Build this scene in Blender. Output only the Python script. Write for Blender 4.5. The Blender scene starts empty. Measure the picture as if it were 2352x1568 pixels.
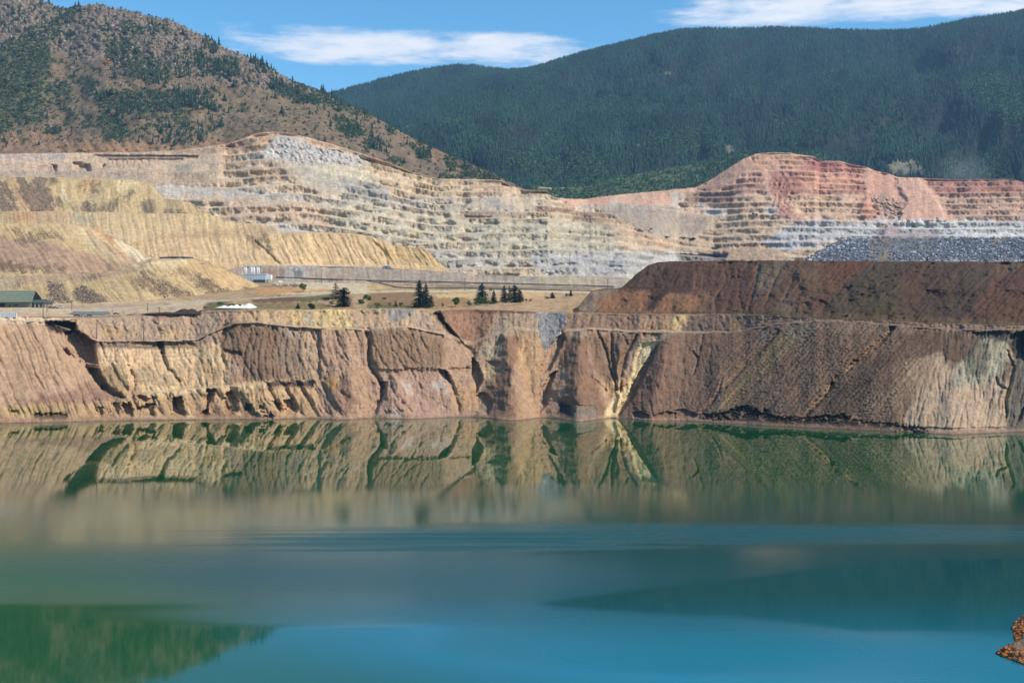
import bpy, math, random
import numpy as np
from mathutils import Vector

random.seed(7)
RNG = np.random.default_rng(11)
SC = bpy.context.scene
COL = SC.collection

# ------------------------------------------------------------------ camera
CAM_Z = 70.0
FOC = 2764.0            # focal length in survey units (2352 across the frame)
CX, HY = 1176.0, 745.0  # centre column and eye level in the same units
cam_d = bpy.data.cameras.new('camera')
cam = bpy.data.objects.new('camera', cam_d)
COL.objects.link(cam)
cam.location = (0, 0, CAM_Z)
cam.rotation_euler = (math.pi / 2, 0, 0)
cam_d.sensor_width = 36.0
cam_d.lens = 36.0 * FOC / 2352.0
cam_d.shift_y = -(784.0 - HY) / 2352.0
cam_d.clip_start = 1.0
cam_d.clip_end = 60000.0
SC.camera = cam

# ------------------------------------------------------------------ world, sun, exposure
SUN_EL, SUN_AZ = math.radians(43), math.radians(112)   # azimuth clockwise from +Y
SKY_STRENGTH = 0.15
world = bpy.data.worlds.new('World')
SC.world = world
world.use_nodes = True
wn, wl = world.node_tree.nodes, world.node_tree.links
wn.clear()


def N(nodes, kind, **kw):
    n = nodes.new(kind)
    for k, v in kw.items():
        setattr(n, k, v)
    return n


def build_world():
    out = N(wn, 'ShaderNodeOutputWorld')
    sky = N(wn, 'ShaderNodeTexSky', sky_type='NISHITA')
    sky.sun_disc = False
    sky.sun_elevation = SUN_EL
    sky.sun_rotation = SUN_AZ
    sky.altitude = 1600
    sky.air_density = 1.0
    sky.dust_density = 0.35
    sky.ozone_density = 2.2
    bg = N(wn, 'ShaderNodeBackground')
    bg.inputs[1].default_value = SKY_STRENGTH
    hs = N(wn, 'ShaderNodeHueSaturation')
    hs.inputs['Saturation'].default_value = 1.28
    hs.inputs['Value'].default_value = 1.08
    hs.inputs['Hue'].default_value = 0.487
    wl.new(sky.outputs[0], hs.inputs['Color'])
    wl.new(hs.outputs[0], bg.inputs[0])
    cl = N(wn, 'ShaderNodeBackground')
    cl.inputs[0].default_value = (0.93, 0.95, 1.0, 1)
    cl.inputs[1].default_value = 0.95
    mix = N(wn, 'ShaderNodeMixShader')
    wl.new(bg.outputs[0], mix.inputs[1])
    wl.new(cl.outputs[0], mix.inputs[2])
    wl.new(mix.outputs[0], out.inputs[0])
    tc = N(wn, 'ShaderNodeTexCoord')
    sx = N(wn, 'ShaderNodeSeparateXYZ')
    wl.new(tc.outputs['Generated'], sx.inputs[0])

    def M(op, a, b=None, c=None, clamp=False):
        m = N(wn, 'ShaderNodeMath', operation=op)
        m.use_clamp = clamp
        for i, v in enumerate((a, b, c)):
            if v is None:
                continue
            if isinstance(v, (int, float)):
                m.inputs[i].default_value = v
            else:
                wl.new(v, m.inputs[i])
        return m.outputs[0]
    az = M('ARCTAN2', sx.outputs[0], sx.outputs[1])
    el = M('ARCSINE', sx.outputs[2])
    cmb = N(wn, 'ShaderNodeCombineXYZ')
    wl.new(M('MULTIPLY', az, 9.0), cmb.inputs[0])
    wl.new(M('MULTIPLY', el, 42.0), cmb.inputs[1])
    n1 = N(wn, 'ShaderNodeTexNoise')
    n1.inputs['Scale'].default_value = 1.1
    n1.inputs['Detail'].default_value = 9
    n1.inputs['Roughness'].default_value = 0.58
    n1.inputs['Distortion'].default_value = 0.25
    wl.new(cmb.outputs[0], n1.inputs['Vector'])
    n2 = N(wn, 'ShaderNodeTexNoise')
    n2.inputs['Scale'].default_value = 3.2
    n2.inputs['Detail'].default_value = 8
    n2.inputs['Roughness'].default_value = 0.62
    wl.new(cmb.outputs[0], n2.inputs['Vector'])

    def band(a0, e0, ra, re, tilt=0.0):
        da = M('SUBTRACT', az, a0)
        de = M('SUBTRACT', M('SUBTRACT', el, e0), M('MULTIPLY', da, tilt))
        u = M('POWER', M('ABSOLUTE', M('DIVIDE', da, ra)), 4.0)
        v = M('POWER', M('ABSOLUTE', M('DIVIDE', de, re)), 2.6)
        return M('SUBTRACT', 1.0, M('ADD', u, v))
    b = band(-0.083, 0.2255, 0.165, 0.0150, -0.01)
    for args in ((0.26, 0.2500, 0.132, 0.0150, 0.0), (0.40, 0.2445, 0.12, 0.011, -0.03),
                 (0.30, 0.262, 0.09, 0.006, 0.0), (0.50, 0.245, 0.12, 0.010, 0.0),
                 (-0.75, 0.19, 0.25, 0.016, 0.0), (1.0, 0.22, 0.3, 0.018, 0.0), (1.9, 0.2, 0.4, 0.02, 0.0),
                 (-1.7, 0.24, 0.35, 0.02, 0.0), (2.8, 0.18, 0.3, 0.02, 0.0), (-2.6, 0.2, 0.3, 0.015, 0.0)):
        b = M('MAXIMUM', b, band(*args))
    b = M('MAXIMUM', b, -0.75)
    d = M('ADD', M('MULTIPLY', b, 0.62), M('MULTIPLY', M('SUBTRACT', n1.outputs['Fac'], 0.5), 2.1))
    d = M('ADD', d, M('MULTIPLY', M('SUBTRACT', n2.outputs['Fac'], 0.5), 1.0))
    mr = N(wn, 'ShaderNodeMapRange', interpolation_type='SMOOTHSTEP')
    wl.new(d, mr.inputs[0])
    mr.inputs[1].default_value = -0.05
    mr.inputs[2].default_value = 0.8
    mr.inputs[3].default_value = 0.0
    mr.inputs[4].default_value = 0.95
    wl.new(mr.outputs[0], mix.inputs[0])


build_world()

sun_d = bpy.data.lights.new('sun', 'SUN')
sun_d.energy = 5.0
sun_d.angle = math.radians(0.53)
sun_d.color = (1.0, 0.955, 0.88)
sun = bpy.data.objects.new('sun', sun_d)
COL.objects.link(sun)
sv = Vector((math.sin(SUN_AZ) * math.cos(SUN_EL), math.cos(SUN_AZ) * math.cos(SUN_EL), math.sin(SUN_EL)))
sun.rotation_euler = sv.to_track_quat('Z', 'Y').to_euler()
sun.location = sv * 3000

SC.render.engine = 'CYCLES'
vs = SC.view_settings
vs.view_transform = 'Standard'
vs.look = 'None'
vs.gamma = 1.0
vs.use_curve_mapping = False
vs.exposure = 0.2
cy = SC.cycles
cy.use_denoising = True
cy.max_bounces = 5
cy.diffuse_bounces = 2
cy.glossy_bounces = 2
cy.transmission_bounces = 2
cy.volume_bounces = 0
cy.transparent_max_bounces = 6
cy.caustics_reflective = False
cy.caustics_refractive = False

# ------------------------------------------------------------------ helpers


def lin(c):
    c = np.asarray(c, float) / 255.0
    return np.where(c <= 0.04045, c / 12.92, ((c + 0.055) / 1.055) ** 2.4)


def tag(o, label=None, cat=None, group=None, kind=None):
    if label:
        o['label'] = label
    if cat:
        o['category'] = cat
    if group:
        o['group'] = group
    if kind:
        o['kind'] = kind
    return o


def empty(name, loc, rz=0.0, label=None, cat=None, group=None):
    o = bpy.data.objects.new(name, None)
    o.empty_display_size = 1
    COL.objects.link(o)
    o.location = loc
    o.rotation_euler = (0, 0, rz)
    return tag(o, label, cat, group)


_perm = {}


def perm(seed):
    if seed not in _perm:
        r = np.random.default_rng(seed + 1000)
        p = r.permutation(256)
        g = r.uniform(0, 2 * np.pi, 256)
        _perm[seed] = (np.concatenate([p, p]).astype(np.int32), np.cos(g).astype(np.float32), np.sin(g).astype(np.float32))
    return _perm[seed]


def perlin(x, y, seed=0):
    p, gx, gy = perm(seed)
    x = np.asarray(x, np.float32)
    y = np.asarray(y, np.float32)
    xi = np.floor(x)
    yi = np.floor(y)
    xf = x - xi
    yf = y - yi
    xi = xi.astype(np.int32) & 255
    yi = yi.astype(np.int32) & 255
    u = xf * xf * xf * (xf * (xf * 6 - 15) + 10)
    v = yf * yf * yf * (yf * (yf * 6 - 15) + 10)

    def g(ix, iy, dx, dy):
        h = p[p[ix] + iy]
        return gx[h] * dx + gy[h] * dy
    x1 = (xi + 1) & 255
    y1 = (yi + 1) & 255
    a = g(xi, yi, xf, yf)
    b = g(x1, yi, xf - 1, yf)
    c = g(xi, y1, xf, yf - 1)
    d = g(x1, y1, xf - 1, yf - 1)
    return ((a + (b - a) * u) * (1 - v) + (c + (d - c) * u) * v) * 1.4


def fbm(x, y, octv=4, seed=0, gain=0.5, lac=2.03):
    s = 0
    a = 1.0
    t = 0
    for i in range(octv):
        s = s + a * perlin(x, y, seed + i * 17)
        t += a
        x = x * lac + 13.7
        y = y * lac - 7.1
        a *= gain
    return s / t


def ridged(x, y, octv=3, seed=0, gain=0.5):
    """1 on sharp crests, towards 0 between them"""
    s = 0
    a = 1.0
    t = 0
    for i in range(octv):
        s = s + a * (1 - np.minimum(1, np.abs(perlin(x, y, seed + i * 13)) * 2.2))
        t += a
        x = x * 2.1 + 5.2
        y = y * 2.1 + 1.3
        a *= gain
    return s / t


def sstep(a, b, x):
    t = np.clip((x - a) / (b - a), 0, 1)
    return t * t * (3 - 2 * t)


def pl(*pts):
    xs = np.array([p[0] for p in pts], float)
    ys = np.array([p[1] for p in pts], float)
    return lambda x: np.interp(x, xs, ys)


TF = {'P': (0, 0, 1), 'A': (0, 677.4, .34), 'B': (752.6, 677.4, .34), 'C': (1552.3, 677.4, .34),
      'D': (0, 376.3, .34), 'E': (752.6, 376.3, .34), 'F': (1552.3, 376.3, .34),
      'G': (0, 0, .34), 'H': (752.6, 0, .34), 'I': (1552.3, 0, .34),
      'L': (0, 319.9, .168), 'M': (395.1, 282.2, .192), 'N': (1298.3, 395.1, .208),
      'Q': (0, 620.9, .168), 'R': (376.3, 583.3, .2), 'S': (846.7, 602.1, .22), 'T': (1787.5, 526.8, .24)}


def tr(code, pts):
    ox, oy, s = TF[code]
    return [(ox + s * a, oy + s * b) for a, b in pts]


def seg_dist(px, py, pts):
    """distance to a polyline, and the fraction along it"""
    best = np.full(px.shape, 1e9, np.float32)
    frac = np.zeros(px.shape, np.float32)
    side = np.zeros(px.shape, np.float32)
    L = [math.dist(pts[i], pts[i + 1]) for i in range(len(pts) - 1)]
    tot = sum(L)
    acc = 0
    for i in range(len(pts) - 1):
        ax, ay = pts[i]
        bx, by = pts[i + 1]
        dx, dy = bx - ax, by - ay
        l2 = dx * dx + dy * dy + 1e-9
        t = np.clip(((px - ax) * dx + (py - ay) * dy) / l2, 0, 1)
        ex = px - ax - t * dx
        ey = py - ay - t * dy
        d = np.sqrt(ex * ex + ey * ey)
        m = d < best
        best = np.where(m, d, best)
        frac = np.where(m, (acc + t * L[i]) / tot, frac)
        side = np.where(m, np.sign(dx * ey - dy * ex), side)
        acc += L[i]
    return best, frac, side


def poly_mask(px, py, pts, soft=3.0, warp=0.0, wscale=14.0, seed=3):
    """soft-edged mask of a polygon, edge frayed by noise"""
    x0 = min(p[0] for p in pts) - soft - warp * 1.5
    x1 = max(p[0] for p in pts) + soft + warp * 1.5
    y0 = min(p[1] for p in pts) - soft - warp * 1.5
    y1 = max(p[1] for p in pts) + soft + warp * 1.5
    out = np.zeros(px.shape, np.float32)
    sel = (px > x0) & (px < x1) & (py > y0) & (py < y1)
    if not sel.any():
        return out
    x = px[sel].astype(np.float32)
    y = py[sel].astype(np.float32)
    if warp:
        x = x + warp * fbm(x / wscale, y / wscale, 3, seed)
        y = y + warp * fbm(x / wscale + 31, y / wscale + 17, 3, seed + 5)
    n = len(pts)
    inside = np.zeros(x.shape, bool)
    best = np.full(x.shape, 1e9, np.float32)
    for i in range(n):
        ax, ay = pts[i]
        bx, by = pts[(i + 1) % n]
        dx, dy = bx - ax, by - ay
        if ay != by:
            c = ((ay > y) != (by > y)) & (x < (bx - ax) * (y - ay) / (by - ay) + ax)
            inside ^= c
        t = np.clip(((x - ax) * dx + (y - ay) * dy) / (dx * dx + dy * dy + 1e-9), 0, 1)
        ex = x - ax - t * dx
        ey = y - ay - t * dy
        best = np.minimum(best, ex * ex + ey * ey)
    d = np.sqrt(best)
    d = np.where(inside, d, -d)
    out[sel] = sstep(-soft, soft * 0.6, d)
    return out


class Sheet:
    pass


def columns(x0, x1, step, core=(-60, 2412), outer=10.0):
    a = [x0]
    while a[-1] < x1:
        c = a[-1]
        a.append(c + (step if core[0] <= c <= core[1] else outer))
    return np.array(a, np.float32)


def make_sheet(name, xs, rows, disp=None, prof=None):
    """rows: list of (y function, distance function, number of sub rows towards the next row)"""
    PYs, Ys, Ts = [], [], []
    for i, (fy, fd, n) in enumerate(rows):
        y0, d0 = fy(xs), fd(xs)
        if i == len(rows) - 1:
            PYs.append(y0[None])
            Ys.append(d0[None])
            Ts.append(np.full((1, len(xs)), float(i)))
            break
        y1, d1 = rows[i + 1][0](xs), rows[i + 1][1](xs)
        t = (np.arange(n) / n)[:, None]
        # interpolate in space (height and distance), not on the picture
        z0 = CAM_Z + (HY - y0) / FOC * d0
        z1 = CAM_Z + (HY - y1) / FOC * d1
        zz = z0 + (z1 - z0) * t
        dd = d0 + (d1 - d0) * t
        PYs.append(HY - (zz - CAM_Z) / dd * FOC)
        Ys.append(dd)
        Ts.append(np.full((n, len(xs)), float(i)) + t)
    s = Sheet()
    s.name = name
    s.py = np.concatenate(PYs).astype(np.float32)
    s.Y = np.concatenate(Ys).astype(np.float32)
    s.T = np.concatenate(Ts).astype(np.float32)
    s.px = np.repeat(xs[None].astype(np.float32), s.py.shape[0], 0)
    s.X = (s.px - CX) / FOC * s.Y
    s.Z = CAM_Z + (HY - s.py) / FOC * s.Y
    return s


def project(s):
    s.px = CX + s.X / s.Y * FOC
    s.py = HY - (s.Z - CAM_Z) / s.Y * FOC


def mesh_from(name, V, F, mat, col=None, smooth=True, parent=None, quad=True):
    me = bpy.data.meshes.new(name)
    V = np.asarray(V, np.float32)
    F = np.asarray(F, np.int32)
    k = F.shape[1]
    me.vertices.add(len(V))
    me.vertices.foreach_set('co', V.ravel())
    me.loops.add(F.size)
    me.loops.foreach_set('vertex_index', F.ravel())
    me.polygons.add(len(F))
    me.polygons.foreach_set('loop_start', np.arange(len(F), dtype=np.int32) * k)
    me.polygons.foreach_set('loop_total', np.full(len(F), k, np.int32))
    me.polygons.foreach_set('use_smooth', np.full(len(F), smooth, bool))
    if col is not None:
        at = me.color_attributes.new('Col', 'FLOAT_COLOR', 'POINT')
        c = np.ones((len(V), 4), np.float32)
        c[:, :3] = col
        at.data.foreach_set('color', c.ravel())
    me.update()
    me.validate()
    if mat is not None:
        me.materials.append(mat)
    o = bpy.data.objects.new(name, me)
    COL.objects.link(o)
    if parent is not None:
        o.parent = parent
    return o


def calm(C, k=.78, kb=.45, tint=(1, 1, 1)):
    """weathered ground is never as vivid as its swatch, least of all the bluish greys"""
    lum = (C * np.array([.3, .59, .11])).sum(-1, keepdims=True)
    blue = sstep(-.02, .06, (C[..., 2:3] - C[..., 0:1]) / (lum + 1e-4))
    kk = k + (kb * .75 - k) * blue
    return (lum + (C - lum) * kk) * np.array([1.04, .99, .87]) * np.array(tint)


def finish_sheet(s, mat, col, smooth=True, k=.78, tint=(1, 1, 1)):
    col = calm(np.clip(col, 0.002, 0.9), k, .45, tint)
    nr, nc = s.X.shape
    V = np.stack([s.X, s.Y, s.Z], -1).reshape(-1, 3)
    idx = np.arange(nr * nc, dtype=np.int32).reshape(nr, nc)
    F = np.stack([idx[:-1, :-1], idx[:-1, 1:], idx[1:, 1:], idx[1:, :-1]], -1).reshape(-1, 4)
    o = mesh_from(s.name, V, F, mat, np.clip(col, 0.002, 0.9).reshape(-1, 3), smooth)
    s.obj = o
    return o


def at(s, px, py=None, row=None):
    """point of a sheet seen at column px: at height py (front-most) or at a row"""
    c = int(np.argmin(np.abs(s.px[0] - px)))
    c = int(np.argmin(np.abs(s.px[s.px.shape[0] // 2] - px)))
    if row is None:
        colp = s.py[:, c]
        k = np.where((colp[:-1] >= py) & (colp[1:] < py))[0]
        if len(k) == 0:
            r = int(np.argmin(np.abs(colp - py)))
            return Vector((float(s.X[r, c]), float(s.Y[r, c]), float(s.Z[r, c])))
        r = int(k[0])
        f = (colp[r] - py) / (colp[r] - colp[r + 1] + 1e-9)
        return Vector([float(a[r, c] * (1 - f) + a[r + 1, c] * f) for a in (s.X, s.Y, s.Z)])
    return Vector((float(s.X[row, c]), float(s.Y[row, c]), float(s.Z[row, c])))


def normal_of(s):
    P = np.stack([s.X, s.Y, s.Z], -1)
    du = np.gradient(P, axis=1)
    dv = np.gradient(P, axis=0)
    n = np.cross(du, dv)
    n /= np.linalg.norm(n, axis=-1, keepdims=True) + 1e-9
    return n


# ------------------------------------------------------------------ materials

def ground_mat(name, scale=0.15, amount=0.35, bump=0.6, bscale=0.5, rough=0.95, dist=1.5):
    m = bpy.data.materials.new(name)
    m.use_nodes = True
    n, l = m.node_tree.nodes, m.node_tree.links
    b = n['Principled BSDF']
    b.inputs['Roughness'].default_value = rough
    b.inputs['Specular IOR Level'].default_value = 0.15
    a = N(n, 'ShaderNodeAttribute', attribute_name='Col')
    tc = N(n, 'ShaderNodeTexCoord')
    n1 = N(n, 'ShaderNodeTexNoise')
    n1.inputs['Scale'].default_value = scale
    n1.inputs['Detail'].default_value = 8
    n1.inputs['Roughness'].default_value = 0.7
    l.new(tc.outputs['Object'], n1.inputs['Vector'])
    mr = N(n, 'ShaderNodeMapRange')
    mr.inputs[1].default_value = 0.3
    mr.inputs[2].default_value = 0.7
    mr.inputs[3].default_value = 1 - amount
    mr.inputs[4].default_value = 1 + amount
    l.new(n1.outputs['Fac'], mr.inputs[0])
    mx = N(n, 'ShaderNodeMix', data_type='RGBA', blend_type='MULTIPLY')
    mx.inputs[0].default_value = 1
    l.new(a.outputs['Color'], mx.inputs[6])
    l.new(mr.outputs[0], mx.inputs[7])
    l.new(mx.outputs[2], b.inputs['Base Color'])
    n2 = N(n, 'ShaderNodeTexNoise')
    n2.inputs['Scale'].default_value = bscale
    n2.inputs['Detail'].default_value = 6
    n2.inputs['Roughness'].default_value = 0.65
    l.new(tc.outputs['Object'], n2.inputs['Vector'])
    bp = N(n, 'ShaderNodeBump')
    bp.inputs['Strength'].default_value = bump
    bp.inputs['Distance'].default_value = dist
    l.new(n2.outputs['Fac'], bp.inputs['Height'])
    l.new(bp.outputs[0], b.inputs['Normal'])
    return m


def plain_mat(name, rgb, rough=0.8, metal=0.0, var=0.2, scale=2.0, bump=0.0, srgb=True, wave=None):
    m = bpy.data.materials.new(name)
    m.use_nodes = True
    n, l = m.node_tree.nodes, m.node_tree.links
    b = n['Principled BSDF']
    b.inputs['Roughness'].default_value = rough
    b.inputs['Metallic'].default_value = metal
    b.inputs['Specular IOR Level'].default_value = 0.25
    c = lin(rgb) if srgb else np.array(rgb)
    tc = N(n, 'ShaderNodeTexCoord')
    n1 = N(n, 'ShaderNodeTexNoise')
    n1.inputs['Scale'].default_value = scale
    n1.inputs['Detail'].default_value = 5
    l.new(tc.outputs['Object'], n1.inputs['Vector'])
    cr = N(n, 'ShaderNodeValToRGB')
    cr.color_ramp.elements[0].position = 0.3
    cr.color_ramp.elements[1].position = 0.7
    cr.color_ramp.elements[0].color = (*(c * (1 - var)), 1)
    cr.color_ramp.elements[1].color = (*np.clip(c * (1 + var), 0, 1), 1)
    l.new(n1.outputs['Fac'], cr.inputs[0])
    l.new(cr.outputs[0], b.inputs['Base Color'])
    if bump:
        bp = N(n, 'ShaderNodeBump')
        bp.inputs['Strength'].default_value = bump
        l.new(n1.outputs['Fac'], bp.inputs['Height'])
        l.new(bp.outputs[0], b.inputs['Normal'])
    return m


def leaf_mat(name, rgb, var=0.3, instanced=False, rough=0.75, trans=0.0):
    """foliage: colour differs a little from tree to tree"""
    m = bpy.data.materials.new(name)
    m.use_nodes = True
    n, l = m.node_tree.nodes, m.node_tree.links
    b = n['Principled BSDF']
    b.inputs['Roughness'].default_value = rough
    b.inputs['Specular IOR Level'].default_value = 0.2
    oi = N(n, 'ShaderNodeObjectInfo')
    geo = N(n, 'ShaderNodeNewGeometry')
    cr = N(n, 'ShaderNodeValToRGB')
    c = np.array(rgb, float)
    cr.color_ramp.elements[0].color = (*(c * (1 - var)), 1)
    cr.color_ramp.elements[1].color = (*(c * (1 + var)), 1)
    ad = N(n, 'ShaderNodeMath', operation='MULTIPLY_ADD')
    ad.inputs[1].default_value = 0.5
    l.new(geo.outputs['Random Per Island'], ad.inputs[0])
    h = N(n, 'ShaderNodeMath', operation='MULTIPLY')
    h.inputs[1].default_value = 0.5
    if instanced:
        at_ = N(n, 'ShaderNodeAttribute', attribute_name='tint', attribute_type='INSTANCER')
        l.new(at_.outputs['Fac'], h.inputs[0])
    else:
        l.new(oi.outputs['Random'], h.inputs[0])
    l.new(h.outputs[0], ad.inputs[2])
    l.new(ad.outputs[0], cr.inputs[0])
    l.new(cr.outputs[0], b.inputs['Base Color'])
    return m


M_BANK = ground_mat('bank_soil', 0.22, 0.30, 0.85, 0.55, dist=1.6)
M_DUMP = ground_mat('dump_soil', 0.12, 0.28, 0.8, 0.35, dist=2.2)
M_PIT = ground_mat('pit_rock', 0.10, 0.30, 0.9, 0.22, dist=4.0)
M_HILL = ground_mat('hill_soil', 0.05, 0.35, 0.9, 0.09, dist=6.0)
M_FOREST = ground_mat('forest_floor', 0.02, 0.4, 0.6, 0.05, dist=8.0)
M_FLAT = ground_mat('flat_soil', 0.1, 0.3, 0.6, 0.5, dist=0.8)


def paint(C, px, py, code, pts, rgb, soft=4, warp=6, amt=1.0, wscale=14.0, seed=3):
    # ragged edges: slow waves, fine fraying and streaks down the slope
    x = px + 5.5 * fbm(px / 10, py / 13, 3, seed + 40)
    y = py + 5.0 * fbm(px / 3.2, py / 30, 2, seed + 41)
    m = poly_mask(x, y, tr(code, pts), soft * 1.7, warp * 1.15, wscale, seed) * amt
    C += (lin(rgb)[None, None] - C) * m[..., None]
    return m


def stroke(C, px, py, code, pts, rgb, w, amt=1.0, warp=3):
    q = tr(code, pts)
    x = px + warp * fbm(px / 9, py / 9, 2, 71)
    y = py + warp * fbm(px / 9 + 9, py / 9, 2, 72)
    d, f, s = seg_dist(x, y, q)
    m = np.exp(-(d / w) ** 2) * amt
    C += (lin(rgb)[None, None] - C) * m[..., None]
    return m


def streaks(px, py, K, sx, sy, seed, octv=3):
    """noise drawn out along the run-off direction (K = sideways drift per unit down)"""
    u = px - K * py
    return fbm(u / sx, py / sy, octv, seed)


# ================================================================== LAKE
def build_lake():
    xs = np.linspace(-900, 900, 46)
    ys = np.linspace(-20, 1080, 30)
    X, Y = np.meshgrid(xs, ys)
    V = np.stack([X, Y, np.zeros_like(X)], -1).reshape(-1, 3)
    idx = np.arange(X.size).reshape(X.shape)
    F = np.stack([idx[:-1, :-1], idx[:-1, 1:], idx[1:, 1:], idx[1:, :-1]], -1).reshape(-1, 4)
    m = bpy.data.materials.new('lake_water')
    m.use_nodes = True
    n, l = m.node_tree.nodes, m.node_tree.links
    b = n['Principled BSDF']
    b.inputs['Base Color'].default_value = (0.003, 0.06, 0.04, 1)
    b.inputs['IOR'].default_value = 1.55
    b.inputs['Specular IOR Level'].default_value = 0.5
    tc = N(n, 'ShaderNodeTexCoord')

    def M(op, a, b_=None, c=None, clamp=False):
        q = N(n, 'ShaderNodeMath', operation=op)
        q.use_clamp = clamp
        for i, v in enumerate((a, b_, c)):
            if v is None:
                continue
            if isinstance(v, (int, float)):
                q.inputs[i].default_value = v
            else:
                l.new(v, q.inputs[i])
        return q.outputs[0]
    sx = N(n, 'ShaderNodeSeparateXYZ')
    l.new(tc.outputs['Object'], sx.inputs[0])
    # wind-ruffled patches: a large slow noise, drawn out across the lake
    mp = N(n, 'ShaderNodeMapping')
    mp.inputs['Scale'].default_value = (0.0035, 0.010, 1)
    l.new(tc.outputs['Object'], mp.inputs[0])
    nz = N(n, 'ShaderNodeTexNoise')
    nz.inputs['Scale'].default_value = 1.0
    nz.inputs['Detail'].default_value = 4
    nz.inputs['Distortion'].default_value = 0.6
    l.new(mp.outputs[0], nz.inputs['Vector'])
    X_, Y_ = sx.outputs[0], sx.outputs[1]

    mp3 = N(n, 'ShaderNodeMapping')
    mp3.inputs['Scale'].default_value = (0.007, 0.085, 1)
    l.new(tc.outputs['Object'], mp3.inputs[0])
    nz3 = N(n, 'ShaderNodeTexNoise')
    nz3.inputs['Scale'].default_value = 1.0
    nz3.inputs['Detail'].default_value = 5
    nz3.inputs['Roughness'].default_value = 0.6
    nz3.inputs['Distortion'].default_value = 1.2
    l.new(mp3.outputs[0], nz3.inputs['Vector'])
    wob2 = M('MULTIPLY', M('SUBTRACT', nz3.outputs['Fac'], 0.5), 3.4)
    wob = M('MULTIPLY', M('SUBTRACT', nz.outputs['Fac'], 0.5), 1.6)

    def ell(x0, y0, rx, ry, soft=1.0, wb=None):
        u = M('POWER', M('DIVIDE', M('SUBTRACT', X_, x0), rx), 2.0)
        v = M('POWER', M('DIVIDE', M('SUBTRACT', Y_, y0), ry), 2.0)
        q = M('ADD', M('SUBTRACT', 1.0, M('ADD', u, v)), wb if wb is not None else wob)
        r = N(n, 'ShaderNodeMapRange', interpolation_type='SMOOTHSTEP')
        l.new(q, r.inputs[0])
        r.inputs[1].default_value = -0.3 * soft
        r.inputs[2].default_value = 0.7 * soft
        return r.outputs[0]
    # calm mirror towards the far bank, light ruffle nearer than about 480 m
    r0 = N(n, 'ShaderNodeMapRange', interpolation_type='SMOOTHSTEP')
    l.new(M('ADD', Y_, M('MULTIPLY', wob, 14.0)), r0.inputs[0])
    r0.inputs[1].default_value = 560
    r0.inputs[2].default_value = 462
    r0.inputs[3].default_value = 0.0
    r0.inputs[4].default_value = 1.0
    far_calm = r0.outputs[0]
    # calm water again close to the near shore on the left
    r1 = N(n, 'ShaderNodeMapRange', interpolation_type='SMOOTHSTEP')
    l.new(M('SUBTRACT', M('ADD', Y_, M('MULTIPLY', wob, 4.0)), M('MINIMUM', M('MAXIMUM', M('MULTIPLY', X_, 0.5), 0.0), 60.0)), r1.inputs[0])
    r1.inputs[1].default_value = 296
    r1.inputs[2].default_value = 304
    r1.inputs[3].default_value = 0.3
    r1.inputs[4].default_value = 1.0
    ruff = M('MULTIPLY', far_calm, r1.outputs[0])
    base = M('ADD', 0.012, M('MULTIPLY', ruff, 0.075))
    # ruffled streaks
    p1 = ell(85, 404, 150, 22, 3.0, wob2)
    p2 = ell(-25, 388, 75, 17, 1.5, wob2)
    p3 = M('MULTIPLY', ell(-120, 338, 165, 44, 2.2), r1.outputs[0])
    p4 = ell(28, 266, 48, 26, 1.2)
    p5 = M('MAXIMUM', ell(100, 250, 80, 24, 1.5), ell(-40, 291, 62, 12, 1.6))
    # the body of the water is bluer towards the middle, greener at the left shore
    q1 = N(n, 'ShaderNodeMapRange', interpolation_type='SMOOTHSTEP')
    l.new(M('ADD', M('SUBTRACT', M('ADD', X_, Y_), 345.0), M('MULTIPLY', wob, 30.0)), q1.inputs[0])
    q1.inputs[1].default_value = -160
    q1.inputs[2].default_value = -70
    q2 = N(n, 'ShaderNodeMapRange', interpolation_type='SMOOTHSTEP')
    l.new(M('ADD', Y_, M('MULTIPLY', wob, 60.0)), q2.inputs[0])
    q2.inputs[1].default_value = 620
    q2.inputs[2].default_value = 330
    cm = N(n, 'ShaderNodeMix', data_type='RGBA')
    l.new(M('MULTIPLY', q1.outputs[0], q2.outputs[0]), cm.inputs[0])
    cm.inputs[6].default_value = (0.004, 0.068, 0.015, 1)
    cm.inputs[7].default_value = (0.001, 0.050, 0.042, 1)
    # sky reflection on the near water, put into the body colour as turquoise
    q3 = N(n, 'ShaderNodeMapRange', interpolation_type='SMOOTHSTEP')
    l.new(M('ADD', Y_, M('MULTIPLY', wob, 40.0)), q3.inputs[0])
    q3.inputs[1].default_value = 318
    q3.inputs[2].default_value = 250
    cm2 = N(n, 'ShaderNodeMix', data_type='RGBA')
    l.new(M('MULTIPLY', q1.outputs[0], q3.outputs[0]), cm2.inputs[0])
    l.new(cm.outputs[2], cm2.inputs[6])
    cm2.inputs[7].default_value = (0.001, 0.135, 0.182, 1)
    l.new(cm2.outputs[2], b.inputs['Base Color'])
    add = M('ADD', M('MULTIPLY', p1, 0.34), M('ADD', M('MULTIPLY', p2, 0.24), M('ADD', M('MULTIPLY', p3, 0.27), M('ADD', M('MULTIPLY', p4, 0.24), M('MULTIPLY', p5, 0.20)))))
    rough = M('ADD', base, add)
    l.new(rough, b.inputs['Roughness'])
    # small waves
    mp2 = N(n, 'ShaderNodeMapping')
    mp2.inputs['Scale'].default_value = (0.35, 0.9, 1)
    l.new(tc.outputs['Object'], mp2.inputs[0])
    nb = N(n, 'ShaderNodeTexNoise')
    nb.inputs['Scale'].default_value = 0.8
    nb.inputs['Detail'].default_value = 3
    l.new(mp2.outputs[0], nb.inputs['Vector'])
    bp = N(n, 'ShaderNodeBump')
    bp.inputs['Distance'].default_value = 0.02
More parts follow.
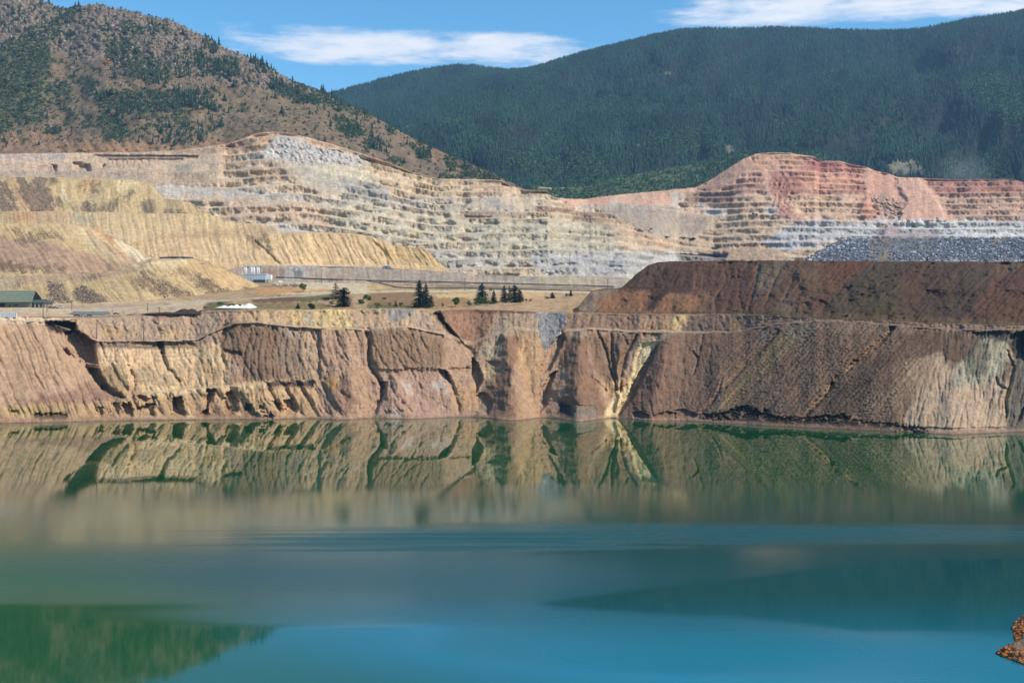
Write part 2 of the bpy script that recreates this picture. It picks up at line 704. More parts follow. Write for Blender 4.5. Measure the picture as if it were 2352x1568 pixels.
    l.new(M('ADD', M('ADD', M('MULTIPLY', ruff, 0.35), 0.04), M('MULTIPLY', p1, 0.6)), bp.inputs['Strength'])
    l.new(nb.outputs['Fac'], bp.inputs['Height'])
    l.new(bp.outputs[0], b.inputs['Normal'])
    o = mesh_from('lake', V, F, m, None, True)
    tag(o, 'still green and turquoise pit lake mirroring the banks and mountains', 'lake', kind='structure')


build_lake()


def water_dist(y):
    return CAM_Z * FOC / (y - HY)


# ================================================================== NEAR BANK (far shore of the lake)
XS = columns(-420, 2780, 2.0)
f_w = pl((-420, 968), (0, 972), (100, 970), (250, 966), (700, 961), (1000, 958), (1176, 957), (1400, 958), (1500, 962),
         (1620, 967), (1750, 977), (1900, 984), (2050, 991), (2200, 993), (2352, 992), (2800, 985))
f_rim = pl((-420, 735), (0, 738), (110, 740), (180, 768), (220, 783), (380, 784), (450, 782), (500, 760), (540, 744), (590, 742),
           (680, 752), (760, 756), (830, 758), (900, 752), (940, 753), (1020, 768), (1070, 792), (1090, 790), (1130, 772), (1180, 757),
           (1230, 760), (1260, 775), (1300, 763), (1350, 757), (1450, 763), (1520, 763), (1600, 765), (1680, 764), (1780, 747),
           (1880, 737), (1980, 742), (2100, 752), (2200, 759), (2352, 757), (2800, 760))
f_road = lambda x: f_rim(x) - pl((-400, 3), (180, 3), (500, 5), (1000, 5), (1070, 10), (1150, 8), (1600, 5), (1900, 3), (2400, 4))(x)
f_top = pl((-420, 722), (0, 726), (60, 727), (180, 733), (260, 728), (350, 722), (420, 717), (500, 713), (700, 711), (900, 708), (1000, 712),
           (1100, 711), (1200, 714), (1300, 718), (1500, 721), (1700, 721), (1800, 727), (1900, 733), (2100, 741), (2352, 749), (2800, 755))
_r0, _t0 = f_rim, f_top
f_rim = lambda x: _r0(x) + 3.2 * fbm(np.asarray(x) / 26, np.asarray(x) * 0 + 3.3, 4, 171)
f_top = lambda x: _t0(x) + 1.6 * fbm(np.asarray(x) / 22, np.asarray(x) * 0 + 8.1, 4, 172)
d_w = lambda x: water_dist(f_w(x))
d_rim = lambda x: d_w(x) + pl((-400, 70), (0, 80), (200, 85), (600, 78), (1000, 70), (1500, 80), (1700, 95), (2100, 90), (2400, 75))(x)
d_road = lambda x: d_rim(x) + pl((-400, 10), (600, 12), (1100, 16), (1500, 12), (2400, 12))(x)
d_top = lambda x: d_road(x) + np.maximum(3, (f_road(x) - f_top(x)) * 0.62)
lk = make_sheet('lake_bank', XS, [
    (lambda x: f_w(x) + 40, lambda x: d_w(x) - 14, 8),
    (f_w, d_w, 190),
    (f_rim, d_rim, 8),
    (f_road, d_road, 44),
    (f_top, d_top, 5),
    (lambda x: f_top(x) + 3, lambda x: d_top(x) + 14, 1)])


def bank_disp(s):
    px, py, T = s.px, s.py, s.T
    v = np.clip(T - 1, 0, 1)            # 0 at the water .. 1 at the rim
    on = sstep(0.0, 0.06, v) * sstep(4.0, 3.85, T)
    D = np.zeros_like(px)
    lower = (T < 2.0)
    lowm = sstep(2.15, 1.95, T)
    upm = 1 - lowm
    # large buttresses and bays
    D += lowm * 7.0 * fbm(px / 120, py / 300, 3, 5) * on
    # rills, in the run-off direction of each stretch of the bank
    wl_ = fbm(px / 55, py / 55, 3, 8) * 9

    def rill(K, sx, sy, seed, sharp=2.0):
        u = (px + wl_ - K * (py - 700))
        r = ridged(u / sx, py / sy, 2, seed)
        return r ** sharp
    ma = sstep(225, 195, px - 0.30 * (py - 800))                     # left fan
    mb = (1 - ma) * sstep(1010, 960, px)
    mc = sstep(960, 1010, px) * sstep(1650, 1600, px + 0.55 * (py - 860))
    md = sstep(1600, 1650, px + 0.55 * (py - 860)) * sstep(2140, 2080, px + 0.6 * (py - 860))
    me_ = sstep(2080, 2140, px + 0.6 * (py - 860))
    rl = ma * 1.3 * rill(0.42, 17, 260, 21, 3.5) + mb * (1.3 * rill(0.3, 21, 70, 22, 2.2) + 0.5 * rill(0.15, 8, 40, 28)) \
        + mc * (.75 * rill(0.0, 24, 90, 23, 3.0) + 0.40 * rill(0.0, 8, 50, 29)) \
        + md * (0.9 * rill(-0.95, 13, 120, 24, 1.6) + 0.6 * fbm(px / 6, py / 5, 3, 30)) \
        + me_ * (1.2 * rill(-0.12, 18, 110, 25, 1.8) + 0.5 * rill(0, 7, 60, 31))
    D += rl * 2.2 * on * (0.8 + 0.2 * lowm) + upm * on * (4.5 * (ridged((px + wl_) / 44, py / 60, 3, 45) - .5) + 2.2 * fbm(px / 11, py / 8, 3, 46))
    D += (fbm(px / 16, py / 12, 4, 9) * 1.6 + fbm(px / 5, py / 4, 2, 10) * 0.5) * on * (0.4 + 0.6 * (mb + mc) * lowm)
    # fluted undercut band along the water, left half
    fl = poly_mask(px, py, [(220, 912), (330, 908), (440, 896), (600, 880), (735, 876), (800, 905), (800, 962), (220, 966)], 6, 4)
    uu = px - 0.62 * (py - 880) + wl_ * 0.7
    D += fl * (ridged(uu / 34, py / 200, 1, 41) * 6.0 - 2.5 + 1.5 * ridged(uu / 13, py / 90, 2, 42)) * on
    fl2 = poly_mask(px, py, [(60, 925), (330, 912), (330, 966), (0, 970)], 5, 4)
    D += fl2 * (ridged((px - 0.4 * py + wl_) / 22, py / 120, 2, 43) * 3.2 - 1) * on

    def rec(code, pts, depth, soft=3, warp=3, sd=3):
        nonlocal D
        D = D + depth * poly_mask(px, py, tr(code, pts), soft, warp, 9.0, sd)

    def gul(code, pts, w, depth, warp=4, taper=True):
        nonlocal D
        q = tr(code, pts)
        x = px + warp * fbm(px / 11, py / 11, 3, 61)
        y = py + warp * fbm(px / 11 + 4, py / 11, 3, 62)
        d, f, sd = seg_dist(x, y, q)
        ww = w * (0.6 + 0.6 * np.sin(np.clip(f, 0, 1) * np.pi)) if taper else w
        D = D + depth * np.exp(-(d / ww) ** 2)
    # ledge on the left: rock strip above it steps back
    ledge = poly_mask(px, py, [(300, 903), (450, 892), (600, 879), (735, 872), (735, 700), (300, 700)], 4, 2)
    D += 6.0 * ledge * lowm
    # great gully on the left
    rec('P', [(104, 740), (172, 738), (175, 762), (215, 785), (222, 835), (196, 835), (165, 803), (138, 775)], 20, 4, 5)
    rec('A', [(440, 250), (520, 240), (640, 310), (645, 440), (600, 455), (520, 425), (450, 335)], 15, 2.2, 4)
    rec('A', [(600, 500), (660, 500), (700, 560), (740, 640), (700, 640), (640, 580)], 8, 2.2, 5)
    gul('A', [(440, 380), (560, 470), (650, 560), (700, 640), (830, 690)], 9, 11)
    rec('A', [(570, 470), (650, 480), (740, 630), (690, 640), (600, 560)], 8, 3, 5)
    # dark strata and slots of the upper left wall
    rec('A', [(640, 318), (1300, 322), (1310, 350), (1100, 345), (1040, 362), (640, 345)], 3.0, 2, 3)
    rec('A', [(1058, 318), (1104, 320), (1110, 400), (1085, 405)], 9, 2, 2)
    gul('A', [(1095, 390), (1105, 440), (1130, 500), (1210, 585)], 4.5, 6)
    gul('A', [(860, 470), (905, 560), (910, 640)], 4, 4)
    gul('A', [(760, 470), (790, 560), (900, 690)], 5, 4)
    gul('A', [(680, 330), (700, 400), (720, 440)], 3, 3)
    rec('A', [(1515, 370), (1625, 385), (1628, 415), (1560, 405), (1515, 390)], 4, 2, 4)
    rec('A', [(1495, 210), (1540, 190), (1520, 300), (1500, 330)], 3, 3, 4)
    gul('A', [(1490, 320), (1500, 420), (1525, 500)], 4, 3)
    for k in range(10):
        x0 = 1660 + k * 42
        gul('A', [(x0 + 30, 260), (x0 - 10 + k * 3, 400), (x0 - 20 + k * 9, 570)], 2.4, 1.9, 3)
    gul('A', [(1040, 180), (1065, 220), (1085, 290)], 4, 4)
    gul('A', [(2100, 250), (2140, 350), (2220, 540)], 3, 3)
    gul('A', [(2270, 250), (2290, 330), (2352, 440)], 3, 3)
    # slots under the ledge
    for pts, dp in (([(832, 730), (885, 735), (895, 790), (880, 850), (832, 850)], 8),
                    ([(925, 680), (1050, 692), (1040, 725), (935, 715)], 4),
                    ([(930, 760), (1040, 735), (1042, 842), (975, 830)], 7),
                    ([(1170, 700), (1220, 690), (1262, 830), (1250, 848), (1160, 848)], 12),
                    ([(1400, 640), (1456, 640), (1415, 750), (1375, 840), (1350, 840), (1395, 740)], 9),
                    ([(1360, 800), (1410, 785), (1405, 850), (1350, 850)], 7),
                    ([(1520, 670), (1560, 650), (1605, 720), (1605, 800), (1555, 800), (1520, 770)], 8),
                    ([(1662, 740), (1705, 735), (1705, 782), (1665, 778)], 6),
                    ([(1745, 740), (1775, 740), (1775, 790), (1750, 790)], 5),
                    ([(1780, 810), (1840, 810), (1840, 832), (1780, 832)], 4),
                    ([(1840, 715), (1895, 735), (1895, 800), (1852, 790)], 7),
                    ([(1920, 715), (1965, 715), (2002, 790), (1990, 830), (1930, 830)], 8),
                    ([(1800, 590), (2120, 582), (2115, 618), (1990, 622), (1800, 612)], 3.5),
                    ([(225, 805), (450, 805), (458, 832), (228, 832)], 3.5),
                    ([(60, 780), (120, 780), (120, 800), (60, 800)], 2),
                    ([(750, 740), (800, 730), (800, 800), (760, 800)], 5),
                    ([(665, 760), (695, 755), (690, 850), (670, 850)], 4)):
        rec('A', pts, dp * 1.25, 3.0, 8)
    # ---- middle
    rec('B', [(235, 228), (290, 228), (290, 275), (262, 285)], 6, 2, 2)
    gul('B', [(260, 260), (283, 310), (280, 400), (292, 500), (345, 575), (372, 620), (358, 700), (305, 800)], 5, 8, 4, False)
    rec('B', [(350, 600), (400, 590), (395, 650), (360, 720)], 6, 3, 4)
    D -= 3.2 * poly_mask(px, py, tr('B', [(300, 262), (500, 222), (780, 292), (800, 380), (770, 500), (540, 492), (350, 500), (290, 420)]), 7, 6)
    D += 1.0 * poly_mask(px, py, tr('B', [(330, 505), (760, 505), (760, 560), (520, 580), (360, 540)]), 7, 6)
    rec('B', [(505, 213), (780, 272), (782, 292), (620, 268), (520, 238)], 4, 1.5, 1.5)
    rec('B', [(750, 500), (805, 515), (830, 590), (770, 560)], 8, 3, 3)
    gul('B', [(800, 520), (850, 640), (885, 760), (890, 800)], 5, 5)
    gul('B', [(430, 620), (470, 690), (560, 770)], 5, 3)
    rec('B', [(715, 122), (756, 108), (790, 180), (870, 270), (915, 325), (890, 322), (800, 235)], 8, 2.5, 2)
    gul('B', [(915, 335), (990, 400), (975, 450)], 5, 4)
    rec('B', [(974, 425), (1012, 460), (1052, 572), (1022, 620), (1006, 662), (998, 600), (972, 560)], 12, 2, 2)
    rec('B', [(820, 500), (975, 490), (975, 545), (860, 548)], 3, 6, 9)
    rec('B', [(1000, 680), (1060, 660), (1112, 715), (1082, 800), (1015, 775)], 6, 4, 4)
    rec('B', [(1072, 448), (1165, 452), (1165, 480), (1100, 475)], 3, 2, 3)

    def cone(code, apex, base, h, w0, w1):
        """ridge that widens downwards"""
        nonlocal D
        q = tr(code, [apex, base])
        yy = np.clip((py - q[0][1]) / (q[1][1] - q[0][1]), 0, 1)
        cxl = q[0][0] + (q[1][0] - q[0][0]) * yy
        w = (w0 + (w1 - w0) * yy)
        dd = np.abs(px + wl_ * 1.1 + 16 * fbm(py / 55, px / 140, 3, int(abs(apex[0])) % 97) - cxl) / w
        dd = np.where(dd < .18, dd * dd / .36 + .09, dd)
        D = D - h * (.3 + .8 * yy) * np.maximum(0, 1 - dd) ** 1.25 * sstep(q[0][1] - 12, q[0][1] + 6, py) * lowm
    cone('B', (1215, 262), (1225, 830), 30, 12, 88)
    cone('B', (1240, 540), (1270, 830), 12, 4, 58)
    cone('B', (1690, 240), (1700, 830), 36, 14, 100)
    cone('B', (1700, 600), (1700, 830), 10, 4, 50)
    cone('B', (440, 540), (560, 830), 17, 8, 110)
    cone('B', (130, 250), (150, 830), 14, 20, 62)
    cone('B', (1980, 250), (1965, 640), 3, 30, 20)
    cone('B', (2330, 250), (2150, 830), 18, 24, 85)
    cone('C', (420, 240), (180, 830), 8, 60, 110)
    cone('A', (1760, 230), (1790, 580), 9, 26, 62)
    cone('A', (2250, 420), (2250, 840), 10, 20, 50)
    cone('B', (1990, 250), (1960, 600), 5, 14, 5)
    cone('C', (1900, 560), (1860, 930), 16, 16, 150)
    rec('B', [(1588, 250), (1602, 290), (1560, 385), (1500, 505), (1443, 535), (1458, 450), (1500, 340)], 9, 3, 4)
    rec('B', [(1500, 540), (1545, 515), (1502, 620), (1482, 740), (1430, 792), (1408, 782), (1428, 680)], 9, 3, 4)
    gul('B', [(1740, 280), (1745, 420), (1790, 560), (1880, 640)], 3, 3.5)
    gul('B', [(1818, 240), (1880, 380), (1900, 480), (1945, 600), (1962, 665)], 3, 5)
    gul('B', [(1918, 260), (1922, 450), (1960, 585)], 3, 4.5)
    gul('B', [(1990, 270), (2030, 340), (1990, 420)], 3, 3)
    gul('B', [(2090, 270), (2012, 400), (1980, 545), (1975, 660)], 4, 6)
    rec('B', [(2125, 255), (2250, 262), (2240, 300), (2140, 290)], 4, 2, 4)
    rec('B', [(2230, 330), (2120, 490), (2056, 610), (2040, 660), (1945, 795), (1960, 810), (2060, 700), (2130, 560), (2200, 420)], 7, 2.5, 3)
    # pale chute bed
    D += 5 * poly_mask(px, py, tr('B', [(2230, 320), (2130, 330), (2080, 420), (2070, 540), (2030, 600), (1950, 640), (1900, 780), (1960, 820), (2050, 660), (2130, 480)]), 5, 2)
    rec('B', [(1560, 740), (1640, 740), (1650, 790), (1570, 780)], 4, 3, 4)
    rec('B', [(1690, 725), (1800, 735), (1830, 800), (1690, 800)], 3, 3, 5)
    rec('B', [(2060, 790), (2110, 780), (2170, 800), (2165, 822), (2070, 822)], 4, 2, 3)
    rec('B', [(2200, 800), (2290, 780), (2352, 800), (2352, 825), (2200, 825)], 4, 2, 3)
    # ---- right
    gul('C', [(120, 380), (150, 440), (120, 540)], 2.5, 3)
    gul('C', [(185, 270), (150, 430)], 2.5, 3)
    gul('C', [(310, 560), (290, 640), (240, 740)], 2.5, 2.5)
    gul('C', [(690, 250), (535, 420), (430, 520), (300, 650), (150, 820)], 4, 4, 3, False)
    crack = [(1470, 215), (1380, 315), (1290, 390), (1200, 470), (1060, 590), (1000, 680), (930, 745), (880, 820), (858, 885)]
    gul('C', crack, 5.5, 6.5, 4, False)
    rec('C', [(1440, 215), (1478, 212), (1470, 240), (1445, 245)], 5, 2, 1)
    rec('C', [(1195, 435), (1232, 440), (1228, 456), (1195, 452)], 5, 1.5, 1)
    rec('C', [(1045, 590), (1070, 590), (1070, 620), (1040, 640)], 5, 1.5, 1)
    gul('C', [(2240, 380), (2280, 480), (2260, 600), (2225, 700), (2235, 830)], 3.5, 6)
    rec('C', [(2260, 270), (2352, 245), (2352, 440), (2290, 430), (2245, 350)], 7, 3, 5)
    rec('C', [(2000, 255), (2250, 245), (2250, 262), (2170, 290), (2080, 290), (2030, 285)], 4, 2, 4)
    gul('C', [(2165, 560), (2180, 610), (2240, 640)], 3, 4)
    gul('C', [(2350, 760), (2300, 880)], 3, 4)
    D += 3.5 * poly_mask(px, py, tr('C', [(1620, 640), (2250, 600), (2250, 925), (1500, 900)]), 14, 10) * sstep(0, .2, v) * 0
    # undercut toe of dark muck along the right shore
    toe = poly_mask(px, py, tr('C', [(190, 800), (330, 790), (430, 745), (530, 760), (560, 790), (600, 770), (660, 820), (850, 830),
                                     (960, 820), (1130, 805), (1220, 850), (1500, 870), (1640, 888), (1700, 910), (1700, 935), (1500, 920),
                                     (900, 890), (560, 860), (190, 838)]), 2.5, 7, 7.0)
    toe = toe * sstep(-.22, .1, fbm(px / 15, py / 9, 3, 67) + .12)
    D += toe * (2.4 + 4.5 * (ridged((px + .9 * py) / 9, py / 7, 2, 66) - .4))
    toe2 = poly_mask(px, py, tr('C', [(1620, 885), (2300, 895), (2300, 905), (1650, 900)]), 2, 2)
    D += toe2 * 2
    toe3 = poly_mask(px, py, tr('C', [(-10, 775), (60, 772), (140, 805), (140, 830), (-10, 815)]), 2, 3)
    D += toe3 * 3
    s.toe, s.toe2 = toe, toe2
    # narrow beach at the water line
    nb = sstep(0.10, 0.02, v) * (T >= 1)
    D = np.where(D < 0, D * sstep(.3, .9, T) * sstep(4.0, 3.85, T), D * (1 - 0.75 * nb) * on)
    return D


def build_bank():
    s = lk
    D = bank_disp(s)
    px0, py0 = s.px.copy(), s.py.copy()
    s.Y = s.Y + D
    s.X = (px0 - CX) / FOC * s.Y     # the cut keeps its line of sight on the plan
    s.Z = s.Z + 0.10 * D * 0
    # small relief in height
    s.Z = s.Z + 0.25 * fbm(s.X / 3, s.Y / 3, 3, 77) * (s.T > 2)
    px, py, T = px0, py0, s.T
    n = px.shape
    C = np.zeros(n + (3,), np.float32) + lin((176, 142, 114))[None, None]
    W = dict(soft=9, warp=14, wscale=25.0)
    # broad ground colours, left to right
    paint(C, px, py, 'P', [(-420, 700), (215, 735), (240, 905), (0, 960), (-420, 975)], (186, 150, 118), **W)
    paint(C, px, py, 'P', [(215, 795), (520, 790), (520, 890), (320, 905), (250, 900)], (206, 172, 128), **W)
    paint(C, px, py, 'A', [(700, 350), (1040, 365), (1040, 460), (700, 450)], (218, 182, 138), soft=6, warp=8)
    paint(C, px, py, 'A', [(1120, 370), (1420, 380), (1480, 470), (1120, 460)], (216, 182, 138), soft=6, warp=8)
    paint(C, px, py, 'A', [(640, 312), (1350, 318), (1330, 352), (1040, 360), (640, 350)], (138, 112, 86), soft=3, warp=5)
    paint(C, px, py, 'A', [(660, 500), (780, 480), (900, 640), (900, 690), (740, 650)], (168, 138, 100), soft=5, warp=8)
    paint(C, px, py, 'A', [(920, 500), (1010, 500), (1060, 600), (930, 640)], (182, 154, 120), soft=5, warp=8, amt=.8)
    paint(C, px, py, 'A', [(1080, 540), (1180, 560), (1220, 640), (1080, 630)], (190, 160, 122), soft=5, warp=8, amt=.8)
    paint(C, px, py, 'A', [(1330, 440), (1520, 490), (1500, 570), (1380, 560)], (194, 160, 114), soft=6, warp=8)
    paint(C, px, py, 'A', [(1480, 250), (1530, 190), (1640, 190), (1760, 195), (1890, 205), (1990, 225), (2040, 440), (2090, 570), (1660, 580), (1620, 430), (1510, 380)],
          (134, 106, 84), soft=6, warp=8)
    paint(C, px, py, 'A', [(1900, 230), (2000, 235), (2060, 500), (2050, 580), (1940, 580), (1880, 400)], (150, 128, 108), soft=8, warp=6, amt=.7)
    paint(C, px, py, 'A', [(1890, 195), (1970, 200), (2010, 240), (1990, 290), (1900, 240)], (158, 140, 120), soft=5, warp=5)
    paint(C, px, py, 'A', [(2010, 230), (2352, 240), (2352, 560), (2100, 560)], (188, 156, 124), **W)
    paint(C, px, py, 'A', [(100, 1000), (100, 770), (420, 700), (760, 650), (930, 640), (1480, 640), (2130, 570), (2330, 570), (2352, 850), (100, 870)],
          (186, 150, 108), **W)
    paint(C, px, py, 'A', [(930, 600), (1300, 640), (1700, 590), (2100, 575), (2100, 590), (1480, 645), (1000, 690)], (212, 180, 134), soft=3, warp=3)
    paint(C, px, py, 'A', [(300, 680), (460, 660), (600, 590), (850, 700), (700, 710), (400, 740), (60, 775), (60, 760)], (160, 124, 100), soft=5, warp=9)
    paint(C, px, py, 'A', [(225, 740), (450, 730), (460, 870), (225, 870)], (176, 146, 100), soft=5, warp=8)
    paint(C, px, py, 'A', [(0, 770), (230, 740), (230, 870), (0, 880)], (186, 156, 106), soft=5, warp=8)
    paint(C, px, py, 'A', [(0, 825), (1000, 835), (1000, 870), (0, 885)], (176, 134, 102), soft=3, warp=5, amt=.7)
    paint(C, px, py, 'A', [(1300, 780), (1900, 780), (1900, 850), (1300, 850)], (148, 112, 88), soft=8, warp=8, amt=.7)
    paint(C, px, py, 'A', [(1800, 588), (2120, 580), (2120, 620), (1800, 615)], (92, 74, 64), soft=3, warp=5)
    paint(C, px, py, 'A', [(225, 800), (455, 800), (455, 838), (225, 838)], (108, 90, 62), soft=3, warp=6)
    # a few ochre and grey washes
    for pts, c in (([(1560, 640), (1640, 800), (1600, 810), (1520, 660)], (204, 164, 116)), ([(1680, 620), (1800, 830), (1760, 830), (1660, 650)], (206, 170, 122)),
                   ([(1760, 610), (1900, 760), (1930, 840), (1880, 800)], (208, 172, 126)), ([(1900, 610), (2060, 830), (2020, 830), (1880, 650)], (200, 166, 122)),
                   ([(1190, 670), (1330, 830), (1260, 830), (1230, 760)], (216, 178, 128)), ([(2180, 640), (2240, 720), (2300, 830), (2250, 820)], (178, 172, 164))):
        paint(C, px, py, 'A', pts, c, soft=3, warp=4, amt=.8)
    # middle bank
    paint(C, px, py, 'B', [(-60, 240), (270, 240), (350, 560), (340, 830), (-60, 850)], (180, 144, 114), **W)
    paint(C, px, py, 'B', [(0, 560), (60, 560), (50, 640), (0, 640)], (170, 128, 76), soft=4, warp=5)
    paint(C, px, py, 'B', [(50, 620), (130, 560), (200, 720), (130, 820), (60, 760)], (152, 118, 94), soft=6, warp=9)
    paint(C, px, py, 'B', [(300, 262), (500, 222), (780, 292), (800, 380), (770, 500), (540, 492), (350, 500), (290, 420)], (152, 120, 92), soft=5, warp=6)
    paint(C, px, py, 'B', [(330, 505), (820, 505), (900, 830), (330, 830)], (178, 142, 118), **W)
    for pts in ([(500, 590), (560, 600), (560, 660), (530, 650)], [(700, 600), (760, 600), (760, 630), (720, 630)], [(440, 790), (490, 780), (490, 822), (450, 822)],
                [(760, 560), (800, 600), (830, 680), (800, 660)]):
        paint(C, px, py, 'B', pts, (200, 186, 176), soft=6, warp=8, amt=.7)
    paint(C, px, py, 'B', [(820, 590), (1000, 620), (1000, 800), (860, 760)], (186, 146, 106), soft=6, warp=10)
    paint(C, px, py, 'B', [(1000, 380), (1130, 290), (1090, 380), (1010, 430)], (160, 140, 116), soft=5, warp=5)
    paint(C, px, py, 'B', [(1060, 500), (1160, 490), (1100, 580), (1060, 570)], (206, 176, 124), soft=4, warp=5)
    paint(C, px, py, 'B', [(1080, 330), (1110, 330), (1110, 420), (1080, 440)], (186, 170, 130), soft=4, warp=4)
    paint(C, px, py, 'B', [(1130, 260), (1290, 240), (1300, 420), (1240, 560), (1320, 830), (1080, 830), (1060, 640), (1190, 500), (1190, 360)], (148, 112, 86), soft=5, warp=8)
    paint(C, px, py, 'B', [(1290, 250), (1430, 270), (1470, 400), (1440, 560), (1410, 700), (1330, 640), (1290, 480)], (186, 148, 106), soft=5, warp=8)
    paint(C, px, py, 'B', [(1300, 640), (1420, 700), (1420, 820), (1280, 820)], (180, 144, 108), soft=5, warp=8)
    paint(C, px, py, 'B', [(1600, 260), (1750, 250), (1760, 450), (1900, 830), (1560, 830), (1640, 520), (1560, 470)], (140, 106, 82), soft=5, warp=8)
    paint(C, px, py, 'B', [(1760, 270), (2080, 270), (1970, 560), (1900, 600), (1800, 500)], (138, 108, 84), soft=5, warp=6)
    paint(C, px, py, 'B', [(1850, 600), (2060, 560), (2030, 650), (1940, 700), (1880, 660)], (196, 156, 104), soft=4, warp=6)
    paint(C, px, py, 'B', [(1640, 780), (1700, 735), (1790, 740), (1850, 815), (1690, 822)], (134, 124, 108), soft=5, warp=14, amt=.8)
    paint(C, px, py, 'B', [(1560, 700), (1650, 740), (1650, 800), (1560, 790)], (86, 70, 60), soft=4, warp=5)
    paint(C, px, py, 'B', [(1640, 232), (1740, 235), (1740, 280), (1630, 285)], (154, 134, 110), soft=5, warp=4)
    paint(C, px, py, 'B', [(2240, 300), (2130, 320), (2080, 420), (2062, 540), (2020, 610), (1950, 680), (1880, 780), (1860, 830), (1960, 830), (2060, 660), (2130, 490)],
          (226, 200, 146), soft=3, warp=3)
    paint(C, px, py, 'B', [(2240, 320), (2352, 260), (2352, 830), (1960, 830), (2050, 660), (2130, 480)], (132, 100, 80), soft=3, warp=3)
    # right bank
    paint(C, px, py, 'C', [(-30, 250), (690, 245), (530, 410), (300, 640), (150, 830), (-40, 830)], (134, 104, 84), soft=4, warp=5)
    paint(C, px, py, 'C', [(575, 245), (680, 240), (600, 330), (570, 300)], (134, 118, 102), soft=5, warp=5)
    paint(C, px, py, 'C', [(500, 400), (540, 400), (200, 780), (160, 810)], (160, 124, 92), soft=5, warp=4, amt=.8)
    paint(C, px, py, 'C', [(700, 225), (1480, 205), (1700, 240), (2400, 240), (2400, 960), (850, 900), (150, 840), (300, 640), (530, 410)], (130, 104, 84), soft=4, warp=5)
    paint(C, px, py, 'C', [(720, 240), (900, 230), (700, 420), (340, 790), (220, 800)], (140, 118, 84), soft=10, warp=8, amt=.8)
    paint(C, px, py, 'C', [(770, 190), (1000, 190), (820, 300), (760, 260)], (150, 128, 106), soft=8, warp=8)
    paint(C, px, py, 'C', [(1000, 195), (1700, 225), (1700, 260), (1000, 240)], (142, 118, 98), soft=6, warp=8, amt=.8)
    paint(C, px, py, 'C', [(1500, 270), (1950, 250), (1960, 500), (1700, 420), (1560, 500)], (112, 88, 70), soft=10, warp=8)
    paint(C, px, py, 'C', [(1300, 430), (1500, 380), (1330, 600), (1130, 830), (1000, 800), (1000, 720)], (106, 86, 70), soft=10, warp=10)
    paint(C, px, py, 'C', [(1560, 470), (1780, 400), (1900, 560), (2000, 600), (2250, 580), (2225, 920), (1600, 900), (1540, 860), (1620, 700)], (188, 160, 132), soft=9, warp=10)
    paint(C, px, py, 'C', [(1760, 460), (1720, 600), (1330, 860), (1240, 850), (1450, 620), (1600, 420)], (150, 124, 96), soft=12, warp=10, amt=.7)
    paint(C, px, py, 'C', [(2080, 290), (2230, 260), (2250, 400), (2180, 560), (2080, 600), (1880, 610), (1870, 500), (2000, 430)], (172, 162, 136), soft=7, warp=12)
    paint(C, px, py, 'C', [(2000, 300), (2110, 330), (2110, 440), (2090, 540), (2000, 540), (1990, 400)], (104, 98, 82), soft=6, warp=12, amt=.8)
    paint(C, px, py, 'C', [(2000, 240), (2260, 240), (2240, 310), (2040, 290)], (84, 80, 70), soft=5, warp=8)
    paint(C, px, py, 'C', [(2260, 270), (2400, 230), (2400, 960), (2240, 920), (2235, 700), (2290, 500)], (116, 106, 92), soft=5, warp=8)
    paint(C, px, py, 'C', [(2290, 260), (2400, 240), (2400, 400), (2320, 400), (2260, 340)], (66, 64, 62), soft=5, warp=8)
    stroke(C, px, py, 'C', [(2255, 380), (2285, 480), (2262, 600), (2228, 700), (2238, 830)], (198, 172, 128), 3.5)
    stroke(C, px, py, 'C', [(1450, 235), (1380, 318), (1300, 390), (1200, 475), (1150, 510), (1060, 600), (1000, 685), (930, 750), (880, 825), (858, 880)], (176, 140, 106), 4.2)
    # upper slope, between the bench road and the flat
    paint(C, px, py, 'P', [(-400, 700), (100, 720), (180, 735), (110, 742), (-400, 738)], (216, 188, 152), soft=3, warp=3)
    paint(C, px, py, 'A', [(500, 140), (1500, 100), (1500, 200), (1400, 330), (660, 315), (520, 250)], (180, 150, 122), **W)
    paint(C, px, py, 'A', [(690, 210), (800, 230), (860, 280), (700, 280)], (192, 158, 112), soft=8, warp=8, amt=.8)
    paint(C, px, py, 'A', [(1100, 240), (1200, 240), (1220, 310), (1100, 300)], (192, 158, 112), soft=8, warp=8, amt=.8)
    paint(C, px, py, 'A', [(300, 175), (505, 175), (510, 240), (480, 260), (400, 260), (330, 230)], (66, 54, 44), soft=3, warp=6, wscale=8)
    paint(C, px, py, 'A', [(1040, 130), (1220, 130), (1200, 152), (1040, 152)], (160, 102, 72), soft=3, warp=6, amt=.8)
    paint(C, px, py, 'A', [(1920, 105), (2352, 105), (2352, 215), (2000, 210)], (204, 172, 118), soft=6, warp=8)
    paint(C, px, py, 'A', [(1610, 130), (1900, 110), (1940, 195), (1700, 190)], (192, 160, 120), soft=8, warp=8)
    paint(C, px, py, 'A', [(2050, 130), (2100, 120), (2110, 200), (2050, 200)], (180, 166, 140), soft=4, warp=6)
    paint(C, px, py, 'B', [(-20, 95), (130, 95), (200, 215), (-20, 215)], (210, 180, 122), soft=6, warp=8)
    paint(C, px, py, 'B', [(130, 100), (420, 92), (720, 110), (740, 215), (480, 205), (180, 215)], (190, 158, 122), soft=8, warp=8)
    paint(C, px, py, 'B', [(400, 105), (470, 90), (590, 98), (600, 110), (590, 130), (450, 180), (400, 175)], (158, 146, 136), soft=4, warp=6)
    paint(C, px, py, 'B', [(590, 130), (650, 130), (700, 180), (650, 215), (590, 190)], (162, 144, 128), soft=6, warp=8, amt=.7)
    paint(C, px, py, 'B', [(715, 122), (756, 106), (800, 180), (915, 325), (890, 324), (800, 240)], (74, 56, 46), soft=3, warp=3)
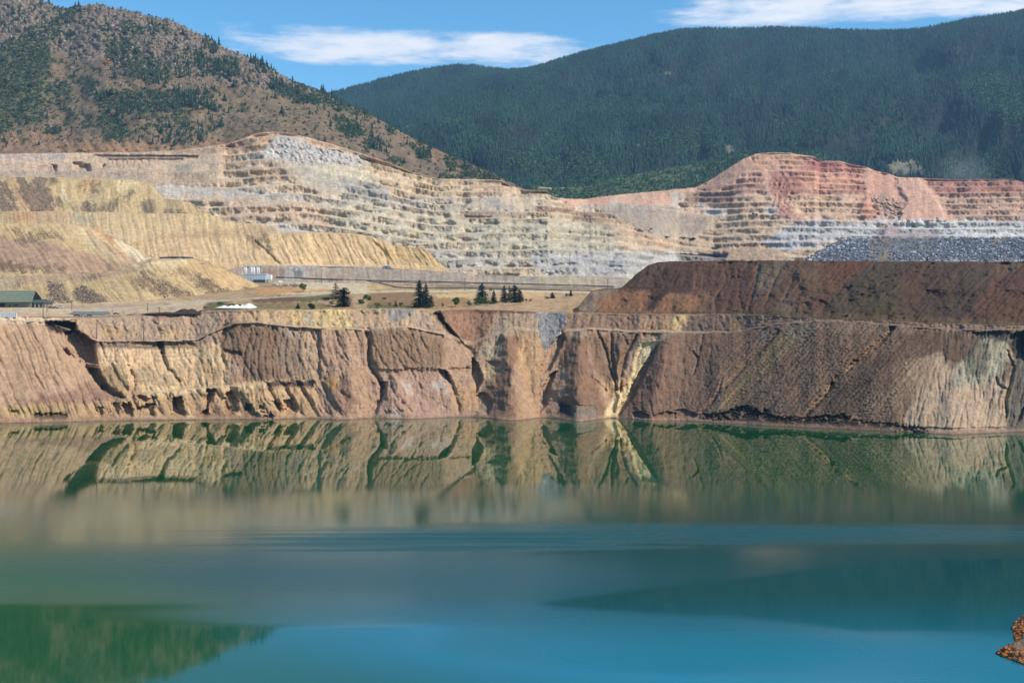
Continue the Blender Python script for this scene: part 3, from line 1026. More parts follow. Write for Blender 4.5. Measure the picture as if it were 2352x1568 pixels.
    paint(C, px, py, 'B', [(765, 110), (1160, 90), (1120, 240), (1000, 380), (915, 320), (800, 180)], (156, 116, 88), soft=4, warp=8)
    paint(C, px, py, 'B', [(800, 90), (1420, 90), (1420, 130), (800, 112)], (132, 92, 72), soft=3, warp=5)
    paint(C, px, py, 'B', [(1130, 130), (1410, 130), (1430, 240), (1080, 280)], (172, 146, 118), soft=5, warp=6)
    paint(C, px, py, 'B', [(1410, 120), (1615, 122), (1610, 170), (1560, 260), (1500, 360), (1470, 370), (1440, 290)], (150, 148, 146), soft=4, warp=7)
    paint(C, px, py, 'B', [(1615, 125), (2352, 120), (2352, 250), (1620, 240)], (146, 116, 92), soft=5, warp=6)
    paint(C, px, py, 'B', [(2100, 180), (2352, 130), (2352, 250), (2240, 290), (2120, 250)], (164, 130, 98), soft=6, warp=9)
    paint(C, px, py, 'C', [(-10, 140), (100, 140), (20, 240), (-20, 230)], (206, 170, 116), soft=5, warp=6)
    paint(C, px, py, 'C', [(100, 140), (830, 150), (690, 245), (30, 250)], (128, 104, 88), soft=5, warp=6)
    paint(C, px, py, 'C', [(370, 180), (440, 180), (440, 240), (370, 240)], (156, 120, 84), soft=5, warp=6, amt=.8)
    paint(C, px, py, 'C', [(830, 160), (2400, 190), (2400, 245), (1000, 205)], (140, 114, 94), soft=4, warp=4)
    # road and rim lines
    road = ((T > 2.0) & (T < 3.0)).astype(np.float32)
    C += (lin((206, 178, 146))[None, None] - C) * (road * (0.5 - .4 * sstep(450, 480, px) * sstep(690, 660, px)) * sstep(1800, 1500, px))[..., None]
    C += (lin((150, 124, 102))[None, None] - C) * (road * 0.5 * sstep(1500, 1800, px))[..., None]
    # dark muck toe, beach
    C += (lin((52, 44, 38))[None, None] - C) * (np.clip(s.toe, 0, 1) * 0.9)[..., None]
    beach = sstep(1.045, 1.012, T) * (T > 0.9)
    C += (lin((166, 130, 108))[None, None] - C) * (beach * 0.7)[..., None]
    wet = sstep(1.012, 1.002, T)
    C *= (1 - 0.45 * wet)[..., None]
    # run-off streaks and strata tint
    st = 0.6 * streaks(px, py, 0.42, 9, 160, 91) * sstep(260, 200, px) + 0.5 * streaks(px, py, 0.25, 12, 60, 92) * sstep(200, 260, px) * sstep(1000, 950, px) \
        + 0.5 * streaks(px, py, 0.0, 12, 70, 93) * sstep(950, 1000, px) * sstep(1700, 1600, px) \
        + 0.95 * streaks(px, py, -0.95, 9, 60, 94) * sstep(1600, 1700, px + .5 * (py - 860)) * sstep(2200, 2050, px + .5 * (py - 860)) \
        + 0.55 * streaks(px, py, -0.1, 8, 70, 95) * sstep(2050, 2200, px)
    C *= (1 + 0.42 * st + 0.16 * fbm(px / 30, py / 22, 4, 96) + 0.16 * fbm(px / 4, py / 3, 2, 97))[..., None]
    hue = fbm(px / 45, py / 30, 3, 98)[..., None]
    C *= 1 + hue * np.array([0.05, 0.0, -0.12])[None, None]
    strata = fbm(px / 300, (py + 5 * fbm(px / 60, py / 60, 2, 99)) / 5, 2, 100)
    C *= (1 + 0.16 * strata * sstep(220, 260, px) * sstep(1000, 800, px))[..., None]
    dk = sstep(0.36, 0.5, fbm(px / 3.1, py / 2.6, 2, 101))
    C *= (1 - 0.35 * dk)[..., None]
    C *= np.interp(px, [1500, 1750, 2050, 2200], [1.0, .86, .88, .95])[..., None]
    o = finish_sheet(s, M_BANK, C * 0.84, k=.88, tint=(1.01, .985, 1.02))
    tag(o, 'eroded tan and brown lake bank with gullies, rills and a bench road', 'lake bank', kind='structure')
    project(s)


build_bank()

# ================================================================== FLAT GROUND above the bank
f_flat0 = lambda x: f_top(x) + 1.0
d_flat0 = lambda x: d_top(x) + 0.5


def build_flat():
    xs = columns(-420, 2780, 3.0)
    mid = pl((-420, 705), (0, 700), (200, 697), (420, 690), (600, 676), (700, 668), (900, 672), (1200, 675), (1330, 682), (1500, 700), (2800, 700))
    far = pl((-420, 690), (300, 685), (560, 662), (620, 651), (700, 650), (1000, 655), (1440, 665), (1600, 680), (2800, 690))
    s = make_sheet('flat_ground', xs, [
        (lambda x: f_flat0(x) + 5, d_flat0, 2),
        (f_flat0, d_flat0, 40),
        (mid, lambda x: np.maximum(d_flat0(x) + 30, pl((-420, 1140), (500, 1180), (900, 1250), (1400, 1250), (1500, 1200), (2800, 1200))(x)), 45),
        (far, pl((-420, 1300), (500, 1350), (700, 1500), (1440, 1560), (1600, 1500), (2800, 1500)), 20),
        (lambda x: far(x) - 4, pl((-420, 1700), (700, 1750), (1440, 1800), (2800, 1800)), 1)])
    px, py = s.px, s.py
    on = sstep(1.0, 1.4, s.T)
    s.Z = s.Z + on * (1.1 * fbm(s.X / 40, s.Y / 60, 4, 140) + 0.3 * fbm(s.X / 9, s.Y / 12, 3, 141))
    C = np.zeros(px.shape + (3,), np.float32) + lin((190, 156, 118))[None, None]
    g = fbm(px / 40, py / 4, 4, 142)
    C += (lin((160, 126, 82))[None, None] - C) * (sstep(0.0, 0.35, g) * 0.7)[..., None]
    g2 = fbm(px / 28, py / 3, 4, 143)
    C += (lin((116, 108, 66))[None, None] - C) * (sstep(0.1, 0.4, g2) * sstep(480, 600, px) * 0.7)[..., None]
    W = dict(soft=2.5, warp=5, wscale=12)
    paint(C, px, py, 'P', [(-400, 690), (500, 690), (560, 720), (-400, 740)], (206, 176, 142), **W)
    paint(C, px, py, 'Q', [(800, 480), (2352, 455), (2352, 520), (900, 540)], (190, 158, 128), **W)
    paint(C, px, py, 'R', [(500, 560), (700, 545), (950, 630), (800, 665), (430, 660)], (120, 104, 66), **W)
    paint(C, px, py, 'R', [(1000, 520), (1500, 470), (1950, 450), (1900, 520), (1400, 560), (1050, 560)], (124, 88, 64), **W)
    paint(C, px, py, 'R', [(1500, 480), (1950, 455), (1950, 520), (1600, 560)], (112, 104, 60), **W)
    paint(C, px, py, 'R', [(1000, 580), (1900, 570), (1900, 620), (1050, 625)], (134, 118, 72), **W)
    paint(C, px, py, 'R', [(900, 640), (2352, 620), (2352, 660), (900, 665)], (150, 126, 88), **W)
    paint(C, px, py, 'R', [(1050, 400), (1560, 395), (1900, 400), (1900, 440), (1100, 470)], (206, 152, 92), **W)
    paint(C, px, py, 'R', [(1300, 280), (1800, 310), (2352, 350), (2352, 430), (1650, 400), (1250, 350)], (212, 190, 156), **W)
    paint(C, px, py, 'R', [(1250, 345), (1560, 355), (1560, 375), (1250, 362)], (104, 78, 58), **W)
    paint(C, px, py, 'S', [(0, 300), (480, 320), (480, 480), (0, 480)], (150, 116, 80), **W)
    paint(C, px, py, 'S', [(0, 440), (500, 455), (500, 480), (0, 480)], (112, 106, 58), **W)
    paint(C, px, py, 'S', [(700, 330), (1100, 330), (1110, 365), (720, 370)], (218, 182, 122), **W)
    paint(C, px, py, 'S', [(620, 380), (1050, 380), (1050, 470), (620, 475)], (168, 128, 86), **W)
    paint(C, px, py, 'S', [(700, 225), (830, 235), (820, 260), (700, 255)], (186, 122, 84), **W)
    paint(C, px, py, 'S', [(700, 240), (2352, 260), (2352, 285), (700, 275)], (146, 124, 96), **W)
    paint(C, px, py, 'S', [(0, 220), (140, 235), (200, 280), (0, 280)], (206, 170, 112), **W)
    paint(C, px, py, 'S', [(1330, 310), (1900, 300), (1840, 380), (1340, 400)], (206, 166, 122), **W)
    # roads
    stroke(C, px, py, 'P', [(-50, 707), (200, 712), (380, 703), (480, 692), (560, 686), (700, 679), (765, 674)], (200, 188, 168), 1.9, .9, 1)
    stroke(C, px, py, 'S', [(-900, 330), (0, 312), (300, 302), (1100, 300), (1700, 305), (2352, 315)], (216, 196, 166), 2.2, .9, 1)
    stroke(C, px, py, 'P', [(-50, 725), (60, 722), (200, 724), (330, 720), (420, 705)], (186, 158, 130), 1.6, .8, 1)
    stroke(C, px, py, 'Q', [(-100, 655), (0, 650), (420, 635), (900, 640), (1650, 625)], (84, 66, 58), 1.2, .8, 1)
    C *= (1 + 0.3 * fbm(px / 14, py / 2.0, 4, 144) + 0.15 * fbm(px / 4, py / 1.5, 2, 145))[..., None]
    dk = sstep(0.34, 0.5, fbm(px / 4, py / 1.3, 2, 146))
    C *= (1 - 0.5 * dk)[..., None]
    o = finish_sheet(s, M_FLAT, C * .78, k=.9)
    tag(o, 'dry tan flat with patchy grass and dirt tracks above the lake bank', 'ground', kind='structure')
    project(s)
    return s


flat = build_flat()


# ================================================================== WASTE DUMPS
def dump_sheet(name, label, x0, x1, rows, K, seed, base, paints, rill=1.5, sx=14, lump=5.0, step=2.2, mat=None, sharp=2.2, dark=None,
               nrow=110, extra=None, kind='structure', skirt=26, gain=.85, streak=.35, back=14, k=.76, tint=(1.035, .975, .97), unify=.12, rag=2.2):
    xs = np.arange(x0, x1 + step, step).astype(np.float32)
    f0, d0 = rows[0][0], rows[0][1]
    rr = [(lambda x: f0(x) + skirt, lambda x: d0(x) - 6, 2)]
    m = len(rows) - 1
    ragged = lambda f, a, sd: (lambda x: f(x) + a * fbm(np.asarray(x) / 31, np.asarray(x) * 0 + 2.7, 5, sd, .6))
    rows = [rows[0]] + [(ragged(r[0], rag if i == m - 1 else 1.2, seed + 12 + i),) + tuple(r[1:]) for i, r in enumerate(rows[1:])]
    for i, r in enumerate(rows):
        rr.append((r[0], r[1], int(nrow * (r[2] if len(r) > 2 else 1.0 / m)) if i < m else 3))
    ft, dt = rows[-1][0], rows[-1][1]
    rr.append((lambda x: ft(x) + 6, lambda x: dt(x) + back * 2.5, 1))
    s = make_sheet(name, xs, rr)
    px, py, T = s.px.copy(), s.py.copy(), s.T
    on = sstep(0.9, 1.1, T) * sstep(m + 1.0, m + .9, T)
    w = fbm(px / 50, py / 40, 3, seed) * 8
    Kf = K(px) if callable(K) else K
    u = px + w - Kf * (py - 600)
    D = rill * ridged(u / sx, py / 150, 2, seed + 1) ** sharp + rill * .35 * ridged(u / (sx * .4), py / 60, 2, seed + 2)
    D += lump * fbm(px / 90, py / 80, 3, seed + 3) + .8 * fbm(px / 7, py / 5, 3, seed + 4)
    if extra is not None:
        D = extra(px, py, D)
    D = D * on
    s.Y = s.Y + D
    s.X = (px - CX) / FOC * s.Y
    C = np.zeros(px.shape + (3,), np.float32) + lin(base)[None, None]
    for p in paints:
        kw = dict(soft=4, warp=6)
        if len(p) > 3:
            kw.update(p[3])
        paint(C, px, py, p[0], p[1], p[2], **kw)
    C += (lin(base)[None, None] - C) * unify
    C *= (1 + streak * fbm(u / 8, py / 70, 3, seed + 5) + .15 * fbm(px / 24, py / 16, 4, seed + 6) + .14 * fbm(px / 3.5, py / 3, 2, seed + 7))[..., None]
    C *= 1 + fbm(px / 40, py / 26, 3, seed + 8)[..., None] * np.array([0.04, 0.0, -0.13])[None, None]
    if dark:
        for code, pts, thr, c in dark:
            mk = poly_mask(px, py, tr(code, pts), 12, 14)
            sp = .8 * fbm(px / 3.0, py / 2.4, 2, seed + 9) + 1.1 * fbm(u / 7, py / 34, 3, seed + 10) + .1
            mm = sstep(thr - .12, thr + .12, sp + .7 * (mk - .5)) * sstep(0.05, .5, mk)
            C += (lin(c)[None, None] - C) * (mm * .68)[..., None]
    sp = sstep(.38, .5, fbm(px / 3.2, py / 2.4, 2, seed + 11))
    C *= (1 - .3 * sp)[..., None]
    o = finish_sheet(s, mat or M_DUMP, C * gain, k=k, tint=tint)
    tag(o, label, 'waste dump', kind=kind)
    project(s)
    return s


BLK = (104, 88, 80)
SO = dict(soft=8, warp=10)
# nearest yellow dump on the left
d4 = dump_sheet('waste_dump', 'yellow waste dump with dark rock streaks behind the green roofed building', -420, 625, [
    (pl((-420, 705), (0, 704), (150, 703), (300, 699), (430, 692), (520, 680), (612, 662), (640, 660)), pl((-420, 1130), (0, 1160), (300, 1190), (500, 1290), (640, 1420)), .6),
    (pl((-420, 652), (0, 646), (100, 645), (200, 636), (300, 625), (350, 600), (395, 596), (440, 596), (480, 604), (540, 631), (600, 658), (640, 662)),
     pl((-420, 1250), (0, 1260), (300, 1300), (440, 1350), (520, 1370), (640, 1425)), .4),
    (pl((-420, 640), (0, 636), (150, 628), (260, 622), (300, 612), (350, 592), (395, 592), (440, 592.5), (480, 602), (540, 629), (600, 657), (640, 661)),
     pl((-420, 1275), (0, 1290), (300, 1330), (440, 1400), (520, 1390), (640, 1430)))],
    lambda px: np.interp(px, [0, 200, 600], [0.25, .55, 1.1]), 200, (192, 164, 108), [
    ('D', [(0, 760), (400, 750), (750, 720), (900, 700), (1000, 690), (700, 770), (0, 800)], (184, 152, 118)),
    ('D', [(800, 700), (1050, 650), (1400, 620), (1400, 680), (1000, 700)], (214, 188, 142)),
    ('D', [(0, 790), (90, 780), (90, 830), (0, 820)], (176, 160, 130)),
    ('D', [(1400, 640), (1820, 850), (1500, 880), (1200, 700)], (196, 162, 104), SO)],
    dark=[('D', [(320, 800), (400, 810), (480, 940), (350, 930)], .1, BLK), ('D', [(500, 850), (560, 830), (740, 940), (560, 945), (500, 900)], .0, BLK),
          ('D', [(1000, 730), (1300, 880), (1250, 910), (1050, 880), (880, 780)], .22, (116, 94, 76)),
          ('D', [(1340, 770), (1420, 790), (1590, 880), (1450, 890), (1340, 830)], .0, (104, 86, 74)),
          ('D', [(1250, 700), (1420, 790), (1350, 830), (1180, 720)], .25, (120, 98, 78)),
          ('D', [(560, 760), (660, 760), (640, 780), (560, 780)], .1, BLK), ('D', [(1640, 840), (1680, 850), (1680, 868), (1640, 862)], -.2, (70, 62, 50)),
          ('D', [(90, 800), (130, 800), (120, 850), (90, 850)], .1, BLK)], rill=2.9, sx=17, lump=7)

# second yellow dump on the left, behind it
d3 = dump_sheet('waste_dump', 'striped yellow and brown waste dump with an orange crest at the left edge', -420, 405, [
    (pl((-420, 655), (0, 652), (200, 645), (300, 632), (350, 618), (410, 604)), pl((-420, 1370), (0, 1370), (300, 1400), (410, 1450))),
    (pl((-420, 510), (0, 513), (60, 514), (150, 512), (185, 519), (225, 530), (262, 543), (290, 560), (330, 582), (360, 592), (410, 602)),
     pl((-420, 1560), (0, 1560), (200, 1560), (300, 1520), (410, 1460)))],
    lambda px: np.interp(px, [0, 400], [.7, .95]), 230, (190, 154, 110), [
    ('D', [(0, 400), (440, 400), (560, 500), (700, 600), (820, 680), (600, 640), (300, 520), (0, 470)], (206, 176, 114), SO),
    ('D', [(0, 520), (300, 540), (700, 640), (850, 700), (0, 740)], (178, 142, 112), SO),
    ('D', [(0, 715), (330, 715), (330, 770), (0, 770)], (204, 176, 112), dict(soft=3, warp=3)),
    ('D', [(430, 405), (560, 420), (700, 560), (860, 660), (760, 660), (560, 540)], (206, 180, 128), dict(soft=4, warp=4)),
    ('D', [(520, 410), (610, 415), (700, 470), (760, 500), (780, 540), (640, 460)], (204, 140, 60), dict(soft=3, warp=6)),
    ('D', [(600, 440), (700, 480), (830, 590), (780, 580), (640, 480)], (222, 184, 120), dict(soft=3, warp=4)),
    ('D', [(770, 515), (850, 530), (985, 625), (1060, 640), (940, 665), (860, 610)], (226, 208, 168), dict(soft=3, warp=2))],
    dark=[('D', [(80, 440), (140, 430), (260, 510), (180, 520)], .12, (104, 86, 68)), ('D', [(270, 460), (320, 470), (340, 500), (280, 495)], .1, (104, 86, 68)),
          ('D', [(340, 460), (420, 490), (410, 510), (360, 500)], .05, (104, 86, 68)), ('D', [(0, 660), (320, 700), (330, 730), (0, 720)], .12, (104, 80, 66)),
          ('D', [(380, 690), (450, 700), (430, 730), (380, 720)], .1, (110, 92, 72)), ('D', [(110, 520), (170, 520), (150, 545)], .1, (110, 92, 72))],
    rill=3.0, sx=17, lump=10, sharp=1.6, nrow=90)

# long fluted yellow tier behind
d2 = dump_sheet('waste_dump', 'long fluted golden waste dump ending in a point at mid picture', -420, 1024, [
    (pl((-420, 612), (300, 606), (560, 607), (700, 609), (850, 610), (1024, 615)), pl((-420, 1560), (300, 1600), (560, 1640), (1024, 1720)), .45),
    (pl((-420, 560), (0, 558), (280, 548), (350, 546), (440, 545), (560, 546), (640, 540), (720, 536), (800, 538), (850, 543), (900, 564), (975, 572), (1005, 600), (1024, 614)),
     pl((-420, 1640), (300, 1670), (560, 1700), (850, 1720), (1024, 1722)), .1),
    (pl((-420, 548), (0, 546), (280, 541), (350, 540), (440, 538), (560, 534), (640, 532), (720, 533), (800, 536), (850, 542), (900, 563), (975, 571), (1005, 599), (1024, 613)),
     pl((-420, 1690), (300, 1720), (560, 1740), (850, 1730), (1024, 1724)), .45),
    (pl((-420, 487), (0, 486), (150, 486), (200, 487), (340, 490), (470, 491), (500, 497), (545, 510), (640, 522), (720, 532), (800, 535), (850, 541), (900, 562), (975, 570), (1005, 598), (1024, 612)),
     pl((-420, 1790), (300, 1820), (560, 1800), (850, 1734), (1024, 1726)))],
    lambda px: np.interp(px, [0, 500, 700, 1000], [0.1, .2, .5, .55]), 260, (206, 174, 122), [
    ('P', [(-420, 541), (280, 537), (440, 534), (640, 528), (800, 532), (800, 538), (640, 537), (440, 544), (280, 548), (-420, 553)], (222, 198, 154), dict(soft=1.2, warp=2)),
    ('D', [(0, 310), (480, 320), (480, 400), (0, 400)], (190, 158, 112), SO),
    ('D', [(100, 320), (220, 320), (220, 390), (100, 390)], (186, 134, 84), dict(soft=8, warp=8, amt=.8)),
    ('D', [(480, 330), (640, 330), (620, 400), (480, 400)], (178, 164, 124), SO),
    ('D', [(700, 340), (1400, 340), (1700, 400), (1500, 480), (1000, 500), (700, 450)], (208, 178, 122), SO),
    ('D', [(1200, 460), (1560, 440), (1880, 420), (1880, 460), (1400, 500), (1000, 515)], (198, 162, 112), dict(soft=5, warp=6)),
    ('D', [(1900, 460), (2352, 460), (2352, 680), (2100, 680), (1800, 520)], (214, 180, 124), SO),
    ('D', [(1500, 360), (1640, 370), (1640, 395), (1520, 385)], (156, 134, 100), dict(soft=3, warp=4)),
    ('E', [(350, 560), (700, 580), (790, 700), (500, 680), (400, 640)], (206, 172, 110), SO),
    ('D', [(1880, 415), (2100, 440), (2000, 458), (1880, 450)], (206, 206, 204), dict(soft=3, warp=5, amt=.8))],
    dark=[('D', [(1760, 470), (1790, 480), (1840, 570), (1800, 560)], -.1, (112, 94, 66)), ('D', [(1680, 490), (1740, 510), (1750, 550), (1690, 510)], .0, (120, 98, 68))],
    rill=3.2, sx=15, lump=5, sharp=1.4, nrow=130,
    extra=lambda px, py, D: D + 5 * np.exp(-(seg_dist(px, py, tr('D', [(1720, 520), (1800, 590), (1890, 680)]))[0] / 3) ** 2)
    + 5 * np.exp(-(seg_dist(px, py, tr('E', [(330, 540), (385, 600), (405, 680)]))[0] / 3.5) ** 2))

# upper yellow dump with dark boulder streaks
d1 = dump_sheet('waste_dump', 'upper yellow waste dump with black boulder streaks at the left edge', -420, 486, [
    (pl((-420, 490), (0, 488), (480, 494)), pl((-420, 1800), (0, 1820), (480, 1840))),
    (pl((-420, 408), (0, 408), (60, 407), (130, 408), (200, 410), (240, 411), (300, 412), (330, 421), (345, 424), (362, 442), (375, 455), (420, 462), (455, 475), (486, 492)),
     pl((-420, 1940), (0, 1940), (340, 1940), (420, 1880), (486, 1845)))],
    lambda px: np.interp(px, [0, 120, 250, 480], [.5, .35, 0.0, .6]), 290, (198, 168, 112), [
    ('L', [(1080, 540), (1400, 560), (1280, 740), (1100, 760)], (204, 160, 92), SO),
    ('L', [(800, 540), (1100, 540), (1080, 800), (930, 860), (800, 820)], (206, 176, 112), SO),
    ('L', [(1400, 600), (1930, 580), (2300, 900), (2400, 990), (700, 990)], (192, 166, 112), SO),
    ('L', [(1560, 570), (1900, 580), (1700, 700), (1730, 900), (1700, 960), (1740, 860), (1640, 720)], (216, 194, 138), dict(soft=4, warp=4)),
    ('L', [(830, 620), (860, 620), (920, 860), (880, 860), (850, 760)], (222, 208, 168), dict(soft=3, warp=3)),
    ('L', [(150, 520), (250, 540), (440, 940), (300, 930)], (186, 146, 98), SO)],
    dark=[('L', [(0, 540), (60, 580), (180, 780), (220, 960), (0, 960)], .0, BLK), ('L', [(250, 530), (330, 600), (400, 680), (440, 560), (480, 520), (590, 520), (720, 930), (700, 975), (460, 980), (330, 780)], -.3, BLK),
          ('L', [(1080, 620), (1160, 600), (1180, 700), (1100, 700)], .0, BLK), ('L', [(1260, 610), (1300, 600), (1300, 720), (1270, 720)], -.1, BLK),
          ('L', [(740, 800), (830, 830), (800, 900), (740, 930)], .1, BLK), ('L', [(1150, 880), (1210, 860), (1300, 985), (1150, 985)], -.1, BLK),
          ('L', [(1370, 930), (1500, 900), (1620, 800), (1590, 900), (1500, 985), (1370, 985)], .0, BLK), ('L', [(1940, 850), (2060, 860), (2110, 1000), (1970, 990)], -.2, (100, 84, 80)),
          ('L', [(680, 480), (760, 480), (740, 600), (700, 580)], .1, BLK), ('L', [(1740, 740), (1800, 740), (1760, 880), (1730, 860)], .0, BLK),
          ('L', [(2250, 990), (2500, 1010), (2560, 1030), (2250, 1030)], -.1, BLK)],
    rill=2.8, sx=15, lump=11, nrow=90)

# grey cut face in the middle
dg = dump_sheet('gravel_face', 'low grey cut face running behind the conveyor', 520, 1500, [
    (pl((520, 652), (640, 648), (1000, 655), (1500, 668)), pl((520, 1600), (700, 1610), (1500, 1640))),
    (pl((520, 610), (560, 609), (700, 610), (860, 613), (1000, 622), (1100, 630), (1250, 636), (1330, 633), (1420, 636), (1500, 646)),
     pl((520, 1640), (1000, 1660), (1500, 1690)))],
    0.1, 320, (168, 152, 134), [
    ('R', [(820, 120), (2352, 120), (2352, 150), (820, 150)], (176, 172, 170), dict(soft=3, warp=3)),
    ('R', [(1150, 150), (1400, 180), (1400, 250), (1150, 240)], (158, 130, 108), SO),
    ('R', [(1480, 130), (1600, 130), (1680, 260), (1400, 270)], (164, 166, 168), SO),
    ('S', [(0, 70), (1100, 90), (1100, 210), (0, 190)], (160, 146, 132), SO),
    ('S', [(1020, 170), (1110, 170), (1110, 215), (1020, 215)], (196, 164, 128), SO),
    ('S', [(1400, 150), (2352, 130), (2352, 240), (1400, 240)], (178, 162, 132), SO),
    ('S', [(1130, 110), (1600, 110), (1800, 200), (1500, 200)], (150, 140, 128), SO)],
    dark=[('R', [(1500, 180), (1530, 170), (1570, 250), (1530, 240)], -.2, (92, 88, 86))],
    rill=1.4, sx=12, lump=7, nrow=45)


# ---- brown dump, right
def brown_extra(px, py, D):
    # rills come and go; slumps and hollows between them
    D = D * (.35 + 1.1 * sstep(-.3, .4, fbm(px / 60, py / 30, 3, 366))) + 3.2 * (ridged((px + .8 * py) / 26, py / 22, 3, 367) - .5) + 1.6 * fbm(px / 9, py / 6, 3, 368)
    q = tr('F', [(130, 690), (140, 760), (120, 880)])
    D = D + 3 * np.exp(-(seg_dist(px, py, q)[0] / 4) ** 2)
    for pts, w, dp in (([(560, 690), (520, 860), (490, 985)], 4, 4), ([(330, 710), (340, 800), (265, 900), (262, 980)], 3, 3), ([(420, 720), (430, 900), (450, 980)], 3, 2.5),
                       ([(700, 720), (640, 860), (600, 960)], 3, 2.5), ([(810, 700), (780, 800), (720, 930)], 3, 2)):
        D = D + dp * np.exp(-(seg_dist(px + 3 * fbm(px / 9, py / 9, 2, 7), py, tr('F', pts))[0] / w) ** 2)
    return D


bd_base = pl((1320, 718), (1400, 718), (1500, 719), (1700, 720), (1800, 726), (1900, 732), (2000, 736), (2100, 740), (2352, 747), (2800, 755))
bd_d0 = lambda x: d_top(x) + 8
bd = dump_sheet('brown_waste_dump', 'big dark brown waste dump on the right with dry grass slope', 1318, 2780, [
    (bd_base, bd_d0, .35),
    (pl((1318, 716), (1345, 690), (1362, 672), (1400, 665), (1420, 663), (1500, 664), (1600, 668), (1700, 669), (1900, 672), (2352, 675), (2800, 680)),
     lambda x: bd_d0(x) + pl((1318, 4), (1350, 30), (1420, 55), (1600, 50), (2352, 55), (2800, 55))(x), .1),
    (pl((1318, 715.5), (1345, 689), (1362, 671), (1400, 664), (1420, 662), (1500, 661.5), (1600, 661), (1700, 660), (1900, 662), (2352, 665), (2800, 670)),
     lambda x: bd_d0(x) + pl((1318, 4.2), (1350, 31), (1420, 62), (1600, 66), (1750, 62), (2352, 62), (2800, 62))(x), .55),
    (pl((1318, 715), (1343, 686), (1358, 668), (1385, 662.5), (1427, 661), (1440, 650), (1462, 629), (1490, 608), (1510, 602), (1530, 600.5), (1600, 599), (1700, 598.5), (1860, 598), (1960, 599), (2050, 600), (2352, 600), (2800, 600)),
     lambda x: bd_d0(x) + pl((1318, 4.4), (1350, 32), (1420, 66), (1440, 85), (1500, 120), (1600, 135), (2352, 140), (2800, 140))(x))],
    lambda px: np.interp(px, [1320, 1500, 1650, 1800, 1950], [-.9, -.35, -.3, -.75, -.95]), 350, (122, 92, 72), [
    ('P', [(1325, 720), (1345, 688), (1365, 668), (1420, 663), (1395, 690), (1360, 720)], (178, 162, 148), dict(soft=3, warp=4)),
    ('P', [(1370, 690), (1430, 668), (1700, 672), (1660, 720), (1380, 720)], (186, 132, 92), SO),
    ('P', [(1425, 662), (1500, 604), (1540, 602), (1500, 662)], (96, 76, 58), SO),
    ('P', [(1412, 657), (1500, 660), (1620, 666), (1620, 670), (1500, 665), (1412, 662)], (60, 44, 36), dict(soft=1.5, warp=3)),
    ('F', [(-20, 660), (130, 665), (140, 740), (110, 870), (-60, 870), (-160, 990), (-210, 990), (-120, 760)], (72, 50, 46), dict(soft=4, warp=5)),
    ('F', [(140, 680), (330, 670), (530, 690), (540, 760), (500, 990), (270, 990), (120, 860)], (116, 80, 62), SO),
    ('F', [(170, 860), (260, 880), (260, 990), (170, 990)], (142, 112, 86), SO),
    ('F', [(560, 680), (740, 660), (700, 800), (600, 870), (530, 900)], (146, 130, 112), dict(soft=6, warp=8)),
    ('F', [(740, 860), (790, 870), (770, 990), (680, 990)], (128, 116, 108), dict(soft=5, warp=6)),
    ('F', [(740, 670), (1100, 665), (1000, 800), (800, 990), (780, 900)], (124, 98, 76), SO),
    ('F', [(1000, 665), (1330, 665), (1250, 730), (1050, 860), (990, 990), (900, 990), (1000, 850)], (128, 82, 62), SO),
    ('F', [(1120, 665), (1340, 668), (1280, 690), (1150, 690)], (136, 66, 48), dict(soft=3, warp=4)),
    ('F', [(1330, 670), (2420, 670), (2420, 1080), (1500, 1050), (1000, 1000), (1060, 870)], (84, 72, 58), dict(soft=4, warp=4)),
    ('F', [(1340, 690), (1500, 680), (1300, 900), (1150, 960), (1060, 940)], (84, 80, 66), SO),
    ('F', [(1250, 880), (1500, 830), (1500, 1010), (1100, 990)], (84, 82, 52), dict(soft=10, warp=12)),
    ('F', [(1500, 700), (1900, 690), (1700, 900), (1560, 980)], (88, 66, 52), dict(soft=14, warp=12)),
    ('F', [(1700, 880), (2150, 800), (1990, 1050), (1600, 1040)], (70, 64, 56), dict(soft=12, warp=12)),
    ('F', [(2200, 720), (2420, 700), (2420, 1090), (2000, 1060), (2060, 900)], (110, 72, 54), dict(soft=7, warp=8)),
    ('F', [(2170, 680), (2352, 672), (2300, 720), (2190, 740)], (128, 108, 94), dict(soft=7, warp=8)),
    ('F', [(0, 995), (800, 995), (1600, 1030), (2400, 1070), (2400, 1095), (900, 1040), (0, 1015)], (112, 98, 68), dict(soft=3, warp=4))],
    rill=2.3, sx=21, lump=13, sharp=1.7, extra=brown_extra, nrow=150, step=2.2, streak=.3, gain=.54, k=.86, tint=(1.04, .985, .93), unify=.42, rag=3.6)

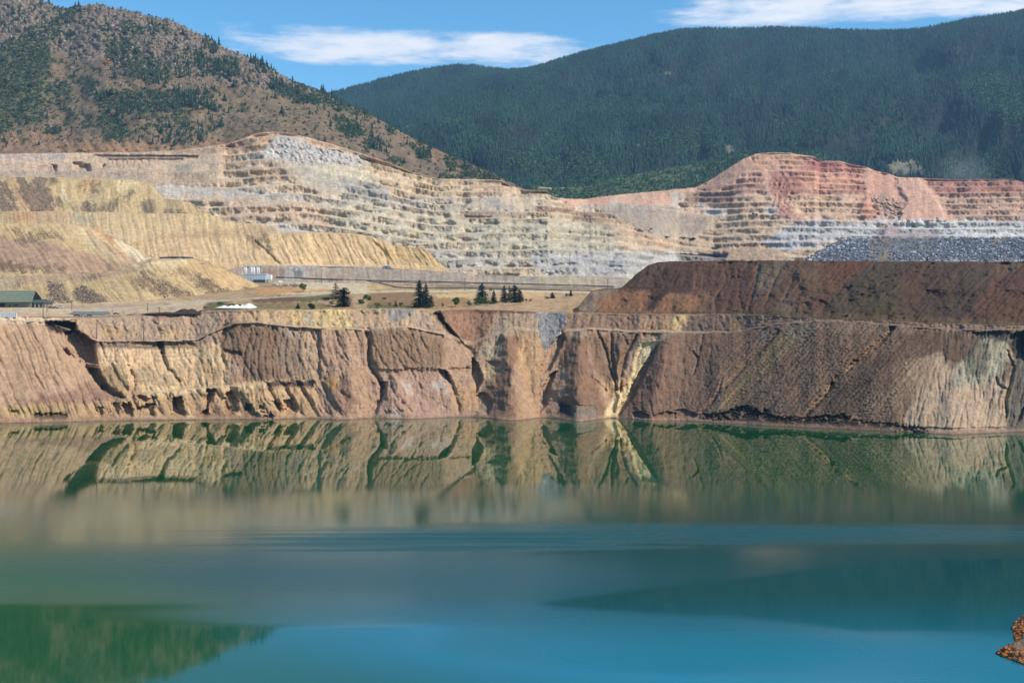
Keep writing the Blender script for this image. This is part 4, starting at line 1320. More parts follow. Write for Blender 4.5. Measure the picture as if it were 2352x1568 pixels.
# ---- grey boulder dump behind the brown one
gd = dump_sheet('rock_dump', 'dark grey heap of blasted rock behind the brown dump', 1850, 2780, [
    (pl((1850, 602), (1900, 600), (2780, 606)), pl((1850, 1420), (2300, 1380), (2780, 1360))),
    (pl((1850, 597), (1880, 581), (1900, 567), (1920, 557), (1935, 551), (1990, 549), (2352, 547), (2780, 548)), pl((1850, 1428), (1900, 1470), (1950, 1490), (2352, 1460), (2780, 1440)))],
    -.2, 380, (112, 112, 122), [
    ('T', [(280, 290), (440, 180), (540, 100), (680, 90), (660, 120), (540, 130), (420, 220), (330, 290)], (150, 124, 74), dict(soft=3, warp=4)),
    ('T', [(860, 85), (1080, 90), (1060, 140), (900, 130)], (156, 126, 82), dict(soft=3, warp=6)),
    ('T', [(860, 130), (1060, 150), (1060, 260), (1000, 280), (880, 260)], (132, 122, 114), SO),
    ('T', [(1010, 240), (1080, 220), (1070, 290), (1000, 290)], (164, 130, 90), dict(soft=3, warp=4)),
    ('T', [(1080, 110), (1380, 110), (1700, 90), (1600, 200), (1450, 260), (1100, 280)], (118, 118, 126), SO),
    ('T', [(1650, 100), (2400, 95), (2400, 290), (1560, 290)], (92, 94, 106), dict(soft=14, warp=14)),
    ('T', [(2050, 95), (2190, 100), (2160, 150), (2040, 150)], (166, 130, 90), dict(soft=3, warp=5)),
    ('T', [(1180, 290), (2400, 285), (2400, 320), (1180, 320)], (176, 172, 168), dict(soft=3, warp=3))],
    rill=1.0, sx=10, lump=3, nrow=60, mat=M_DUMP, gain=.8, tint=(.98, .99, 1.02))


# ================================================================== PIT WALL with benches
def build_pit():
    xs = columns(-420, 2780, 2.2)
    yb = pl((-420, 640), (1000, 640), (1440, 640), (1520, 622), (1600, 608), (2780, 606))
    db = pl((-420, 1880), (500, 1900), (1000, 1860), (1440, 1880), (1500, 2050), (1560, 2350), (1640, 2420), (1800, 2360), (2100, 2330), (2780, 2330))
    yt = pl((-420, 348), (0, 354), (100, 352), (320, 350), (400, 346), (450, 340), (520, 331), (560, 318), (590, 306), (620, 303), (660, 304), (700, 314), (750, 328),
            (800, 343), (870, 366), (900, 376), (940, 393), (1000, 410), (1060, 411), (1100, 412), (1150, 414), (1172, 426), (1200, 436), (1258, 438), (1263, 448), (1275, 454), (1310, 457),
            (1345, 457), (1380, 452), (1440, 445), (1500, 440), (1560, 434), (1596, 431), (1620, 420), (1650, 402), (1680, 382), (1705, 366), (1735, 354),
            (1770, 350), (1810, 351), (1850, 357), (1872, 360), (1882, 369), (1930, 370), (1948, 376), (1990, 384), (2008, 392), (2040, 398), (2062, 407),
            (2120, 409), (2200, 413), (2260, 412), (2325, 411), (2352, 419), (2780, 424))
    dt_ = pl((-420, 2560), (500, 2600), (620, 2650), (900, 2600), (1170, 2560), (1270, 2520), (1345, 2700), (1450, 2850), (1600, 2850), (1770, 2900), (2352, 2800), (2780, 2760))
    _yt = yt
    yt = lambda x: _yt(x) + 2.2 * fbm(np.asarray(x) / 24, np.asarray(x) * 0 + 1.9, 5, 439, .6)
    nr = 330
    t = np.linspace(0, 1, nr)[:, None]
    y0, d0, y1, d1 = yb(xs), db(xs), yt(xs), dt_(xs)
    z0 = CAM_Z + (HY - y0) / FOC * d0
    z1 = CAM_Z + (HY - y1) / FOC * d1
    zz = z0 + (z1 - z0) * t
    dd = d0 + (d1 - d0) * t
    PX = np.repeat(xs[None], nr, 0)
    PY = HY - (zz - CAM_Z) / dd * FOC
    # terraces
    Xw = (PX - CX) / FOC * dd
    step = pl((-420, 24), (700, 23), (1000, 18.5), (1550, 17.5), (1650, 17.0), (2780, 16.5))(xs)[None]
    tilt = np.interp(PX, [-420, 450, 1000, 1300, 1600, 2780], [40, 42, 12, 0, 0, 0])
    sval = (zz + tilt + 3.0 * fbm(PX / 160, PY / 60, 2, 400)) / step
    nfl = np.floor(sval)
    f = sval - nfl
    brk = .13 * fbm(PX / 12, PY / 30, 3, 401)
    ta = np.clip(.46 + brk, .2, .8)
    lowf = np.clip(f / ta, 0, 1)
    hif = np.clip((f - ta) / (1 - ta), 0, 1)
    gz = .34 * lowf + .66 * hif
    gy = .92 * lowf + .08 * hif
    ddz = (d1 - d0) / np.maximum(z1 - z0, 5) * step
    ddz = np.clip(ddz, 0, 60)
    # how strongly the benches are cut
    A = np.ones_like(PX)
    for code, pts, a in (('P', [(-420, 340), (520, 325), (500, 425), (-420, 425)], .75),
                         ('N', [(350, 400), (500, 380), (1250, 420), (1750, 490), (1420, 720), (1050, 720), (700, 560)], .97),
                         ('N', [(0, 290), (600, 200), (1400, 170), (1480, 210), (1240, 260), (1230, 375), (0, 380)], .97),
                         ('P', [(1600, 431), (1690, 375), (1720, 356), (1735, 380), (1680, 420), (1650, 440)], .95),
                         ('F', [(580, 30), (680, 60), (770, 90), (760, 240), (900, 380), (700, 360), (650, 280), (600, 180)], .85),
                         ('F', [(1270, 60), (1660, 100), (1740, 200), (1840, 385), (1290, 392), (1400, 380), (1290, 200)], .92),
                         ('M', [(1050, 350), (1270, 150), (2250, 380), (2400, 560), (1900, 900), (1500, 700)], .7),
                         ('E', [(800, 300), (880, 300), (960, 440), (880, 440)], .9),
                         ('E', [(1060, 220), (1400, 230), (1400, 320), (900, 300)], .8),
                         ('P', [(340, 425), (520, 432), (760, 480), (560, 470), (370, 452)], .8),
                         ('F', [(330, 570), (560, 560), (700, 580), (780, 650), (340, 650)], .9)):
        A *= 1 - a * poly_mask(PX, PY, tr(code, pts), 7, 8)
    A *= np.clip(.86 + 1.4 * fbm(PX / 60, PY / 22, 3, 402), .25, 1)
    A *= sstep(0, .03, t) * sstep(1.0, .985, t)
    dz = (gz - f) * step * A
    dy = (gy - f) * ddz * A
    Z = zz + dz
    Y = dd + dy
    # rough blasted faces, gullied spurs
    face = hif * (1 - hif) * 4 * A
    wv = fbm(PX / 30, PY / 30, 3, 403) * 6
    fl = ridged((PX + wv - .25 * PY) / 6, PY / 25, 3, 404)
    var = .35 + 1.3 * sstep(-.25, .35, fbm(PX / 45, PY / 14, 3, 408))
    fl = .6 * fl + .4 * ridged((PX - .5 * PY + 2 * wv) / 14, (PY + wv) / 9, 3, 409)
    D = (.2 + .8 * sstep(0, .25, hif)) * A * 4.6 * (fl - .5) * var + 5.5 * (ridged((PX + wv - .3 * PY) / 31, PY / 34, 3, 405) - .5) * (.3 + .7 * A)
    D += 14 * fbm(PX / 130, PY / 90, 4, 406) + 3.0 * fbm(PX / 6, PY / 5, 3, 407) * (.35 + .65 * A)
    on = sstep(0, .02, t) * sstep(1.0, .97, t)

    def sink(code, pts, depth, soft=4, warp=4):
        nonlocal D
        D = D + depth * poly_mask(PX, PY, tr(code, pts), soft, warp)
    # named features
    sink('L', [(1000, 310), (1100, 315), (1220, 350), (1240, 425), (1190, 430), (1100, 420), (1010, 390)], 26, 3, 3)
    sink('L', [(720, 350), (775, 352), (770, 440), (740, 420)], 18, 2, 2)
    sink('L', [(1420, 330), (1440, 350), (1360, 425), (1330, 420)], 16, 2, 2)
    sink('L', [(300, 400), (700, 350), (710, 420), (560, 450), (400, 440)], 8, 3, 4)
    sink('L', [(1280, 205), (2352, 215), (2700, 215), (2700, 245), (1500, 248), (1400, 245)], 14, 1.6, 1.6)
    sink('L', [(1480, 265), (2500, 262), (2500, 275), (1500, 275)], 8, 1.3, 1)
    for x0 in (1500, 1560, 1640, 1700, 1800, 1900, 2000):
        sink('L', [(x0, 275), (x0 + 40, 275), (x0 + 30, 330 + (x0 % 7) * 6)], 8, 1.5, 3)
    sink('M', [(640, 265), (900, 270), (900, 290), (640, 290)], 10, 2, 3)
    sink('M', [(420, 262), (560, 255), (620, 290), (420, 285)], 12, 2, 3)
    sink('M', [(1850, 305), (2000, 320), (2040, 350), (1870, 335)], 14, 2, 4)
    sink('M', [(2230, 385), (2420, 430), (2420, 460), (2240, 430)], 14, 2, 4)
    sink('N', [(1200, 890), (1790, 905), (1780, 940), (1560, 970), (1250, 965)], 14, 2, 4)
    rough = poly_mask(PX, PY, tr('M', [(1100, 360), (1270, 170), (1600, 230), (2300, 420), (2350, 520), (1600, 480), (1250, 430)]), 6, 8)
    D += rough * 14 * (ridged((PX - .5 * PY + wv) / 12, (PY + wv) / 14, 3, 410) - .5)
    bl = poly_mask(PX, PY, tr('F', [(1290, 200), (1400, 230), (1520, 250), (1540, 350), (1440, 385), (1360, 330)]), 6, 8)
    D += bl * 18 * (ridged((PX - .4 * PY) / 14, PY / 12, 3, 411) - .4)
    sl = poly_mask(PX, PY, tr('F', [(650, 100), (740, 60), (800, 200), (760, 300), (700, 350), (640, 250)]), 6, 8)
    D += sl * 10 * (ridged((PX) / 12, PY / 14, 3, 412) - .4)
    fan = poly_mask(PX, PY, tr('F', [(1480, 100), (1640, 120), (1740, 220), (1840, 385), (1500, 390), (1560, 250)]), 8, 8)
    D -= fan * 16
    cone_ = poly_mask(PX, PY, tr('F', [(1290, 230), (1310, 300), (1400, 392), (1280, 392), (1240, 300)]), 8, 6)
    D -= cone_ * 10
    # gully sides of the grey slope between the two walls
    D = D * on
    Y = Y + D
    X = (PX - CX) / FOC * Y
    # thickness behind the top edge
    s = Sheet()
    s.name = 'pit_wall'
    bx, by, bz = X[-1:] * 1.03, Y[-1:] + 90, Z[-1:] - 12
    s.X = np.concatenate([X[:1], X, bx])
    s.Y = np.concatenate([Y[:1] - 4, Y, by])
    s.Z = np.concatenate([Z[:1] - 60, Z, bz])
    cat = lambda a: np.concatenate([a[:1], a, a[-1:]])
    px, py, hi, AA, low = cat(PX), cat(PY), cat(hif), cat(A), cat(lowf)
    C = np.zeros(px.shape + (3,), np.float32) + lin((206, 184, 154))[None, None]
    W = dict(soft=10, warp=18, wscale=30.0)
    P = lambda code, pts, c, **k: paint(C, px, py, code, pts, c, **{**W, **k})
    P('P', [(-420, 330), (540, 320), (540, 430), (-420, 430)], (196, 164, 134))
    P('L', [(0, 230), (1300, 200), (1200, 310), (700, 350), (300, 400), (0, 420)], (204, 170, 140))
    P('L', [(0, 440), (1100, 440), (2000, 440), (2000, 560), (0, 540)], (172, 148, 124), soft=5, warp=8)
    P('L', [(0, 220), (680, 215), (900, 220), (900, 260), (0, 255)], (186, 168, 156), soft=3, warp=4)
    P('L', [(700, 215), (900, 210), (890, 255), (720, 262)], (160, 156, 158), soft=3, warp=4)
    P('M', [(0, 280), (560, 260), (560, 360), (0, 370)], (176, 142, 112), soft=4, warp=6)
    P('L', [(1270, 205), (2720, 215), (2700, 248), (1500, 250)], (104, 84, 70), soft=2, warp=2)
    P('M', [(560, 230), (1000, 80), (1500, 90), (1900, 200), (2200, 300), (2500, 390), (3000, 640), (2700, 620), (2200, 380), (1600, 250), (1270, 240), (1050, 350), (640, 400)], (202, 158, 116), soft=5, warp=8)
    P('M', [(640, 240), (950, 210), (1000, 300), (640, 300)], (150, 114, 84), soft=4, warp=6)
    P('M', [(640, 300), (1050, 330), (980, 400), (800, 410), (560, 400)], (216, 176, 134), soft=4, warp=6)
    P('M', [(1050, 360), (1270, 170), (1600, 200), (1650, 260), (2300, 400), (2352, 520), (1700, 490), (1300, 440), (820, 410)], (182, 182, 184), soft=5, warp=10)
    P('M', [(1050, 350), (1230, 330), (1270, 380), (1100, 400)], (206, 208, 208), soft=5, warp=8)
    P('M', [(400, 420), (1250, 440), (1550, 620), (1500, 680), (900, 640), (350, 600)], (192, 162, 132), soft=8, warp=10)
    P('M', [(50, 520), (240, 500), (240, 570), (60, 590)], (140, 134, 128), soft=4, warp=6)
    P('M', [(250, 510), (420, 510), (400, 590), (260, 590)], (212, 180, 142), soft=4, warp=6)
    P('M', [(0, 600), (420, 610), (420, 690), (0, 680)], (160, 132, 108), soft=4, warp=6)
    P('M', [(500, 610), (900, 640), (1200, 700), (1700, 680), (1700, 780), (1200, 760), (500, 700)], (218, 190, 154), soft=6, warp=12)
    P('M', [(970, 580), (1020, 580), (1020, 630), (980, 630)], (212, 156, 92), soft=3, warp=5)
    P('M', [(1480, 480), (1800, 500), (2352, 640), (2700, 900), (2300, 900), (1700, 760), (1500, 660)], (176, 170, 154), soft=8, warp=14)
    P('M', [(1600, 490), (2200, 530), (2352, 600), (2352, 680), (1900, 600)], (208, 196, 166), soft=6, warp=12)
    P('M', [(-200, 760), (0, 755), (600, 790), (1500, 860), (1900, 950), (1300, 960), (400, 880), (-100, 870)], (190, 184, 180), soft=5, warp=8)
    P('M', [(2100, 920), (2352, 960), (2352, 1020), (2000, 980)], (176, 174, 174), soft=6, warp=10)
    P('M', [(100, 870), (900, 900), (1900, 970), (2000, 1090), (1900, 1280), (1200, 1240), (700, 1130), (300, 980)], (208, 174, 142), soft=7, warp=12)
    P('M', [(380, 990), (540, 1000), (540, 1070), (460, 1080)], (228, 210, 180), soft=4, warp=6)
    P('M', [(1820, 1180), (1890, 1180), (1890, 1260), (1830, 1260)], (222, 166, 130), soft=4, warp=6)
    P('M', [(1000, 1180), (1300, 1200), (1900, 1280), (1400, 1300), (1250, 1250)], (214, 212, 206), soft=4, warp=8)
    P('M', [(1900, 950), (2352, 1000), (2700, 1100), (2700, 1400), (2352, 1330), (1950, 1280)], (192, 182, 154), soft=8, warp=14)
    P('E', [(0, 230), (800, 280), (900, 520), (600, 540), (350, 470), (0, 340)], (202, 190, 162), soft=10, warp=18)
    P('E', [(100, 100), (400, 160), (500, 260), (250, 220), (100, 160)], (160, 158, 156), soft=6, warp=12)
    P('E', [(280, 0), (500, 0), (760, 100), (1100, 110), (1000, 220), (500, 220), (300, 80)], (208, 180, 138), soft=6, warp=10)
    P('E', [(950, 105), (1260, 120), (1230, 180), (1070, 210), (900, 120)], (190, 156, 124), soft=4, warp=6)
    P('E', [(1250, 180), (1500, 185), (1520, 225), (1250, 215)], (206, 178, 140), soft=3, warp=5)
    P('E', [(0, 235), (900, 225), (1040, 220), (1040, 240), (700, 250), (640, 300), (400, 280), (0, 250)], (190, 180, 174), soft=4, warp=6)
    P('E', [(1060, 230), (1160, 230), (1290, 310), (1150, 315)], (148, 144, 144), soft=4, warp=6)
    P('E', [(1160, 235), (1660, 250), (1700, 290), (1400, 320), (1300, 310)], (198, 176, 150), soft=5, warp=6)
    P('E', [(700, 250), (1060, 240), (1140, 315), (860, 320), (700, 300)], (190, 176, 154), soft=5, warp=6)
    P('E', [(1390, 290), (1660, 295), (1660, 320), (1390, 312)], (146, 106, 82), soft=3, warp=4)
    P('E', [(1650, 325), (1900, 330), (2000, 390), (1650, 375)], (150, 116, 90), soft=4, warp=6)
    P('E', [(1740, 380), (2080, 400), (2140, 430), (1800, 430)], (156, 120, 94), soft=5, warp=8)
    P('E', [(900, 320), (1300, 330), (1300, 370), (900, 370)], (162, 138, 112), soft=5, warp=10)
    P('E', [(1880, 330), (2000, 380), (2150, 440), (2352, 520), (2352, 590), (2150, 560), (1950, 470)], (198, 164, 132), soft=5, warp=8)
    P('E', [(920, 380), (1700, 380), (1900, 440), (1900, 600), (1000, 600), (940, 480)], (184, 178, 156), soft=8, warp=16)
    P('E', [(1350, 595), (2352, 590), (2352, 640), (2100, 760), (1500, 750), (1400, 690)], (172, 176, 182), soft=7, warp=12)
    P('E', [(690, 580), (1100, 600), (1400, 680), (900, 710), (780, 690)], (186, 182, 174), soft=6, warp=12)
    P('N', [(350, 400), (500, 380), (1250, 425), (1760, 485), (1600, 640), (1420, 722), (1050, 722), (860, 640), (700, 560), (500, 450)], (146, 132, 120), soft=4, warp=4)
    P('N', [(0, 290), (700, 215), (1300, 175), (1400, 175), (1480, 210), (1300, 260), (1230, 380), (0, 375)], (212, 156, 124), soft=3, warp=4)
    P('N', [(250, 280), (550, 260), (500, 370), (300, 360)], (204, 136, 108), soft=5, warp=6)
    P('N', [(500, 300), (560, 300), (590, 370), (490, 370)], (190, 178, 172), soft=4, warp=5)
    P('N', [(1180, 220), (1230, 220), (1330, 280), (1240, 310), (1230, 380), (1180, 370)], (180, 172, 170), soft=4, warp=5)
    P('N', [(160, 360), (1240, 375), (1240, 400), (160, 395)], (160, 150, 142), soft=3, warp=3)
    # red hill
    P('I', [(100, 1240), (330, 1120), (450, 1070), (560, 1030), (940, 1050), (1300, 1130), (1700, 1200), (2352, 1210), (2500, 1240), (2500, 1420), (100, 1420)], (206, 158, 134), soft=3, warp=4)
    P('I', [(60, 1270), (330, 1110), (560, 1030), (620, 1035), (420, 1130), (180, 1290)], (192, 146, 124), soft=4, warp=5)
    P('I', [(450, 1060), (850, 1050), (860, 1150), (440, 1150)], (200, 152, 118), soft=6, warp=10)
    P('I', [(880, 1070), (1080, 1090), (1120, 1150), (880, 1160)], (168, 92, 84), soft=6, warp=12)
    P('I', [(1080, 1090), (1240, 1120), (1280, 1170), (1100, 1160)], (184, 112, 92), soft=6, warp=12)
    P('I', [(800, 1160), (1240, 1180), (1280, 1260), (1150, 1280), (820, 1260)], (216, 152, 124), soft=8, warp=12)
    P('I', [(640, 1170), (830, 1180), (860, 1300), (1270, 1270), (1270, 1300), (860, 1310), (700, 1340), (640, 1260)], (166, 96, 84), soft=6, warp=10)
    P('I', [(80, 1300), (400, 1290), (600, 1310), (640, 1360), (640, 1450), (20, 1450)], (206, 174, 142), soft=7, warp=10)
    P('I', [(80, 1300), (390, 1300), (390, 1380), (60, 1380)], (150, 112, 92), soft=3, warp=5)
    P('I', [(150, 1250), (600, 1240), (590, 1290), (150, 1290)], (176, 130, 104), soft=5, warp=7)
    P('I', [(780, 1320), (1300, 1320), (1300, 1500), (820, 1480)], (210, 176, 142), soft=8, warp=12)
    P('I', [(1280, 1130), (1480, 1180), (1520, 1320), (1300, 1330)], (198, 142, 116), soft=6, warp=10)
    P('I', [(1310, 1330), (1420, 1310), (1520, 1350), (1500, 1480), (1420, 1490)], (170, 140, 124), soft=6, warp=10)
    P('I', [(1480, 1190), (1680, 1210), (1750, 1330), (1850, 1500), (1500, 1500), (1560, 1380)], (212, 160, 134), soft=5, warp=8)
    P('I', [(1270, 1280), (1320, 1380), (1410, 1500), (1280, 1500), (1240, 1400)], (202, 140, 116), soft=4, warp=6)
    P('I', [(640, 1380), (740, 1390), (890, 1500), (680, 1440)], (190, 130, 112), soft=5, warp=6)
    P('I', [(1720, 1220), (2500, 1215), (2500, 1300), (1760, 1290)], (176, 116, 98), soft=6, warp=12)
    P('I', [(1830, 1270), (1930, 1270), (1930, 1330), (1840, 1330)], (156, 84, 78), soft=6, warp=10)
    P('I', [(2150, 1225), (2500, 1220), (2500, 1290), (2200, 1280)], (156, 96, 84), soft=6, warp=10)
    P('I', [(1780, 1320), (2500, 1310), (2500, 1500), (1830, 1480)], (196, 158, 134), soft=8, warp=12)
    # pale blue-grey bottom benches
    P('F', [(240, 340), (700, 350), (760, 600), (330, 600), (200, 480)], (200, 176, 142), soft=8, warp=12)
    P('F', [(150, 290), (340, 295), (330, 345), (200, 340)], (206, 208, 206), soft=5, warp=10)
    P('F', [(600, 290), (670, 290), (665, 345), (600, 345)], (204, 208, 206), soft=5, warp=8)
    P('F', [(770, 375), (1100, 395), (1100, 440), (760, 440)], (176, 168, 162), soft=5, warp=6)
    P('F', [(850, 400), (1500, 385), (1850, 385), (2400, 385), (2400, 520), (900, 520), (760, 560), (560, 560), (720, 450)], (186, 198, 208), soft=6, warp=12)
    P('F', [(1480, 385), (2200, 395), (2200, 430), (1500, 440)], (206, 220, 226), soft=5, warp=8)
    P('F', [(1820, 460), (2400, 455), (2400, 495), (1830, 495)], (204, 218, 226), soft=5, warp=8)
    P('F', [(1380, 400), (1560, 450), (1780, 470), (1780, 500), (1350, 500)], (156, 154, 162), soft=6, warp=10)
    P('F', [(560, 530), (900, 525), (980, 560), (700, 580)], (180, 192, 206), soft=5, warp=9)
    P('F', [(330, 560), (560, 558), (700, 580), (780, 655), (340, 655)], (190, 160, 124), soft=5, warp=8)
    P('F', [(0, 480), (330, 500), (340, 570), (0, 600)], (184, 162, 132), soft=6, warp=8)
    P('F', [(0, 600), (350, 605), (330, 655), (0, 655)], (112, 118, 128), soft=3, warp=5)
    P('N', [(1050, 890), (1200, 890), (1250, 970), (1030, 980)], (176, 182, 188), soft=4, warp=6)
    cm_ = lin((198, 178, 150))[None, None] * sstep(1650, 1550, px)[..., None] + lin((196, 156, 132))[None, None] * sstep(1550, 1650, px)[..., None]
    C += (cm_ - C) * .3
    # bench faces are fresh, darker rock; the talus under them is paler dust
    hue = fbm(px / 22, py / 10, 4, 420)
    dkf = sstep(.05, .45, hi) * AA
    C *= (1 - .20 * dkf * (1 + 1.2 * fbm(px / 8, py / 6, 3, 421)))[..., None]
    bt = sstep(.0, .25, fbm(px / 90, py / 40, 2, 430)) * dkf
    C *= (1 - .22 * bt)[..., None] * np.array([1.0, .97, .93])[None, None] ** bt[..., None]
    C *= (1 + .17 * hue + .20 * fbm(px / 5, py / 4, 3, 422) + .3 * fbm((px - .3 * py) / 5, py / 22, 3, 423))[..., None]
    C *= 1 + fbm(px / 34, py / 16, 3, 424)[..., None] * np.array([.06, 0., -.14])[None, None]
    sp = sstep(.34, .48, fbm(px / 3.4, py / 2.4, 2, 425))
    C *= (1 - .34 * sp)[..., None]
    o = finish_sheet(s, M_PIT, C * 0.93, smooth=True, k=.82, tint=(1.02, .98, .99))
    tag(o, 'benched open pit wall in cream, grey and red rock across the picture', 'pit wall', kind='structure')
    s.T = None
    project(s)
    s.px[0] = s.px[1]
    return s


pit = build_pit()

# ================================================================== MOUNTAINS
ml_top = pl((-420, -70), (-200, -60), (-60, -40), (0, -28), (50, -12), (85, 0), (110, 8), (130, 17), (150, 23), (178, 17), (200, 14), (215, 11), (240, 12), (262, 20),
            (275, 21), (300, 26), (340, 37), (370, 43), (395, 50), (420, 62), (440, 70), (480, 92), (520, 112), (560, 130), (600, 149), (640, 171), (680, 191),
            (720, 204), (760, 221), (800, 240), (850, 263), (900, 291), (960, 324), (1020, 351), (1080, 377), (1130, 399), (1180, 422), (1215, 440), (1250, 462), (1300, 500))


def build_left_mountain():
    xs = columns(-420, 1300, 3.0, core=(-60, 1300))
    base = pl((-420, 372), (0, 372), (500, 352), (640, 322), (800, 365), (1000, 430), (1200, 460), (1300, 510))
    db = pl((-420, 2640), (500, 2680), (1000, 2680), (1300, 2620))
    dt_ = pl((-420, 3750), (0, 3700), (300, 3550), (700, 3300), (1000, 3050), (1300, 2720))
    s = make_sheet('rocky_mountain', xs, [
        (lambda x: base(x) + 40, db, 3),
        (base, db, 200),
        (ml_top, dt_, 8),
        (lambda x: ml_top(x) + 22, lambda x: dt_(x) + 380, 1)])
    px, py, T = s.px.copy(), s.py.copy(), s.T
    on = sstep(.9, 1.08, T) * sstep(2.1, 1.9, T)
    D = 70 * fbm(px / 210, py / 150, 4, 500) * sstep(2.0, 1.75, T) * on
    rk = np.clip(poly_mask(px, py, [(-400, -80), (300, 0), (620, 140), (720, 215), (560, 190), (420, 150), (330, 160), (200, 130), (60, 90), (0, 130), (-400, 130)], 18, 30, 40)
                 + .5 * sstep(.15, .4, fbm(px / 50, py / 40, 4, 501)) * sstep(520, 420, px), 0, 1)
    D += on * (rk * (26 * (ridged(px / 20, py / 18, 3, 502) - .5) + 8 * fbm(px / 5, py / 5, 2, 503)) + 9 * (ridged((px - .9 * py) / 46, py / 120, 2, 504) - .5) * (1 - rk) + 4 * fbm(px / 10, py / 9, 3, 505))
    jag = sstep(1.85, 2.0, T) * sstep(2.6, 2.0, T)
    s.Z = s.Z + jag * rk * (9 * ridged(px / 9, py * 0, 2, 506) - 4)
    s.Y = s.Y + D
    s.X = (px - CX) / FOC * s.Y
    C = np.zeros(px.shape + (3,), np.float32) + lin((138, 114, 94))[None, None]
    P = lambda code, pts, c, **k: paint(C, px, py, code, pts, c, **{**dict(soft=10, warp=16, wscale=25.0), **k})
    P('G', [(1350, 650), (1900, 600), (2500, 900), (1900, 870), (1700, 880), (1300, 990), (1350, 760)], (140, 116, 94))
    P('G', [(0, 860), (400, 900), (1000, 980), (1700, 900), (1500, 1060), (0, 1100)], (158, 124, 98), soft=7)
    P('G', [(400, 950), (1100, 1000), (1500, 980), (1500, 1050), (400, 1060)], (170, 128, 98), soft=5)
    P('G', [(1150, 180), (1700, 400), (2300, 700), (2100, 560), (1600, 330), (1200, 130)], (150, 124, 104), soft=6)
    P('H', [(150, 720), (500, 800), (800, 960), (1150, 1180), (900, 1180), (500, 900)], (156, 122, 94), soft=7)
    C += (lin((142, 130, 124))[None, None] - C) * (rk * .45)[..., None]
    rr = ridged(px / 20, py / 18, 3, 502)
    C *= (1 + rk * .5 * (rr - .5))[..., None]
    # green cover: brush ground tint
    veg = veg_left(px, py)
    C += (lin((92, 100, 66))[None, None] - C) * (veg * .75)[..., None]
    C *= (1 + .25 * fbm(px / 20, py / 14, 4, 507) + .22 * fbm(px / 4, py / 4, 2, 508) + .16 * fbm((px - .9 * py) / 6, py / 60, 3, 509))[..., None]
    # trails
    stroke(C, px, py, 'G', [(1480, 690), (1560, 780), (1650, 850), (1700, 880)], (166, 138, 112), 1.6, .6)
    stroke(C, px, py, 'G', [(1620, 660), (1800, 800), (2000, 880)], (164, 136, 112), 1.4, .5)
    stroke(C, px, py, 'G', [(1380, 850), (1600, 855), (2000, 865)], (104, 84, 70), 1.2, .6)
    o = finish_sheet(s, M_HILL, C * .70, k=.92, tint=(.965, 1.0, .95))
    tag(o, 'rocky brown mountain dotted with conifers on the left', 'mountain', kind='structure')
    project(s)
    s.rk = rk
    return s


VEG_POLYS = [('G', [(-60, 330), (250, 180), (500, 60), (520, 90), (430, 170), (330, 300), (340, 480), (280, 640), (300, 700), (60, 860), (-60, 980)], 1.0),
             ('G', [(340, 560), (450, 560), (480, 680), (420, 740), (280, 700)], .7),
             ('G', [(800, 170), (880, 160), (970, 190), (980, 230), (820, 230)], .9), ('G', [(1030, 170), (1150, 190), (1160, 230), (1050, 220)], .6),
             ('G', [(700, 280), (860, 290), (1000, 400), (1150, 420), (1160, 540), (900, 520), (760, 420)], .85),
             ('G', [(1380, 390), (1600, 420), (1620, 510), (1450, 480)], .8), ('G', [(350, 60), (540, 50), (530, 110), (400, 120)], .7),
             ('G', [(640, 640), (900, 600), (1200, 620), (1300, 830), (1080, 820), (900, 780), (700, 700)], .6),
             ('G', [(670, 750), (780, 780), (880, 880), (820, 960), (720, 940), (680, 860)], 1.0), ('G', [(80, 760), (300, 740), (280, 830), (80, 840)], 1.0),
             ('G', [(450, 745), (530, 760), (520, 795), (450, 790)], 1.0), ('G', [(560, 820), (630, 830), (620, 860), (570, 855)], 1.0),
             ('G', [(1830, 560), (2100, 560), (2250, 640), (2352, 680), (2300, 720), (2050, 690), (1840, 600)], .7), ('G', [(2240, 780), (2352, 800), (2352, 900), (2280, 840)], .8),
             ('H', [(40, 800), (150, 800), (270, 900), (240, 925), (80, 870)], 1.0), ('H', [(390, 860), (460, 865), (455, 905), (400, 900)], 1.1),
             ('H', [(580, 935), (640, 945), (690, 975), (600, 970)], 1.0), ('H', [(570, 990), (690, 990), (680, 1080), (590, 1050)], .8),
             ('H', [(800, 1050), (900, 1060), (960, 1140), (860, 1150), (790, 1110)], 1.0), ('H', [(960, 1120), (1130, 1180), (1160, 1220), (980, 1210), (890, 1190)], 1.0),
             ('H', [(230, 960), (290, 960), (310, 1010), (260, 1010)], .9), ('H', [(410, 1050), (520, 1090), (500, 1120), (420, 1090)], .8),
             ('H', [(720, 920), (800, 950), (780, 985), (720, 975)], 1.0), ('H', [(1040, 1090), (1160, 1110), (1250, 1200), (1150, 1160)], .8),
             ('H', [(740, 1190), (870, 1180), (870, 1210), (740, 1215)], .8), ('H', [(1170, 1280), (1260, 1270), (1270, 1300), (1180, 1305)], 1.0),
             ('G', [(940, 830), (1100, 850), (1090, 880), (950, 870)], .7), ('G', [(300, 870), (400, 860), (400, 900), (300, 905)], .8),
             ('H', [(0, 640), (80, 680), (200, 740), (300, 790), (200, 780), (40, 740)], .6)]


def veg_left(px, py):
    v = np.zeros(px.shape, np.float32)
    for code, pts, a in VEG_POLYS:
        v = np.maximum(v, a * poly_mask(px, py, tr(code, pts), 7, 14, 18.0))
    n = fbm(px / 12, py / 9, 3, 520)
    v = np.clip(v * (.9 + 1.0 * n), 0, 1)
    v = np.maximum(v, .9 * sstep(.22, .45, fbm(px / 34, py / 26, 4, 521)) * sstep(640, 520, px) * sstep(300, 250, py) * sstep(12, 30, py - ml_top(px)))
    return v


ml = build_left_mountain()

